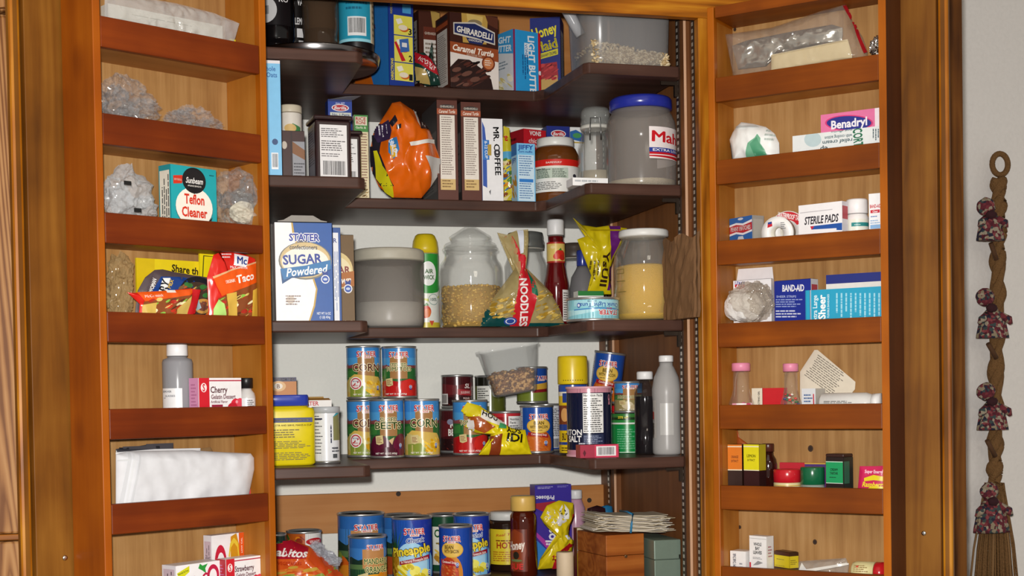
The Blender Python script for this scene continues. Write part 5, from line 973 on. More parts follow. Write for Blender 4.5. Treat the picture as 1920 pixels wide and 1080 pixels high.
# ---------------------------------------------------------------- top shelf
xq, rq = .331, .122
zt_ = zA
t = thing('round_tray', 'round metal tray reaching past the left end of top shelf', 'tray'); t.location = (xq, 2.622, zA + .0005)
g = G(); g.lathe([(.001, 0), (rq * .95, 0), (rq * .98, .005), (rq, .016), (rq * 1.0, .018), (rq * .985, .0165), (rq * .955, .003), (.001, .003)], METAL('8f8c8c', .2), 64); g.obj('dish', t)
zT = zA + .0035
vessel('molasses_bottle', 'black ribbed bottle with white label at far left of top shelf', 'bottle', C, 2.620, zT, 480, 551, -60, [('bottle', [(.9, 0), (1, .03), (1, .1), (.96, .12), (1, .14), (1, .2), (.96, .22), (1, .24), (1, .7), (.8, .85), (.4, .92)], M('0c0a0c', .1, 0, .6)), ('cap', [(.42, .925), (.44, .93), (.44, 1), (0, 1)], G_('1c1c1c'))],
       [('label', .36, .8, 50, 1.0, [E(.2, .35, .34, .3, 'c9c8c8'), BC(.05, .25, .3, .45, '2a2a2a'), T('RO', .75, .6, .12, 'e8e4e4', .3)], '181416')])
vessel('molasses_bottle', 'second black bottle with vertical white letters on the tray', 'bottle', C, 2.685, zT, 530, 577, -60, [('bottle', [(.9, 0), (1, .03), (1, .7), (.8, .85), (.4, .92)], M('0c0a0c', .1, 0, .6)), ('cap', [(.42, .925), (.44, .93), (.44, 1), (0, 1)], G_('1c1c1c'))],
       [('label', .1, .8, 70, 1.0, [T('VALI', .62, .78, .09, 'e0dede', .3, bold=.05), T('LEMON', .6, .52, .09, 'e0dede', .4, bold=.05), R(.45, .3, .8, .42, 'd8d6d6'), R(.5, .1, .75, .26, 'c0bebe')], '14100f')], face=10)
vessel('glass_decanter', 'dark amber glass jar on the tray under the header', 'jar', C, 2.605, zT, 565, 632, -60, [('jar', [(.85, 0), (.95, .03), (.95, .3), (1, .36), (1, .7), (.8, .85), (.7, .9)], clear('5a4838', .5, .06, 1.0)), ('syrup', [(0, .02), (.85, .03), (.88, .34), (0, .34)], M('2a100c', .15)), ('lid', [(.72, .905), (.75, .91), (.75, 1), (0, 1)], METAL('8a8684', .25))])
vessel('tea_canister', 'teal canister with black base and barcode on the tray', 'canister', C, 2.628, zT, 634, 698, -60, [('tin', [(.98, 0), (1, .01), (1, .98), (.97, 1), (0, 1)], M('141214', .3))],
       [('label', .23, .95, 95, 1.0, [R(0, 0, .76, 1, '2c9cba'), R(.76, 0, .80, 1, 'e8dcc0'), R(.8, 0, 1, 1, 'c9b898'), LN(.82, .1, .98, .9, 10, '7a6a50'), R(0, 0, .76, .04, '9adcea'), R(.33, .08, .66, .34, 'f0f0f0'), BC(.35, .12, .64, .32, '1c1c1c'), LN(.3, .44, .7, .8, 5, '1c6a88')], '2c9cba')], face=4)
b = (728, 3, 777, 154)
dirs = [R(728, 3, 777, 154, '1f3a90')]
for k, (y0, y1) in enumerate(((27, 63), (65, 113), (115, 148))):
    dirs += [R(738, y0, 775, y1, 'e6dc5a'), T(str(3 - k), 770, y1 - 8, 11, '1c1c1c', 7, 0, bold=.04), PG([(742, y0 + 8), (752, y0 + 5), (756, y0 + 13), (746, y0 + 17)], 'f4efe0'), E(758, y0 + 24, 9, 6, 'd2691e'), E(756, y0 + 22, 9, 5, 'efe2c8')]
dirs += [PG([(738, 78), (742, 76), (760, 110), (752, 112)], 'c8202c'), PG([(748, 72), (766, 68), (768, 92), (750, 96)], '3f6ab0'), R(753, 77, 763, 85, 'e8e8e8'), T('DIRECTIONS', 733, 128, 5, 'e6d23a', 40, 90, bold=.05), T('MADE FOR', 733, 15, 4, 'e6d23a', 22, 90), R(755, 6, 772, 22, '4a9ad0')]
carton('dinner_box', 'blue and orange boxed dinner with numbered direction pictures', 'box', C, 2.735, zA, 728, 777, -14, .16, px(dirs, (728, -14, 777, 158)), '1f3a90', left=[R(0, 0, 1, 1, '2f86d8'), PG([(0, 1), (.4, 1), (.3, .5), (.6, 0), (0, 0)], 'e0701c'), PG([(.2, .75), (.45, .55), (.35, .3), (.1, .4)], 'd8a02c'), T('HAMBURGER', .35, .7, .05, '8a1c14', .6)], rz=16, lean=0)
pouch('noodle_bag', 'dark green and red bag leaning on the brownie box, top shelf', 'bag', C, 2.765, [(778, 100), (795, 98), (805, 108), (810, 78), (812, 112), (822, 130), (826, 160), (800, 161), (778, 150)], .014, [PG([(777, 98), (800, 108), (815, 130), (822, 145), (800, 135), (778, 118)], 'b01c28'), T('NOODLES', 798, 122, 8, 'e8dcd8', 36, -40, bold=.05), PG([(777, 125), (795, 135), (806, 160), (780, 155)], 'b49a5a'), PG([(804, 100), (810, 76), (812, 112)], '5a7068')], '1f3c34', .006, 60, .2, seed=9)
b = (785, 20, 826, 160)
carton('cake_mix_box', 'brown box standing behind the dark green noodle bag', 'carton', C, 2.86, zA, 785, 826, 20, .05, px([R(*b, '4a2418'), R(794, 45, 826, 158, 'e0d8d0'), R(794, 45, 826, 65, '6a3020'), T('GHIRARDELLI', 810, 55, 4, 'c9b8a8', 28), PG([(808, 18), (826, 22), (826, 45), (812, 45)], 'b8964c'), LN(797, 70, 823, 150, 12, '8a7a6c')], b), '4a2418', left=[R(0, 0, 1, 1, '3a1c14'), R(.1, .2, .8, .9, '9a948e'), LN(.15, .25, .75, .85, 14, '3a3434')], rz=10)
b = (843, 25, 937, 166)
carton('brownie_mix_box', 'large caramel brownie mix box facing front on top shelf', 'carton', C, 2.73, zA, 843, 937, 25, .075, px([R(*b, '3c1c14'), PG([(866, 25), (918, 25), (914, 80), (868, 80)], 'c09a4a'), PG([(876, 25), (908, 28), (904, 60), (880, 60)], 'd8b868'), E(892, 42, 14, 7, '8a7a5a'), PG([(850, 44), (892, 40), (931, 56), (931, 80), (892, 72), (850, 66)], 'cfc8bc'), PG([(852, 46), (892, 43), (929, 58), (929, 77), (892, 69), (852, 63)], '1f2a5e'), T('GHIRARDELLI', 891, 60, 11, 'f0eae0', 70, -8, bold=.06), PG([(874, 70), (910, 74), (905, 82), (880, 80)], '1f2a5e'), T('CHOCOLATE', 892, 75, 3.5, 'e8e0d4', 26, -4),
            PG([(843, 80), (937, 88), (937, 112), (843, 100)], '9a4a24'), T('Caramel Turtle', 888, 94, 11, 'f6eadc', 80, -5, sh=.2, bold=.03), T('BROWNIE MIX', 890, 103, 4, 'e8d0b8', 30, -4), PG([(843, 100), (937, 112), (937, 166), (843, 166)], 'e6dcd4'), PG([(843, 166), (843, 128), (858, 112), (880, 112), (905, 128), (922, 146), (926, 166)], '2a1410'), KS(848, 116, 915, 162, 40, 9, 5, ['3c1c16', '1c0c0a', '54281e', '6a4438'], 6), E(917, 116, 13, 14, '7a3418'), E(917, 116, 10, 11, 'c87a4a'), LN(910, 110, 924, 122, 3, 'f0e0d0'), PG([(912, 25), (937, 28), (937, 50), (918, 42)], '5a3020')], b), '3c1c14',
       left=[R(0, 0, 1, 1, '54281c'), R(.1, .05, .85, .80, 'd8d0c8'), LN(.15, .1, .8, .76, 24, '8a7c74', .4, 3), R(.05, .84, .9, .9, 'a8502c'), R(.1, .92, .9, .98, '2c2428')], rz=9)
b = (962, 55, 1018, 168)
carton('popcorn_box', 'bright blue light butter popcorn box on top shelf', 'box', C, 2.735, zA, 962, 1019, 56, .075, px([R(962, 56, 1019, 168, '2f9ede'), R(962, 56, 966, 168, '8a2c54'), R(1014, 56, 1019, 168, 'c8202c'), T('LIGHT BUTTER', 1001, 122, 13, 'f2f6fa', 116, -88, bold=.06), R(985, 78, 994, 104, 'e8f2fa'), T('VONS', 989, 91, 5, '2f7ec0', 22, -88), LV(978, 100, 992, 150, 3, '1c5a94'), E(1017, 130, 3, 4, 'f0e0e4')], (962, 56, 1019, 168)), '2f9ede',
       left=[R(0, 0, 1, 1, 'd8dce0'), PG([(0, .72), (1, .6), (1, 1), (0, 1)], '3c9cd8'), T('LIGHT', .5, .88, .1, 'e8f2f8', .8, -8, bold=.05), T('BUTTER', .5, .74, .1, 'e8f2f8', .9, -8, bold=.05), LN(.2, .4, .8, .55, 3, '7a8a94'), KS(.3, .08, .9, .3, 12, .12, .05, ['e8dca0', 'd8c884', 'f4eed8'], 4)], rz=20)
b = (1002, 28, 1062, 166)
carton('graham_cracker_box', 'dark blue honey graham box slanting behind the popcorn box', 'box', C, 2.80, zA, 1000, 1050, 30, .05, px([R(1000, 30, 1050, 166, '1c2a7a'), T('Honey', 1024, 52, 17, 'f0e02c', 42, 14, bold=.05), T('Maid', 1026, 76, 16, 'f0e02c', 38, 12, bold=.05), PG([(1014, 90), (1046, 82), (1046, 92), (1014, 99)], 'd8cc2c'), T('GRAHAM CRUMBS', 1030, 91, 5, '1c2a6a', 28, 12), PG([(1006, 108), (1044, 104), (1046, 130), (1030, 140), (1006, 132)], 'a8242c'), PG([(1010, 134), (1044, 126), (1050, 166), (1010, 166)], 'c8a058'), KS(1008, 108, 1044, 132, 20, 5, 3, ['8a1420', 'c83a3c'], 3)], (1000, 30, 1050, 166)), '1c2a7a', right=[R(0, 0, 1, 1, '1c2a7a'), R(.1, .1, .9, .85, 'd8dce4'), LN(.15, .14, .85, .8, 22, '4a5070', .4, 3)], rz=-24)
# oat pitcher
t = vessel('plastic_pitcher', 'cloudy plastic pitcher with rolled oats in the bottom', 'pitcher', C, 2.565, zA, 1076, 1240, -22, [('body', [(.86, 0), (.92, .02), (.95, .10), (1.0, .96), (1.03, .97), (1.03, 1.0)], clear('b4b4b4', .36, .2, .7), 5, .85)], rot=0)
r = t['_r']; h = t['_h']; g = G()
g.tube([(-r * .94, -.02, h * .88), (-r * 1.16, -.02, h * .90), (-r * 1.27, -.02, h * .82), (-r * 1.22, -.02, h * .68), (-r * 1.08, -.02, h * .54), (-r * .93, -.02, h * .40)], [.011, .012, .012, .012, .011, .010], clear('c4c6ca', .6, .2, .7), 12); g.obj('handle', t)
g = G(); k = r * .84; hz_ = h * .235
g.lathe([(.001, .004), (k, .004), (k * 1.03, hz_ * .75), (.001, hz_)], M('b8a07a', .8), 36, sq=(5, 1, .85))
def plo(q):
    a = q.uniform(-k * 1.02, k * 1.02); z_ = q.uniform(.006, hz_ * (.95 - .25 * (a / k)))
    return (a, -k * .87, z_) if q.random() < .6 else (a, q.uniform(-k, k) * .85, hz_ * (.88 - .16 * a / k))
g.grains(900, plo, .0040, ['d8c49c', 'c4ab7e', 'e6d6b4', 'a88c60'], 3, 1, (1, .9, .35)); o = g.obj('oats', t); o['kind'] = 'stuff'
# ---------------------------------------------------------------- left door rack
B0 = .016
# top compartment: cream strip in a clear sleeve
carton('foam_strip', 'long cream strip lying on edge in the top left rack tray', 'strip', LD, .045, LFZ[0], 203, 417, 28, .022, [R(0, 0, 1, 1, 'e6e2d4'), LN(.2, .8, .9, .86, 1, 'a8a890')], 'e6e2d4')
pouch('plastic_sleeve', 'clear plastic sleeve around the cream strip', 'plastic sleeve', LD, .035, [(196, -12), (250, -8), (330, 6), (400, 24), (440, 40), (449, 44), (441, 72), (436, 84), (380, 78), (300, 58), (196, 36)], .008, (), None, .004, 60, mat_=clear('d8d8d6', .30, .15, 1, .4), seed=31)
carton('price_tag', 'tiny yellow tag beside the clear sleeve, top left rack tray', 'tag', LD, .05, LFZ[0], 432, 442, 74, .004, (), 'd8c81c')
crumple('plastic_bag', 'crumpled clear plastic bag heaped in the second left rack tray', 'plastic bag', LD, .055, [(236, 190, 44, 44), (212, 200, 26, 34), (262, 208, 30, 20)], .030, None, 5, .4, 2.4, z=LFZ[1] + .001)
crumple('plastic_bag', 'small crumpled clear plastic scraps right of the heaped bag', 'plastic bag', LD, .055, [(360, 228, 34, 26), (336, 226, 22, 18), (390, 238, 22, 14)], .022, None, 9, .45, 2.8, z=LFZ[1] + .001)
# third tray
crumple('plastic_bag', 'milky clear bag with two small black marks, third left rack tray', 'plastic bag', LD, .066, [(240, 360, 40, 46), (222, 378, 26, 34), (268, 390, 22, 22)], .024, clear('dfe3e6', .30, .10, 1, 0), 13, .3, 1.8, z=LFZ[2] + .001)
for k, (cx, cy) in enumerate(((239, 343), (258, 394))):
    x, zq = LD.hit(cx, cy, .016)
    g = G(); g.box(-.006, .006, -.0008, 0, -.003, .003, M('141414', .5)); o = g.obj('mark', bpy.data.objects['plastic_bag.002']); src = bpy.data.objects['plastic_bag.002']
    w_ = LD.world(x, .016, zq); o.matrix_parent_inverse = Matrix.Identity(4); o.location = Matrix.Rotation(-LD.phi, 3, 'Z') @ (w_ - src.location)
tf = [R(0, 0, 1, 1, '1fa5ae'), E(.50, .40, .41, .29, '12323a'), E(.50, .41, .405, .29, 'f4efe2'), E(.505, .80, .26, .19, '141416'), E(.505, .80, .25, .175, '1c1a1c'), PG([(.3, .75), (.5, .60), (.72, .75)], '141416'), T('Sunbeam', .51, .80, .085, 'e8e6e2', .38, sh=.3), T('APPLIANCE SERVICE CO', .51, .72, .022, 'e0dcd4', .3),
      PG([(.05, .72), (.24, .74), (.25, .86), (.05, .84)], 'd0341c'), T('NEW FORMULA', .15, .79, .03, 'f4e0d0', .16), T('Teflon', .50, .525, .14, 'd8341a', .44, bold=.04), T('Cleaner', .50, .335, .14, 'd8341a', .56, bold=.04), PG([(.78, .2), (.90, .29), (.84, .18)], '26201c'), LN(.84, .9, .98, .93, 1, '12484c')]
carton('cleaner_box', 'turquoise appliance cleaner carton in the third left rack tray', 'carton', LD, .022, LFZ[2], 320, 411, 313, .030, tf, '1fa5ae', left=[R(0, 0, 1, 1, '1b8e98'), R(.08, .08, .92, .92, 'e6e0d0'), LV(.16, .12, .86, .88, 4, '3a3a3c')], rz=6)
crumple('plastic_bag', 'crumpled clear bag around a white lump right of the turquoise carton', 'plastic bag', LD, .045, [(447, 358, 36, 38), (444, 392, 34, 32), (466, 376, 22, 38)], .030, None, 17, .32, 2.0, z=LFZ[2] + .001)
crumple('wad', '', '', LD, .040, [(456, 398, 24, 20)], .014, M('d4cdb8', .6), 19, .16, 1.6, z=LFZ[2] + .001, sub=4, into=bpy.data.objects['plastic_bag.003'])['label'] = 'off-white folded wad inside'
# fourth tray: packets
carton('yellow_card', 'yellow printed card leaning behind the stir-fry packet', 'card', LD, .088, LFZ[3], 256, 392, 488, .004, (), 'ecd21c', pic=[PG([(256, 482), (290, 486), (290, 600), (256, 600)], 'e0c012'), T('Share th', 347, 506, 13, '2c2412', 50, -8, bold=.03)])
carton('yellow_card', 'yellow bordered card behind the red taco packet', 'card', LD, .080, LFZ[3], 375, 496, 480, .004, (), 'f0dc14', pic=[PG([(381, 480), (383, 480), (381, 520), (379, 520)], '5a5a1a'), PG([(381, 479), (400, 481), (400, 482), (381, 481)], '5a5a1a')])
crumple('plastic_bag', 'brownish clear bag bunched at the left of the packet tray', 'plastic bag', LD, .068, [(226, 512, 22, 36), (222, 560, 22, 38), (230, 550, 16, 42)], .018, clear('c4a878', .38, .1, 1, 0), 23, .3, 2.0, z=LFZ[3] + .001)
veg = KS(330, 530, 395, 590, 34, 7, 5, ['b0582c', '4f8a44', 'c9a05c', 'd8702c', '7a5a38', '3c7a3c'], 4)
pouch('seasoning_packet', 'dark blue stir fry seasoning packet with pan of vegetables', 'packet', LD, .056, [(258, 545), (272, 520), (290, 506), (305, 505), (345, 514), (370, 517), (400, 522), (425, 532), (418, 560), (405, 590), (390, 616), (250, 612)], .008,
      [PG([(262, 560), (290, 506), (345, 513), (425, 530), (410, 560), (400, 560), (300, 545)], '55484c'), PG([(275, 556), (297, 519), (340, 520), (412, 538), (398, 580), (380, 600), (270, 600)], '1c3f86'), E(365, 556, 39, 37, '20242a'), E(363, 560, 32, 31, '4a3a30')] + veg + [E(374, 575, 16, 14, 'c9964a'), E(374, 575, 11, 9, '7a4a3c'), PG([(358, 566), (366, 562), (370, 578), (362, 584)], '9ab0b8'),
       PG([(291, 549), (299, 522), (313, 522), (306, 549)], 'f2f2f0'), T('RY', 302, 536, 15, '1a1c22', 22, 72, bold=.06), T('WOMAN', 281, 536, 7, 'f2f0ec', 28, 70, bold=.05), T('MIX', 313, 533, 6, 'd8b23c', 17, 72, bold=.04)], '55484c', .003, 60, .25, seed=33)
def taco(ds0, lbl, off, ol, seed):
    pouch('seasoning_packet', lbl, 'packet', LD, off, ol, .007, ds0, 'd8281f', .003, 55, .22, seed=seed)
taco([PG([(395, 520), (430, 508), (484, 492), (480, 530), (420, 552), (410, 556), (405, 545)], 'e85a14'), PG([(395, 519), (430, 505), (484, 489), (484, 492), (430, 508), (396, 523)], 'e0b080'), PG([(404, 560), (440, 545), (478, 530), (480, 620), (395, 620)], '8a4a24'), KS(404, 552, 480, 598, 46, 6, 4, ['c8341c', '8ac04a', 'd8c06a', '5a2a18', 'e8e0b0', 'b02c1c'], 6), PG([(418, 552), (436, 548), (440, 612), (424, 612)], 'd8b04a'), PG([(470, 545), (480, 540), (480, 612), (464, 612)], 'd0a83c'), PG([(396, 580), (404, 562), (414, 570), (420, 600), (396, 604)], 'b4e07a'),
      PG([(482, 492), (490, 494), (486, 620), (480, 620)], 'c81c24'), PG([(436, 476), (463, 482), (455, 502), (432, 498)], 'f0f0f4'), T('Mc', 448, 489, 14, '27408c', 20, -8, sh=.2, bold=.07), T('McCormick', 442, 502, 5, 'f0d8d8', 32, -2), LN(412, 476, 432, 487, 2, 'f0d8d8'), T('Taco', 453, 521, 14, 'f6efe8', 34, 14, sh=.2, bold=.05), T('ORIGINAL', 424, 528, 6, 'f6e0d0', 18, 12)],
     'red and orange taco seasoning packet standing at the right of the tray', .0235, [(388, 520), (400, 478), (412, 473), (410, 474), (440, 473), (462, 478), (478, 485), (496, 491), (506, 491), (506, 495), (492, 498), (488, 540), (488, 616), (392, 612)], 41)
taco([PG([(255, 548), (300, 546), (365, 542), (350, 556), (268, 566)], 'e85a14'), T('McCormick', 284, 555, 5, 'f4d8cc', 34, 4, sh=.2), R(310, 544, 326, 549, 'f4ece4'), PG([(266, 566), (352, 554), (368, 548), (352, 620), (262, 620)], '8a4a24'), KS(278, 562, 350, 596, 40, 6, 4, ['c8341c', '8ac04a', 'd8c06a', '5a2a18', 'e8e0b0', 'b02c1c'], 9), PG([(264, 572), (288, 568), (286, 612), (262, 612)], 'd0b054'), PG([(326, 580), (354, 556), (344, 620), (316, 620)], 'd0b05a'), PG([(358, 542), (374, 544), (356, 620), (340, 620)], 'c81c24')],
     'orange taco packet tipped forward in front of the stir fry packet', .0255, [(238, 548), (252, 549), (310, 545), (356, 541), (374, 543), (366, 575), (352, 616), (258, 612), (262, 570)], 43)
# fifth tray
vessel('plastic_bottle', 'grey translucent bottle with white cap and paper label', 'bottle', LD, .066, LFZ[4], 307, 357, 646, [('bottle', [(.95, 0), (1, .02), (1, .76), (.94, .80), (.66, .82), (.64, .84)], clear('a8a9ae', .62, .2, .6)), ('cap', [(.66, .845), (.69, .85), (.68, .985), (.64, 1), (0, 1)], M('efeff0', .4))],
       [('label', .16, .42, 44, 1.0, [T('REMOVER', .3, .84, .1, '4a4c54', .5), T('GLASSES', .45, .62, .09, '6a6c74', .5), LN(.1, .5, .3, .56, 1, '6a6c74')], 'e4e4e6')], face=-28)
gel = [R(0, 0, 1, 1, 'f0eef0'), R(0, 0, .24, 1, 'd01c2c'), R(.24, .92, 1, .95, 'b83048'), E(.11, .77, .07, .11, 'f4e6e6'), T('S', .11, .77, .17, 'd01c2c', .06, bold=.08)]
berry = lambda x, y: [E(x, y, .12, .14, 'd8263c'), E(x + .1, y + .03, .09, .12, 'e0485a'), E(x - .08, y - .08, .12, .12, 'c41c30'), E(x + .02, y + .06, .03, .04, 'f0a0aa')]
def gelatin(label, off, k, x0, x1, yt, name, rz, left='d890b8', **q):
    return carton('gelatin_box', label, 'carton', LD, off, LFZ[k], x0, x1, yt, .024, gel + [PG([(.4, 0), (.46, .1), (.56, .06), (.66, .22), (.78, .16), (.9, .3), (1, .36), (1, 0)], 'cc2438')] + berry(.86, .36) + berry(.6, .08) + [T(name, .46 if len(name) < 8 else .52, .72, .15, '5a2c34', .4 if len(name) < 8 else .56, bold=.02), T('Gelatin Dessert', .56, .55, .105, '7a4a52', .58), T('Artificial Flavor', .46, .43, .06, '7a4a52', .4), R(.28, .29, .54, .36, '9a2440')], 'f0eef0', left=[R(0, 0, 1, 1, left), LN(.2, .1, .8, .9, 10, 'b86a94')], rz=rz, **q)
gelatin('cherry gelatin carton beside the small black capped bottle', .0165, 4, 373, 458, 709, 'Cherry', 6)
vessel('plastic_bottle', 'small clear bottle with black cap at right of cherry gelatin carton', 'bottle', LD, .036, LFZ[4], 463, 491, 709, [('bottle', [(.95, 0), (1, .03), (1, .52), (.9, .62), (.6, .70), (.58, .74)], M('c4c2c0', .25)), ('cap', [(.62, .745), (.74, .75), (.74, .98), (.7, 1), (0, 1)], M('161618', .35))], [('label', .1, .5, 60, 1.0, [LN(.5, .05, .95, .95, 8, '2a2a2c'), R(.1, .2, .4, .5, 'b8a8b0')], 'dcdadc')])
carton('paper_slip', 'flat pale paper slip lying at left of the bottle tray', 'paper', LD, .020, LFZ[4] + .02, 222, 330, 760, .05, (), 'a89a80')
for o in [o for o in bpy.data.objects if o.name == 'paper_slip']: o.scale.z = .25; o.location.z = LFZ[4] + .0005; o.scale.z = 6.0 if False else 1.0
# sixth tray: white paper bag
pouch('paper_bag', 'folded white paper bag filling the sixth left rack tray', 'paper bag', LD, .040, [(217, 852), (240, 846), (300, 845), (360, 844), (420, 848), (470, 850), (480, 858), (477, 880), (464, 940), (460, 960), (217, 970)], .012,
      [PG([(236, 846), (241, 848), (226, 945), (220, 945)], 'c6c8cc'), PG([(244, 847), (247, 848), (232, 945), (229, 945)], 'cfd1d4'), PG([(254, 850), (257, 850), (240, 945), (236, 945)], 'c8cace'), PG([(218, 862), (236, 860), (236, 863), (218, 865)], 'c8cacc')], 'd4d5d9', .0045, 26, .6, seed=51, pw=8)
pouch('envelope', 'white envelope edge showing above the folded paper bag', 'envelope', LD, .070, [(217, 848), (290, 842), (376, 840), (376, 960), (217, 965)], .003, (), 'e4e4e6', .0005, 40, .6, seed=53, pw=8)
pouch('film_strip', 'dark curled strip sticking up behind the white bag', 'strip', LD, .080, [(217, 842), (240, 838), (262, 836), (285, 832), (322, 831), (324, 842), (324, 960), (217, 960)], .003, [R(217, 830, 330, 842, '4c4a50'), R(222, 839, 240, 843, '2a2a30'), R(290, 836, 297, 841, '26262c')], '3a3a40', .002, 60, .3, seed=55, pw=8)
pouch('kraft_envelope', 'brown paper corner behind the white envelope', 'envelope', LD, .086, [(376, 841), (395, 838), (399, 846), (399, 950), (330, 950), (330, 850)], .002, (), '8a6a44', .001, 40, .6, seed=57, pw=8)
gelatin('gelatin carton half hidden at the right behind the white paper bag', .048, 5, 424, 496, 874, 'Fruit', 6)
# seventh tray
def jello(label, off, x0, x1, yt, kind):
    fr = [R(0, 0, 1, 1, 'f4f2f4')]
    if kind == 'orange':
        fr += [R(.84, 0, 1, 1, 'e0581c'), T('orange', .93, .30, .085, 'f6e4d8', .52, 90, bold=.05), T('LOW CAL', .925, .78, .04, 'f6e4d8', .26, 90), E(.26, .5, .185, .33, 'c81c3c'), E(.27, .48, .12, .22, 'f4f2f4'), PG([(.12, .22), (.2, .36), (.3, .28), (.22, .08)], 'f4f2f4'), PG([(.58, .95), (.76, 1), (.84, .8), (.84, .2), (.66, .28), (.56, .5)], 'd0921c'), PG([(.54, .60), (.58, .76), (.68, .84), (.78, .76), (.82, .5), (.78, .2), (.82, .2), (.86, .5), (.8, .84), (.68, .93), (.56, .84), (.5, .62)], 'e6c83c'), PG([(.5, .56), (.62, .5), (.74, .3), (.7, .2), (.52, .32)], 'f4f2f4'), T('11 g', .49, .26, .07, '3a5a8a', .1, 60), E(.02, .12, .03, .1, 'e0861c')]
    else:
        fr += [PG([(.02, .80), (.3, .96), (.3, .80), (.08, .60)], 'd8d81c'), T('Naturally Fat Free!', .16, .81, .05, '4a5a1c', .24, 14), PG([(.50, .86), (.54, .98), (.6, .92), (.72, .96), (.66, .84), (.68, .7), (.58, .8)], '2a9a3c'), T('JELL-O', .42, .52, .30, 'c01c44', .72, 8, bold=.10), E(.84, .62, .14, .30, 'c01c44'), E(.84, .60, .085, .2, 'f4f2f4')]
    return carton('gelatin_box', label, 'carton', LD, off, LFZ[6], x0, x1, yt, .034, fr, 'f4f2f4', left=[R(0, 0, 1, 1, 'e4e0e6'), R(.1, .08, .9, .9, 'cdb8c4'), LV(.16, .12, .84, .86, 5, '3a343c')], rz=8)
jello('orange flavor white gelatin carton behind two others', .066, 397, 486, 1001, 'orange')
jello('white gelatin carton with large red letters at the bottom of left rack', .022, 330, 420, 1057, 'jell')
gelatin('strawberry gelatin carton at the bottom right of left rack', .020, 6, 424, 511, 1045, 'Strawberry', 6, 'b01c2c')
# ---------------------------------------------------------------- right door rack
# top tray
g = RD.hit(1360, 100, .05); 
pouch('wooden_stick_pack', 'pale flat wooden pack inside the clear bag, top right rack tray', 'pack', RD, .042, [(1446, 103), (1590, 74), (1598, 104), (1598, 109), (1446, 134)], .004, [PG([(1446, 103), (1592, 73), (1592, 76), (1446, 106)], 'efe2bc')], 'd3c29a', .001, 60, .5, seed=61, pw=8)
pouch('silver_packet', 'crinkled silver film packet inside the clear bag', 'packet', RD, .056, [(1372, 86), (1400, 76), (1480, 60), (1560, 46), (1580, 52), (1580, 66), (1578, 78), (1440, 102), (1436, 124), (1384, 130)], .004, (), None, .006, 60, mat_=M('b4b0aa', .22, .7, .5, .25, 60, .8), seed=63)
pouch('plastic_bag', 'large clear zip bag holding a wooden pack, leaning in top right tray', 'plastic bag', RD, .049, [(1357, 66), (1450, 52), (1545, 20), (1587, 9), (1600, 42), (1618, 70), (1627, 98), (1627, 112), (1378, 158), (1372, 130)], .021, [PG([(1582, 10), (1587, 9), (1606, 47), (1627, 98), (1623, 102), (1603, 50)], 'a81c24')], None, .004, 40, mat_=clear('d8d4cc', .10, .12, 1, .3), seed=65, back=1.0, pw=10)
crumple('foil_scrap', 'crumpled silver scrap at the right end of top right tray', 'foil', RD, .03, [(1644, 88, 12, 18)], .014, METAL('c0bcb8', .25), 67, .35, 2.4, z=RFZ[0] + .001)
# second tray
mk = M('eef0ee', .5)
pouch('face_mask', 'crumpled white and green folded liner in second right tray', 'liner', RD, .045, [(1368, 262), (1374, 248), (1382, 236), (1390, 229), (1412, 232), (1436, 238), (1452, 250), (1461, 268), (1462, 300), (1374, 306)], .022, [PG([(1412, 272), (1424, 262), (1428, 254), (1434, 262), (1434, 272), (1442, 284), (1446, 296), (1404, 302)], '6fae8c'), PG([(1416, 274), (1428, 260), (1432, 270), (1440, 284), (1444, 296), (1424, 300)], '4a9670'), LN(1440, 244, 1460, 270, 3, 'b8c4be'), PG([(1380, 238), (1420, 236), (1428, 240), (1384, 242)], 'c9cdcc'), PG([(1368, 280), (1374, 268), (1378, 300), (1372, 300)], '5a5048')], 'f0f2f0', .004, 40, .45, seed=71)
carton('medicine_box', 'pink and blue allergy medicine carton, upper right of second tray', 'carton', RD, .056, RFZ[1], 1539, 1652, 209, .024, [R(0, 0, 1, 1, 'e878a8'), R(0, 0, 1, .55, 'f0c4d4'), R(.9, 0, 1, 1, 'f4e8ee')], 'e878a8',
       pic=[E(1592, 231, 45, 15, 'd83a78'), E(1592, 231, 42, 13, '27308c'), T('Benadryl', 1592, 231, 15, 'f4f2f8', 68, 7, bold=.05)])
carton('ointment_box', 'long pale printed carton in front of the pink medicine carton', 'carton', RD, .016, RFZ[1], 1486, 1652, 246, .024, [R(0, 0, 1, 1, 'dfe4e4')], 'dfe4e4',
       pic=[E(1524, 262, 16, 14, 'b8ccd0'), T('with cooling action', 1572, 257, 6, '5a7078', 52, 186), T('most effective', 1578, 246, 5, '5a7078', 40, 186), T('relief cream', 1570, 266, 7, '4a6068', 56, 186), T('CORT', 1609, 258, 17, '1f6a4a', 34, -86, bold=.08), T('ep', 1545, 280, 8, '3a4a50', 14, 186), LV(1634, 242, 1648, 266, 3, '4a5a60')])
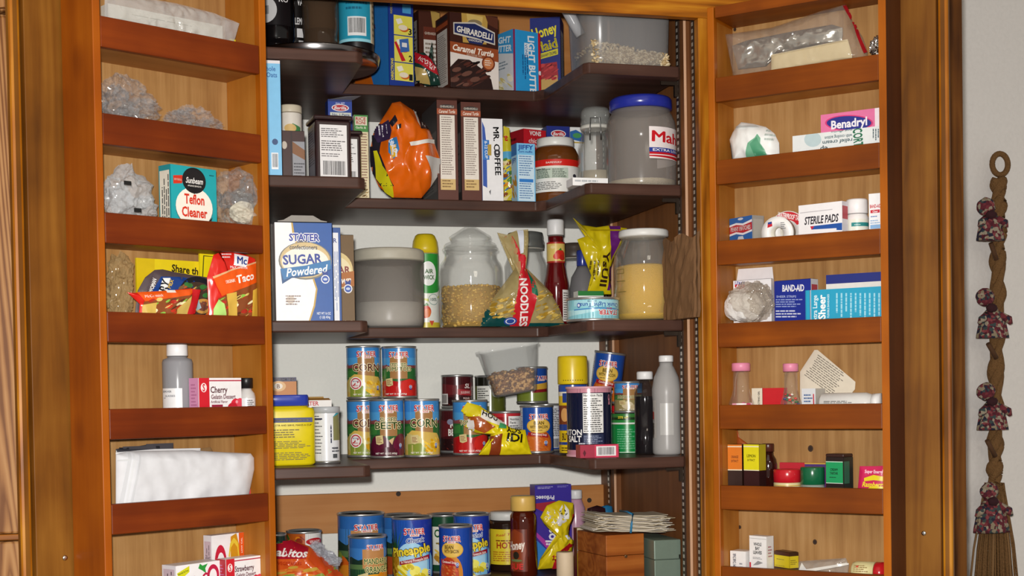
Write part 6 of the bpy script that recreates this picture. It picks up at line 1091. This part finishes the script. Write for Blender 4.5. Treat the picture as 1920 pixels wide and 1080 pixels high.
# third tray
pm = [R(0, 0, 1, 1, '2a62a8'), R(0, .34, 1, .72, 'b83038'), PG([(0, .72), (.3, .78), (.6, .72), (1, .84), (1, .74), (.6, .64), (.3, .70), (0, .64)], 'e4e4ea'), PG([(0, .34), (.3, .40), (.6, .32), (1, .42), (1, .34), (.6, .24), (.3, .32), (0, .26)], 'e4e4ea'), T('PENNY MATCHES', .5, .53, .18, 'f0ecec', .88, bold=.03), PG([(.35, .05), (.65, .05), (.6, .2), (.4, .2)], 'c9ccd4'), E(.5, .92, .12, .05, 'c9ccd4')]
carton('match_box', 'red and blue match box in clear wrap at left of third tray', 'box', RD, .03, RFZ[2], 1357, 1410, 406, .028, lift(pm, .34), '2a62a8', right=[R(0, 0, 1, 1, '98948e'), R(.1, .1, .9, .9, 'a8a49c')], rz=-26)
def tape(label, cx, cy, rr, off, red):
    x, zc = RD.hit(cx, cy, off); r = RD.hit(cx + rr, cy, off)[0] - x; zc = RFZ[2] + r + .0008
    t = thing('tape_roll', label, 'tape roll'); t.location = RD.world(x, off, zc); t.rotation_euler = (math.radians(6), 0, RD.phi)
    def ring(ri, ro, y0, y1, m, nm, ds=None):
        g = G(); g.lathe([(ri, y0), (ro, y0), (ro, y1), (ri, y1), (ri, y0)], m, 40); bmesh.ops.delete(g.bm, geom=[f for f in g.bm.faces if len(f.verts) > 4], context='FACES')
        bmesh.ops.rotate(g.bm, cent=(0, 0, 0), matrix=Matrix.Rotation(math.pi / 2, 3, 'X'), verts=g.bm.verts[:])
        if ds: g.decal(ds, 2 * ro, 2 * ro, lambda u, v, e: (u - ro, -y1 - e, v - ro))
        return g.obj(nm, t)
    ring(r * .42, r, -.0, .0012, M('eceae8', .4), 'flange'); ring(r * .36, r * .92, -.016, -.0002, M('e0dccf', .6), 'tape')
    ds = [PG([(.20, .68), (.36, .72), (.35, .86), (.22, .84)], 'c8202c'), PG([(.22, .84), (.35, .86), (.34, .79), (.22, .78)], '27408c'), LN(.62, .62, .78, .84, 4, '6a6c70')] if not red else [PG([(.5 + .5 * .96 * math.cos(a), .5 + .5 * .96 * math.sin(a)) for a in [math.radians(q) for q in range(25, 150, 6)]] + [(.5 + .5 * .55 * math.cos(a), .5 + .5 * .55 * math.sin(a)) for a in [math.radians(q) for q in range(149, 24, -6)]], 'c8202c'), T('WATERPROOF TAPE', .56, .86, .12, 'f4ecec', .62, -14, bold=.06)]
    ring(r * .42, r, .0013, .0016, M('f2f1ef', .4), 'face', ds)
tape('white adhesive tape roll in front, beside the match box', 1458, 445, 30, .034, False)
tape('red faced tape roll leaning behind the white tape roll', 1478, 440, 36, .066, True)
carton('bandage_box', 'white sterile pads carton with blue base stripe', 'carton', RD, .022, RFZ[2], 1493, 1579, 381, .020, [R(0, 0, 1, 1, 'f4f2f4')], 'f4f2f4', right=[R(0, 0, 1, 1, 'e0dce4'), R(0, .6, 1, .9, 'b83040'), R(0, 0, 1, .3, '27509c')],
       pic=[T('STERILE PADS', 1538, 411, 14, '2a2630', 68, 5, sh=.2, bold=.05), PG([(1516, 424), (1579, 418), (1579, 432), (1520, 430)], '2456a8'), PG([(1522, 430), (1568, 428), (1568, 446), (1540, 446)], 'f4f2f4'), PG([(1516, 424), (1524, 424), (1519, 431)], 'c8283a'), PG([(1496, 398), (1560, 392), (1560, 393.5), (1496, 399.5)], 'c4c0c4')], rz=-8)
vessel('pill_bottle', 'white pill bottle with teal striped label', 'bottle', RD, .064, RFZ[2], 1586, 1628, 375, [('bottle', [(.95, 0), (1, .03), (1, .60), (.9, .66), (.84, .68)], M('f0eeec', .35)), ('cap', [(.9, .69), (.94, .70), (.94, .97), (.88, 1), (0, 1)], M('f2f0f0', .4))], [('label', .1, .56, 70, 1.0, [R(.3, .66, 1, .84, '2f8a8a'), LN(.35, .2, .8, .5, 3, '8a8a86'), LN(.4, .72, .7, .78, 1, 'd0e8e4')], 'eceade')])
b = (1629, 361, 1653, 432)
carton('bandage_tin', 'tall slim white bandage tin at right of third tray', 'tin', RD, .020, RFZ[2], 1629, 1654, 363, .03, [R(0, 0, 1, 1, 'f2f2f4'), T('BAND-AID', .5, .74, .07, 'c8283a', .84, bold=.06), R(.12, .60, .82, .665, 'c8283a'), T('Clear', .48, .63, .04, 'f4f0f0', .4), LN(.14, .52, .8, .56, 1, '3a6ab0'), LN(.1, .2, .9, .48, 6, '8ab0d8'), R(.1, .28, .9, .36, '8ab4e0')], 'f2f2f4')
# fourth tray
o = carton('bandage_box', 'opened white bandage carton with red and blue badge', 'carton', RD, .068, RFZ[3], 1375, 1446, 525, .014, [R(0, 0, 1, 1, 'f2f0f2')], 'f2f0f2', pic=[R(1378, 528, 1396, 534, '2c3f9c'), T('RITE', 1387, 531, 5, 'f4f0f4', 16, bold=.05), PG([(1378, 534), (1396, 534), (1396, 539), (1387, 543), (1378, 539)], 'c8202c'), T('AID', 1387, 537, 5, 'f4f0f4', 14, bold=.05), T('Extra', 1430, 543, 9, '8a6a5a', 26), T('BANDAGES', 1412, 555, 13, '2a2426', 64, bold=.07), LN(1405, 531, 1440, 536, 1, '9a9a9c')], top=[R(0, 0, 1, 1, 'b8b4b4')])
flap(o, M('e8e4e6', .5), .02, 1.0, .022, .012, 5)
crumple('gauze_roll', 'white gauze roll in crinkled clear film at left of fourth right tray', 'gauze roll', RD, .036, [(1384, 574, 26, 28), (1400, 576, 30, 28)], .017, M('dedcd8', .5, 0, .4), 81, .10, 1.6, z=RFZ[3] + .001, sub=4)
crumple('film_wrap', '', '', RD, .036, [(1422, 560, 22, 30), (1404, 568, 42, 36)], .021, clear('c9c0b4', .22, .1, 1, .4), 83, .28, 2.2, z=RFZ[3] + .001, into=bpy.data.objects['gauze_roll'])['label'] = 'crinkled clear film'
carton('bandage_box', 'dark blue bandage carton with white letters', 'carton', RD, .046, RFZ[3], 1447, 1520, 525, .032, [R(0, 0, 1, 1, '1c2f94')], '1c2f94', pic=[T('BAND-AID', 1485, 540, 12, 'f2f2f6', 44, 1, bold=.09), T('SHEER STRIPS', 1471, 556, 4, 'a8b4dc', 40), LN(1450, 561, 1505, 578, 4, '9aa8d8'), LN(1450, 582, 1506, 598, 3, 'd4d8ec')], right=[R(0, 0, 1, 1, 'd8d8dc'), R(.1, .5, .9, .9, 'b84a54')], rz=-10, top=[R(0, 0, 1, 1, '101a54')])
carton('bandage_box', 'bright teal extra large bandage carton lying on its side', 'carton', RD, .022, RFZ[3], 1510, 1656, 541, .022, [R(0, 0, 1, 1, '1e9ec4'), R(0, 0, .012, 1, '1784a6'), R(.06, 0, .066, 1, '8a4a5c'), R(.07, 0, .076, 1, 'd8e8ee')], '1e9ec4', pic=[T('Extra Large', 1528, 580, 8, 'd8eef4', 52, 90), T('Sheer', 1541, 576, 13, 'f4fafc', 46, 90, bold=.04), T('FLEXIBLE BANDAGES', 1553, 574, 3.5, 'd0ecf4', 44, 90), LV(1562, 550, 1650, 600, 10, '9cd4e6', .35)])
g = carton('tablet_case', 'white and navy case behind the teal carton', 'case', RD, .050, RFZ[3], 1549, 1655, 513, .02, [R(0, 0, 1, 1, 'e6e2dc'), R(0, .84, 1, 1, '1c2a7c'), R(.35, .38, .92, .52, '1c2a7c'), T('FAST RELIEF', .5, .64, .06, '5a4a5a', .26), LN(.34, .70, .7, .76, 1, '7a6a7a'), LN(.32, .55, .7, .6, 1, '7a6a7a')], 'e6e2dc')
# fifth tray
def candy_bottle(label, x0, x1, yt, cols, heart):
    t = vessel('candy_bottle', label, 'bottle', RD, .045, RFZ[4], x0, x1, yt, [('bottle', [(.92, 0), (1, .03), (1, .14), (.94, .26), (.72, .40), (.62, .52), (.60, .84)], GL), ('cap', [(.62, .845), (.70, .85), (.70, .985), (.66, 1), (0, 1)], M('e28aa8', .4))], group=None)
    r, h = t['_r'], t['_h']; g = G()
    def pl(q): a = q.uniform(0, 6.28); k = math.sqrt(q.random()) * r * .82; return (k * math.cos(a), k * math.sin(a), q.uniform(.004, h * (.22 if heart else .42)) if k < r * .6 else q.uniform(.004, h * .24))
    g.grains(60, pl, .0042, cols, x0); o = g.obj('candies', t); o['kind'] = 'stuff'
    return t, r, h
t, r, h = candy_bottle('pink capped glass bottle with pink heart label', 1366, 1412, 681, ['d8749a', 'f0d8dc', 'c84a7a'], True)
g = G(); g.decal([R(0, 0, 1, 1, 'c84a6a'), R(0, .5, .3, 1, 'e8a0b4'), PG([(.5, .12), (.3, .5), (.32, .85), (.5, .74), (.68, .85), (.7, .5)], '8a1c2c'), R(.25, .86, .75, 1, 'f4e8ea')], r * 1.5, h * .2, lambda u, v, e: ((r * 1.01 + e) * math.sin((u - r * .75) / r), -(r * 1.01 + e) * math.cos((u - r * .75) / r), v + .004), su=r * .15); g.obj('label', t)
candy_bottle('pink capped glass bottle with mixed candies, middle of fifth tray', 1463, 1502, 682, ['d83a24', '2c6a3c', 'e8e0d0', 'c02020', '3a4a8a', 'd88a2c'], False)
carton('gel_box', 'red and cream gel carton between the pink capped bottles', 'carton', RD, .066, RFZ[4], 1408, 1470, 728, .03, [R(0, 0, 1, 1, 'c81f28'), R(0, 0, .33, 1, 'e0d8c4'), R(.33, 0, .345, 1, '8a1418'), T('FAST ACTING GEL', .22, .5, .05, '2a2624', .8, 90, bold=.05)], 'c81f28', rz=-4)
o = pouch('recipe_card', 'tilted cream printed card leaning in the fifth tray', 'card', RD, .080, [(1500, 697), (1527, 656), (1533, 656), (1604, 716), (1603, 730), (1598, 736), (1560, 770), (1500, 770)], .0012, [('p', [[(1506 + i * 3.0 + 44 * a, 694 - 4.0 * i * 0 + i * 7.2 - 0 + 0 * a - 0) for a, i in ((0, i), (1, i))] + [(1506 + i * 3 + 44, 696 + i * 7.2 + 1.4), (1506 + i * 3, 696 + i * 7.2 + 1.4)] for i in range(0)], '6a6058')] if False else [], 'd9cfbc', .0004, 30, .7, seed=91, pw=8)
g = G(); x, zq = RD.hit(1548, 700, .0785)
rn = random.Random(3); ps = []
for i in range(12):
    s0 = rn.uniform(.02, .1); e0 = rn.uniform(.8, .98); y = .06 + i * .077; u = s0
    while u < e0: k = min(e0, u + rn.uniform(.04, .14)); ps.append([(u, y), (k, y), (k, y + .026), (u, y + .026)]); u = k + .02
g.decal([('p', ps, '6e665c')], .070, .050, lambda u, v, e: (u - .035, -e, v - .025)); o2 = g.obj('print', o)
o2.location = Matrix.Rotation(-RD.phi, 3, 'Z') @ (RD.world(x, .0775, zq - .003) - o.location); o2.rotation_euler = (0, math.radians(36), 0)
carton('medicine_box', 'small white and blue printed box right of the candy bottle', 'box', RD, .040, RFZ[4], 1501, 1529, 729, .03, [R(0, 0, 1, 1, 'dfe2e6'), LN(.15, .5, .85, .85, 3, '4a6a9a'), LN(.15, .2, .7, .4, 2, '6a6c74'), PG([(.84, .0), (.93, .0), (.9, .8), (.82, .8)], 'c82838')], 'dfe2e6', right=[R(0, 0, 1, 1, 'b8b4ac')], rz=-14)
g = G(); x0, zc = RD.hit(1540, 746, .045); x1, _ = RD.hit(1642, 746, .045); L_ = x1 - x0; rr = .0195
prof = [(rr * .8, 0), (rr, .004), (rr, L_ * .84), (rr * .85, L_ * .93), (rr * .7, L_ * .95)]
g.lathe(prof, M('d9d8d4', .35), 28); bmesh.ops.rotate(g.bm, cent=(0, 0, 0), matrix=Matrix.Rotation(math.pi / 2, 3, 'Y'), verts=g.bm.verts[:])
g.decal([LN(.02, .3, .98, .55, 2, '4a4a4c')], L_ * .6, .02, lambda u, v, e: (u + L_ * .1, -(rr + e) * math.cos((v - .004) / rr), (rr + e) * math.sin((v - .004) / rr)), sv=.004)
t = thing('lotion_bottle', 'white plastic bottle lying on its side at right of fifth tray', 'bottle'); t.location = RD.world(x0, .045, RFZ[4] + rr + .0006); t.rotation_euler = (0, 0, RD.phi); g.obj('bottle', t)
g = G(); g.lathe([(rr * .9, L_ * .955), (rr * .92, L_ * 1.10), (.001, L_ * 1.10)], M('f0f0ee', .35), 28); bmesh.ops.rotate(g.bm, cent=(0, 0, 0), matrix=Matrix.Rotation(math.pi / 2, 3, 'Y'), verts=g.bm.verts[:]); g.obj('cap', t)
# sixth tray
carton('extract_box', 'orange and brown extract carton at the far left of sixth tray', 'carton', RD, .035, RFZ[5], 1363, 1391, 834, .03, [R(0, 0, 1, 1, '2e1812'), R(0, .5, 1, 1, 'd8761c'), R(0, .495, 1, .515, 'e8dcc0'), R(0, .95, 1, .97, 'e8dcc0'), T('ORANGE', .5, .76, .05, '6a2c10', .5), T('EXTRACT', .5, .68, .045, '6a2c10', .5), LN(.2, .04, .85, .12, 2, 'd8ccb8')], '2e1812')
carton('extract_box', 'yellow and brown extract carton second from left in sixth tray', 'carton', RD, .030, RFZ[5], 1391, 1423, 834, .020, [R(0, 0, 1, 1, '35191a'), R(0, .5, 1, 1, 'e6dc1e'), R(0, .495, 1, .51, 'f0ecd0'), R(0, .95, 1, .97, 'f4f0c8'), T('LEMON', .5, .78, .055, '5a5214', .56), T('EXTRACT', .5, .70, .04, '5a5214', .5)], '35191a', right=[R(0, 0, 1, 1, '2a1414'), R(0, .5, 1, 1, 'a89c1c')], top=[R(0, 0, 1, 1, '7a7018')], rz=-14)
vessel('extract_bottle', 'dark brown glass bottle beside the yellow extract carton', 'bottle', RD, .067, RFZ[5], 1425, 1456, 832, [('bottle', [(.9, 0), (1, .02), (1, .60), (.9, .70), (.62, .78), (.6, .84)], M('2a0e0a', .06, 0, .7)), ('cap', [(.62, .845), (.68, .85), (.68, .98), (.64, 1), (0, 1)], M('4a241a', .3))])
pouch('orange_strip', 'orange brown curled strip behind the extract cartons', 'strip', RD, .078, [(1366, 805), (1375, 803), (1383, 818), (1405, 834), (1402, 850), (1380, 850), (1368, 826)], .003, (), 'a8501c', .002, 50, .5, seed=95)
carton('cocktail_box', 'red and purple long box behind the red and green tins', 'box', RD, .076, RFZ[5], 1462, 1548, 868, .02, [R(0, 0, 1, 1, 'b81c2c'), R(.55, 0, 1, 1, '4a2c74'), R(.55, .96, 1, 1, 'c8a03c'), R(0, .7, .5, .74, '4a2c74'), T('Genuwine', .77, .82, .11, 'd8b83c', .36, sh=.2, bold=.03)], 'b81c2c')
def tin(name, label, x0, x1, yt, lid, zl, body, bds, off=.048):
    return vessel(name, label, 'tin', RD, off, RFZ[5], x0, x1, yt, [('jar', [(.94, 0), (.98, .02), (.98, zl), (.9, zl + .01)], body), ('lid', [(.98, zl + .012), (1.0, zl + .02), (1.0, .97), (.96, 1), (0, 1)], G_(lid))], bds)
tin('spice_jar', 'round red topped jar with cream lower label', 1452, 1501, 880, 'c01c28', .52, M('d8c894', .4), [('label', .05, .5, 80, .98, [R(0, .8, 1, .86, 'c8a03c'), LN(.2, .3, .8, .6, 2, '6a5a30')], 'd9cb98')])
tin('spice_jar', 'round green topped jar right of the red topped jar', 1502, 1545, 876, '14603c', .42, clear('b8c4b8', .5, .1, 1), [('label', .08, .36, 80, .98, [LN(.2, .3, .8, .6, 1, '6a7a70')], 'b8c4c0')])
carton('spice_tin', 'tall green and black spice tin with rounded lid', 'tin', RD, .035, RFZ[5], 1546, 1582, 858, .03, [R(0, 0, 1, 1, '261a18'), R(0, .36, .95, .90, '1e9c5e'), R(0, .36, .95, .375, 'd8e8dc'), R(0, .88, .95, .895, 'd8e8dc'), T('CREAM', .45, .70, .06, '143a28', .42, bold=.04), T('TARTAR', .45, .61, .06, '143a28', .46, bold=.04), LN(.2, .5, .7, .54, 1, '143a28')], '261a18', right=[R(0, 0, 1, 1, '2c302c'), R(0, .36, .6, .9, '3a6a54')], rz=-12)
t = bpy.data.objects['spice_tin']; w_, h_ = t['_w'], t['_h']; g = G(); g.box(-w_ / 2 - .0006, w_ / 2 + .0006, -.0006, .0306, h_, h_ + .006, M('3a2420', .35), .002); g.obj('lid', t)
pouch('drink_packet', 'pink drink mix packet with yellow lettering at right of sixth tray', 'packet', RD, .022, [(1612, 874), (1640, 874), (1664, 873), (1660, 920), (1658, 940), (1606, 938), (1610, 900)], .004, [T('Super Energy', 1640, 884, 6, 'f0c8d8', 34, -2, bold=.03), PG([(1622, 896), (1640, 890), (1660, 894), (1660, 902), (1640, 900), (1622, 902)], 'e0cc1c'), T('Raspberry', 1640, 908, 9, 'e8d428', 44, -2, sh=.3, bold=.07), PG([(1622, 918), (1640, 911), (1660, 912), (1660, 930), (1620, 930)], 'e0cc1c')], 'c81f58', .001, 50, .3, seed=97)
# seventh tray
carton('spice_tin', 'short white spice tin at the left of the bottom right tray', 'tin', RD, .035, RFZ[6], 1368, 1398, 1034, .03, [R(0, 0, 1, 1, 'ecebea'), T('CREAM TARTAR', .28, .5, .2, '3a4a6a', .8, 90, bold=.05), LN(.6, .2, .85, .6, 3, '8a8c94')], 'ecebea', rz=-6)
carton('spice_tin', 'tall white bay leaf tin in the bottom right tray', 'tin', RD, .030, RFZ[6], 1401, 1437, 1006, .020, [R(0, 0, 1, 1, 'f2f1f0'), R(0, .93, 1, .94, 'b0aeac'), T('WHOLE', .48, .80, .075, '2a2a2c', .46, bold=.03), T('BAY', .48, .70, .075, '2a2a2c', .26, bold=.03), T('LEAVES', .48, .60, .075, '2a2a2c', .5, bold=.03), LN(.2, .44, .8, .5, 2, '8a8a8c'), PG([(.2, .28), (.5, .40), (.8, .36), (.5, .30)], '9a9a9c'), R(0, .1, .09, .35, 'c8283a')], 'f2f1f0', right=[R(0, 0, 1, 1, 'dddbd8'), LN(.2, .5, .8, .8, 4, 'a86a74')], rz=-16)
carton('spice_tin', 'yellow and brown spice tin beside the bay leaf tin', 'tin', RD, .026, RFZ[6], 1444, 1480, 1036, .020, [R(0, 0, 1, 1, '4a2a14'), R(0, .42, 1, .86, 'dcc61c'), LN(.15, .7, .85, .74, 1, '6a5a1c'), LN(.05, .46, .95, .5, 1, '8a7a1c'), R(0, .86, 1, 1, '4a2414'), R(.1, .04, .9, .3, '3a2418'), E(.4, .2, .06, .06, 'd8ccb0'), E(.7, .2, .06, .06, 'd8ccb0')], '4a2a14', right=[R(0, 0, 1, 1, '3a2010'), R(0, .42, 1, .86, 'c8b21a'), LN(.1, .55, .9, .75, 3, '7a6a1c')], top=[R(0, 0, 1, 1, '5a3018')], rz=-30)
pouch('straw_bag', 'clear plastic bag with a white straw and paper corner, bottom tray', 'plastic bag', RD, .050, [(1492, 1060), (1500, 1052), (1586, 1046), (1592, 1060), (1588, 1100), (1492, 1100)], .010, [PG([(1515, 1066), (1600, 1053), (1600, 1057), (1515, 1072)], 'dcd8d0'), PG([(1500, 1068), (1506, 1054), (1520, 1070)], 'e8e8e8')], None, .003, 50, mat_=clear('d0ccc4', .25, .12, 1, .3), seed=99)
g = G(); x0, _ = RD.hit(1596, 1066, .045); x1, _ = RD.hit(1640, 1066, .045); L_ = x1 - x0; zc = RD.hit(1620, 1073, .045)[1]; rr = .018; x2 = RD.hit(1660, 1070, .045)[0] - x0
g.lathe([(rr * .5, 0), (rr * .9, .003), (rr, .01), (rr, L_)], M('d9cf98', .4), 28); bmesh.ops.rotate(g.bm, cent=(0, 0, 0), matrix=Matrix.Rotation(math.pi / 2, 3, 'Y'), verts=g.bm.verts[:])
g.decal([LN(.1, .2, .9, .9, 4, '8a6a3c'), PG([(.2, .7), (.4, .8), (.3, .5)], 'c8503c')], L_ * .8, .02, lambda u, v, e: (u + L_ * .1, -(rr + e) * math.cos((v - .002) / rr), (rr + e) * math.sin((v - .002) / rr)), sv=.004)
t = thing('extract_bottle', 'cream labelled bottle with red cap lying in the bottom right tray', 'bottle'); t.location = RD.world(x0, .05, RFZ[6] + rr + .0006); t.rotation_euler = (0, 0, RD.phi); g.obj('bottle', t)
g = G(); g.lathe([(rr * .95, L_ + .0005), (rr * 1.02, L_ + .002), (rr * 1.02, x2), (.001, x2 + .001)], G_('c01c24'), 28); bmesh.ops.rotate(g.bm, cent=(0, 0, 0), matrix=Matrix.Rotation(math.pi / 2, 3, 'Y'), verts=g.bm.verts[:]); g.obj('cap', t)
# ---------------------------------------------------------------- braided hanging on the wall
YBR = YWALL - .032
def wp(x, y): a, b = CAB.hit(x, y, YBR); return Vector((a, YBR, b))
top = wp(1874, 290); t = thing('braided_garland', 'braided raffia garland with cloth dolls hanging on the grey wall', 'garland'); t.location = (top.x, YWALL - .001, top.z)
o0 = Vector(t.location); L = lambda x, y: wp(x, y) - o0
raff = M('7a5a38', .9, 0, .15, .3, 260, .8)
g = G(); c_ = L(1875, 308); ring = [(c_.x + .022 * math.cos(a), c_.y, c_.z + .026 * math.sin(a)) for a in [2 * math.pi * k / 24 for k in range(25)]]
g.tube(ring, .007, raff, 10, False); g.obj('loop', t)
cx = [(1873, 335), (1872, 380), (1872, 430), (1871, 490), (1870, 560), (1869, 640), (1867, 720), (1866, 800), (1866, 860), (1865, 905)]
def ctr(s):
    s = s * (len(cx) - 1); i = min(int(s), len(cx) - 2); f = s - i; return L(cx[i][0] + (cx[i + 1][0] - cx[i][0]) * f, cx[i][1] + (cx[i + 1][1] - cx[i][1]) * f)
for k in range(3):
    g = G(); pts = []; rad_ = []
    for j in range(121):
        s = j / 120; a = s * 2 * math.pi * 5.5 + k * 2 * math.pi / 3; p = ctr(s); pts.append((p.x + .0075 * math.sin(a), p.y + .006 * math.cos(a), p.z)); rad_.append(.012 + .003 * math.sin(s * 62))
    g.tube(pts, rad_, raff, 10); g.obj('strand', t)
rn = random.Random(8); g = G()
for k in range(120):
    a = rn.uniform(-1, 1); d = rn.uniform(-.012, .012); p0 = L(1865 + a * 14, 905); p1 = L(1864 + a * 42 + rn.uniform(-4, 4), 1150 + rn.uniform(-20, 30))
    m_ = (p0 + p1) / 2; m_.x += a * .006
    g.tube([(p0.x, p0.y + d * .6, p0.z), (m_.x, m_.y + d, m_.z), (p1.x, p1.y + d * 1.2, p1.z)], .0028, raff if k % 3 else M('8c6a44', .9), 5)
o = g.obj('tassel', t); o['kind'] = 'stuff'
def floral():
    m = bpy.data.materials.new('floral_cloth'); m.use_nodes = True; nt = m.node_tree; b_ = nt.nodes['Principled BSDF']; tc = nt.nodes.new('ShaderNodeTexCoord'); vo = nt.nodes.new('ShaderNodeTexVoronoi'); vo.inputs['Scale'].default_value = 140
    nt.links.new(tc.outputs['Object'], vo.inputs['Vector']); rp = nt.nodes.new('ShaderNodeValToRGB'); rp.color_ramp.interpolation = 'CONSTANT'; cs = ['521c28', '7a3038', '94866e', '26263a', '64222e', 'a49884', '3c4a4a', '8a4246']
    e = rp.color_ramp.elements; e[0].color = rgb(cs[0]); e[1].position = .125; e[1].color = rgb(cs[1])
    for k in range(2, 8): q = e.new(k / 8); q.color = rgb(cs[k])
    sx = nt.nodes.new('ShaderNodeSeparateColor'); nt.links.new(vo.outputs['Color'], sx.inputs[0]); nt.links.new(sx.outputs[0], rp.inputs[0]); nt.links.new(rp.outputs[0], b_.inputs['Base Color']); b_.inputs['Roughness'].default_value = .9
    return m
flo_ = floral()
for k, (hx, hy, bx, by, br, bh) in enumerate(((1852, 388, 1860, 422, 24, 34), (1850, 558, 1864, 603, 28, 36), (1852, 735, 1864, 775, 27, 36), (1858, 922, 1862, 962, 31, 42))):
    d = thing('cloth_doll', ('uppermost', 'second highest', 'third highest', 'lowest')[k] + ' floral cloth doll tied on the braided garland', 'cloth doll', 'cloth dolls on the braided garland')
    bp_ = wp(bx, by); bq = CAB.hit(bx - 3, by, YBR - .040); d.location = (bq[0], YBR - .040, bq[1]); s = 3.42 / 2600 * 1.0
    g = G(); n_ = 11
    pr = [(br * s * .25, bh * s * .75), (br * s * .6, bh * s * .45), (br * s * .9, 0), (br * s * 1.1, -bh * s * .7), (br * s * 1.12, -bh * s * .85), (.001, -bh * s * .8)]
    g.lathe(pr, flo_, 44, sq=(2, 1, .55), ripple=(.07, n_)); g.obj('dress', d)
    hp = wp(hx, hy) - bp_; rr = 18 * s
    g = G(); g.blob(flo_, hp.x, 0, hp.z, rr, rr * .7, rr * .95, 3, .10, 2, k, True, False); g.obj('bonnet', d)
    g = G(); g.blob(M('3a1a20', .9), (hp.x) * .5, -.012, hp.z * .55, rr * .6, rr * .4, rr * .45, 3, .2, 2, k + 4, True, False); g.obj('bow', d)
    for sx in (-1, 1):
        g = G(); g.tube([(sx * br * s * .5, -.004, bh * s * .35), (sx * br * s * 1.0, -.012, bh * s * .1), (sx * br * s * 1.2, -.010, -bh * s * .12)], [rr * .35, rr * .42, rr * .2], flo_, 10); g.obj('sleeve', d)
for k, (x0_, y0_, x1_, y1_) in enumerate(((1845, 458, 1860, 488), (1840, 645, 1860, 672), (1838, 825, 1858, 855))):
    a, b_ = wp(x0_, y0_), wp(x1_, y1_); g = G(); g.tube([(a.x - o0.x, a.y - .028 - o0.y, a.z - o0.z), (b_.x - o0.x, b_.y - .018 - o0.y, b_.z - o0.z)], .006, M('5a3c24', .8), 8); g.obj('twig', t)['label'] = 'short brown twig'
for o in bpy.data.objects:
    for k in ('_w', '_h', '_r'):
        if k in o: del o[k]
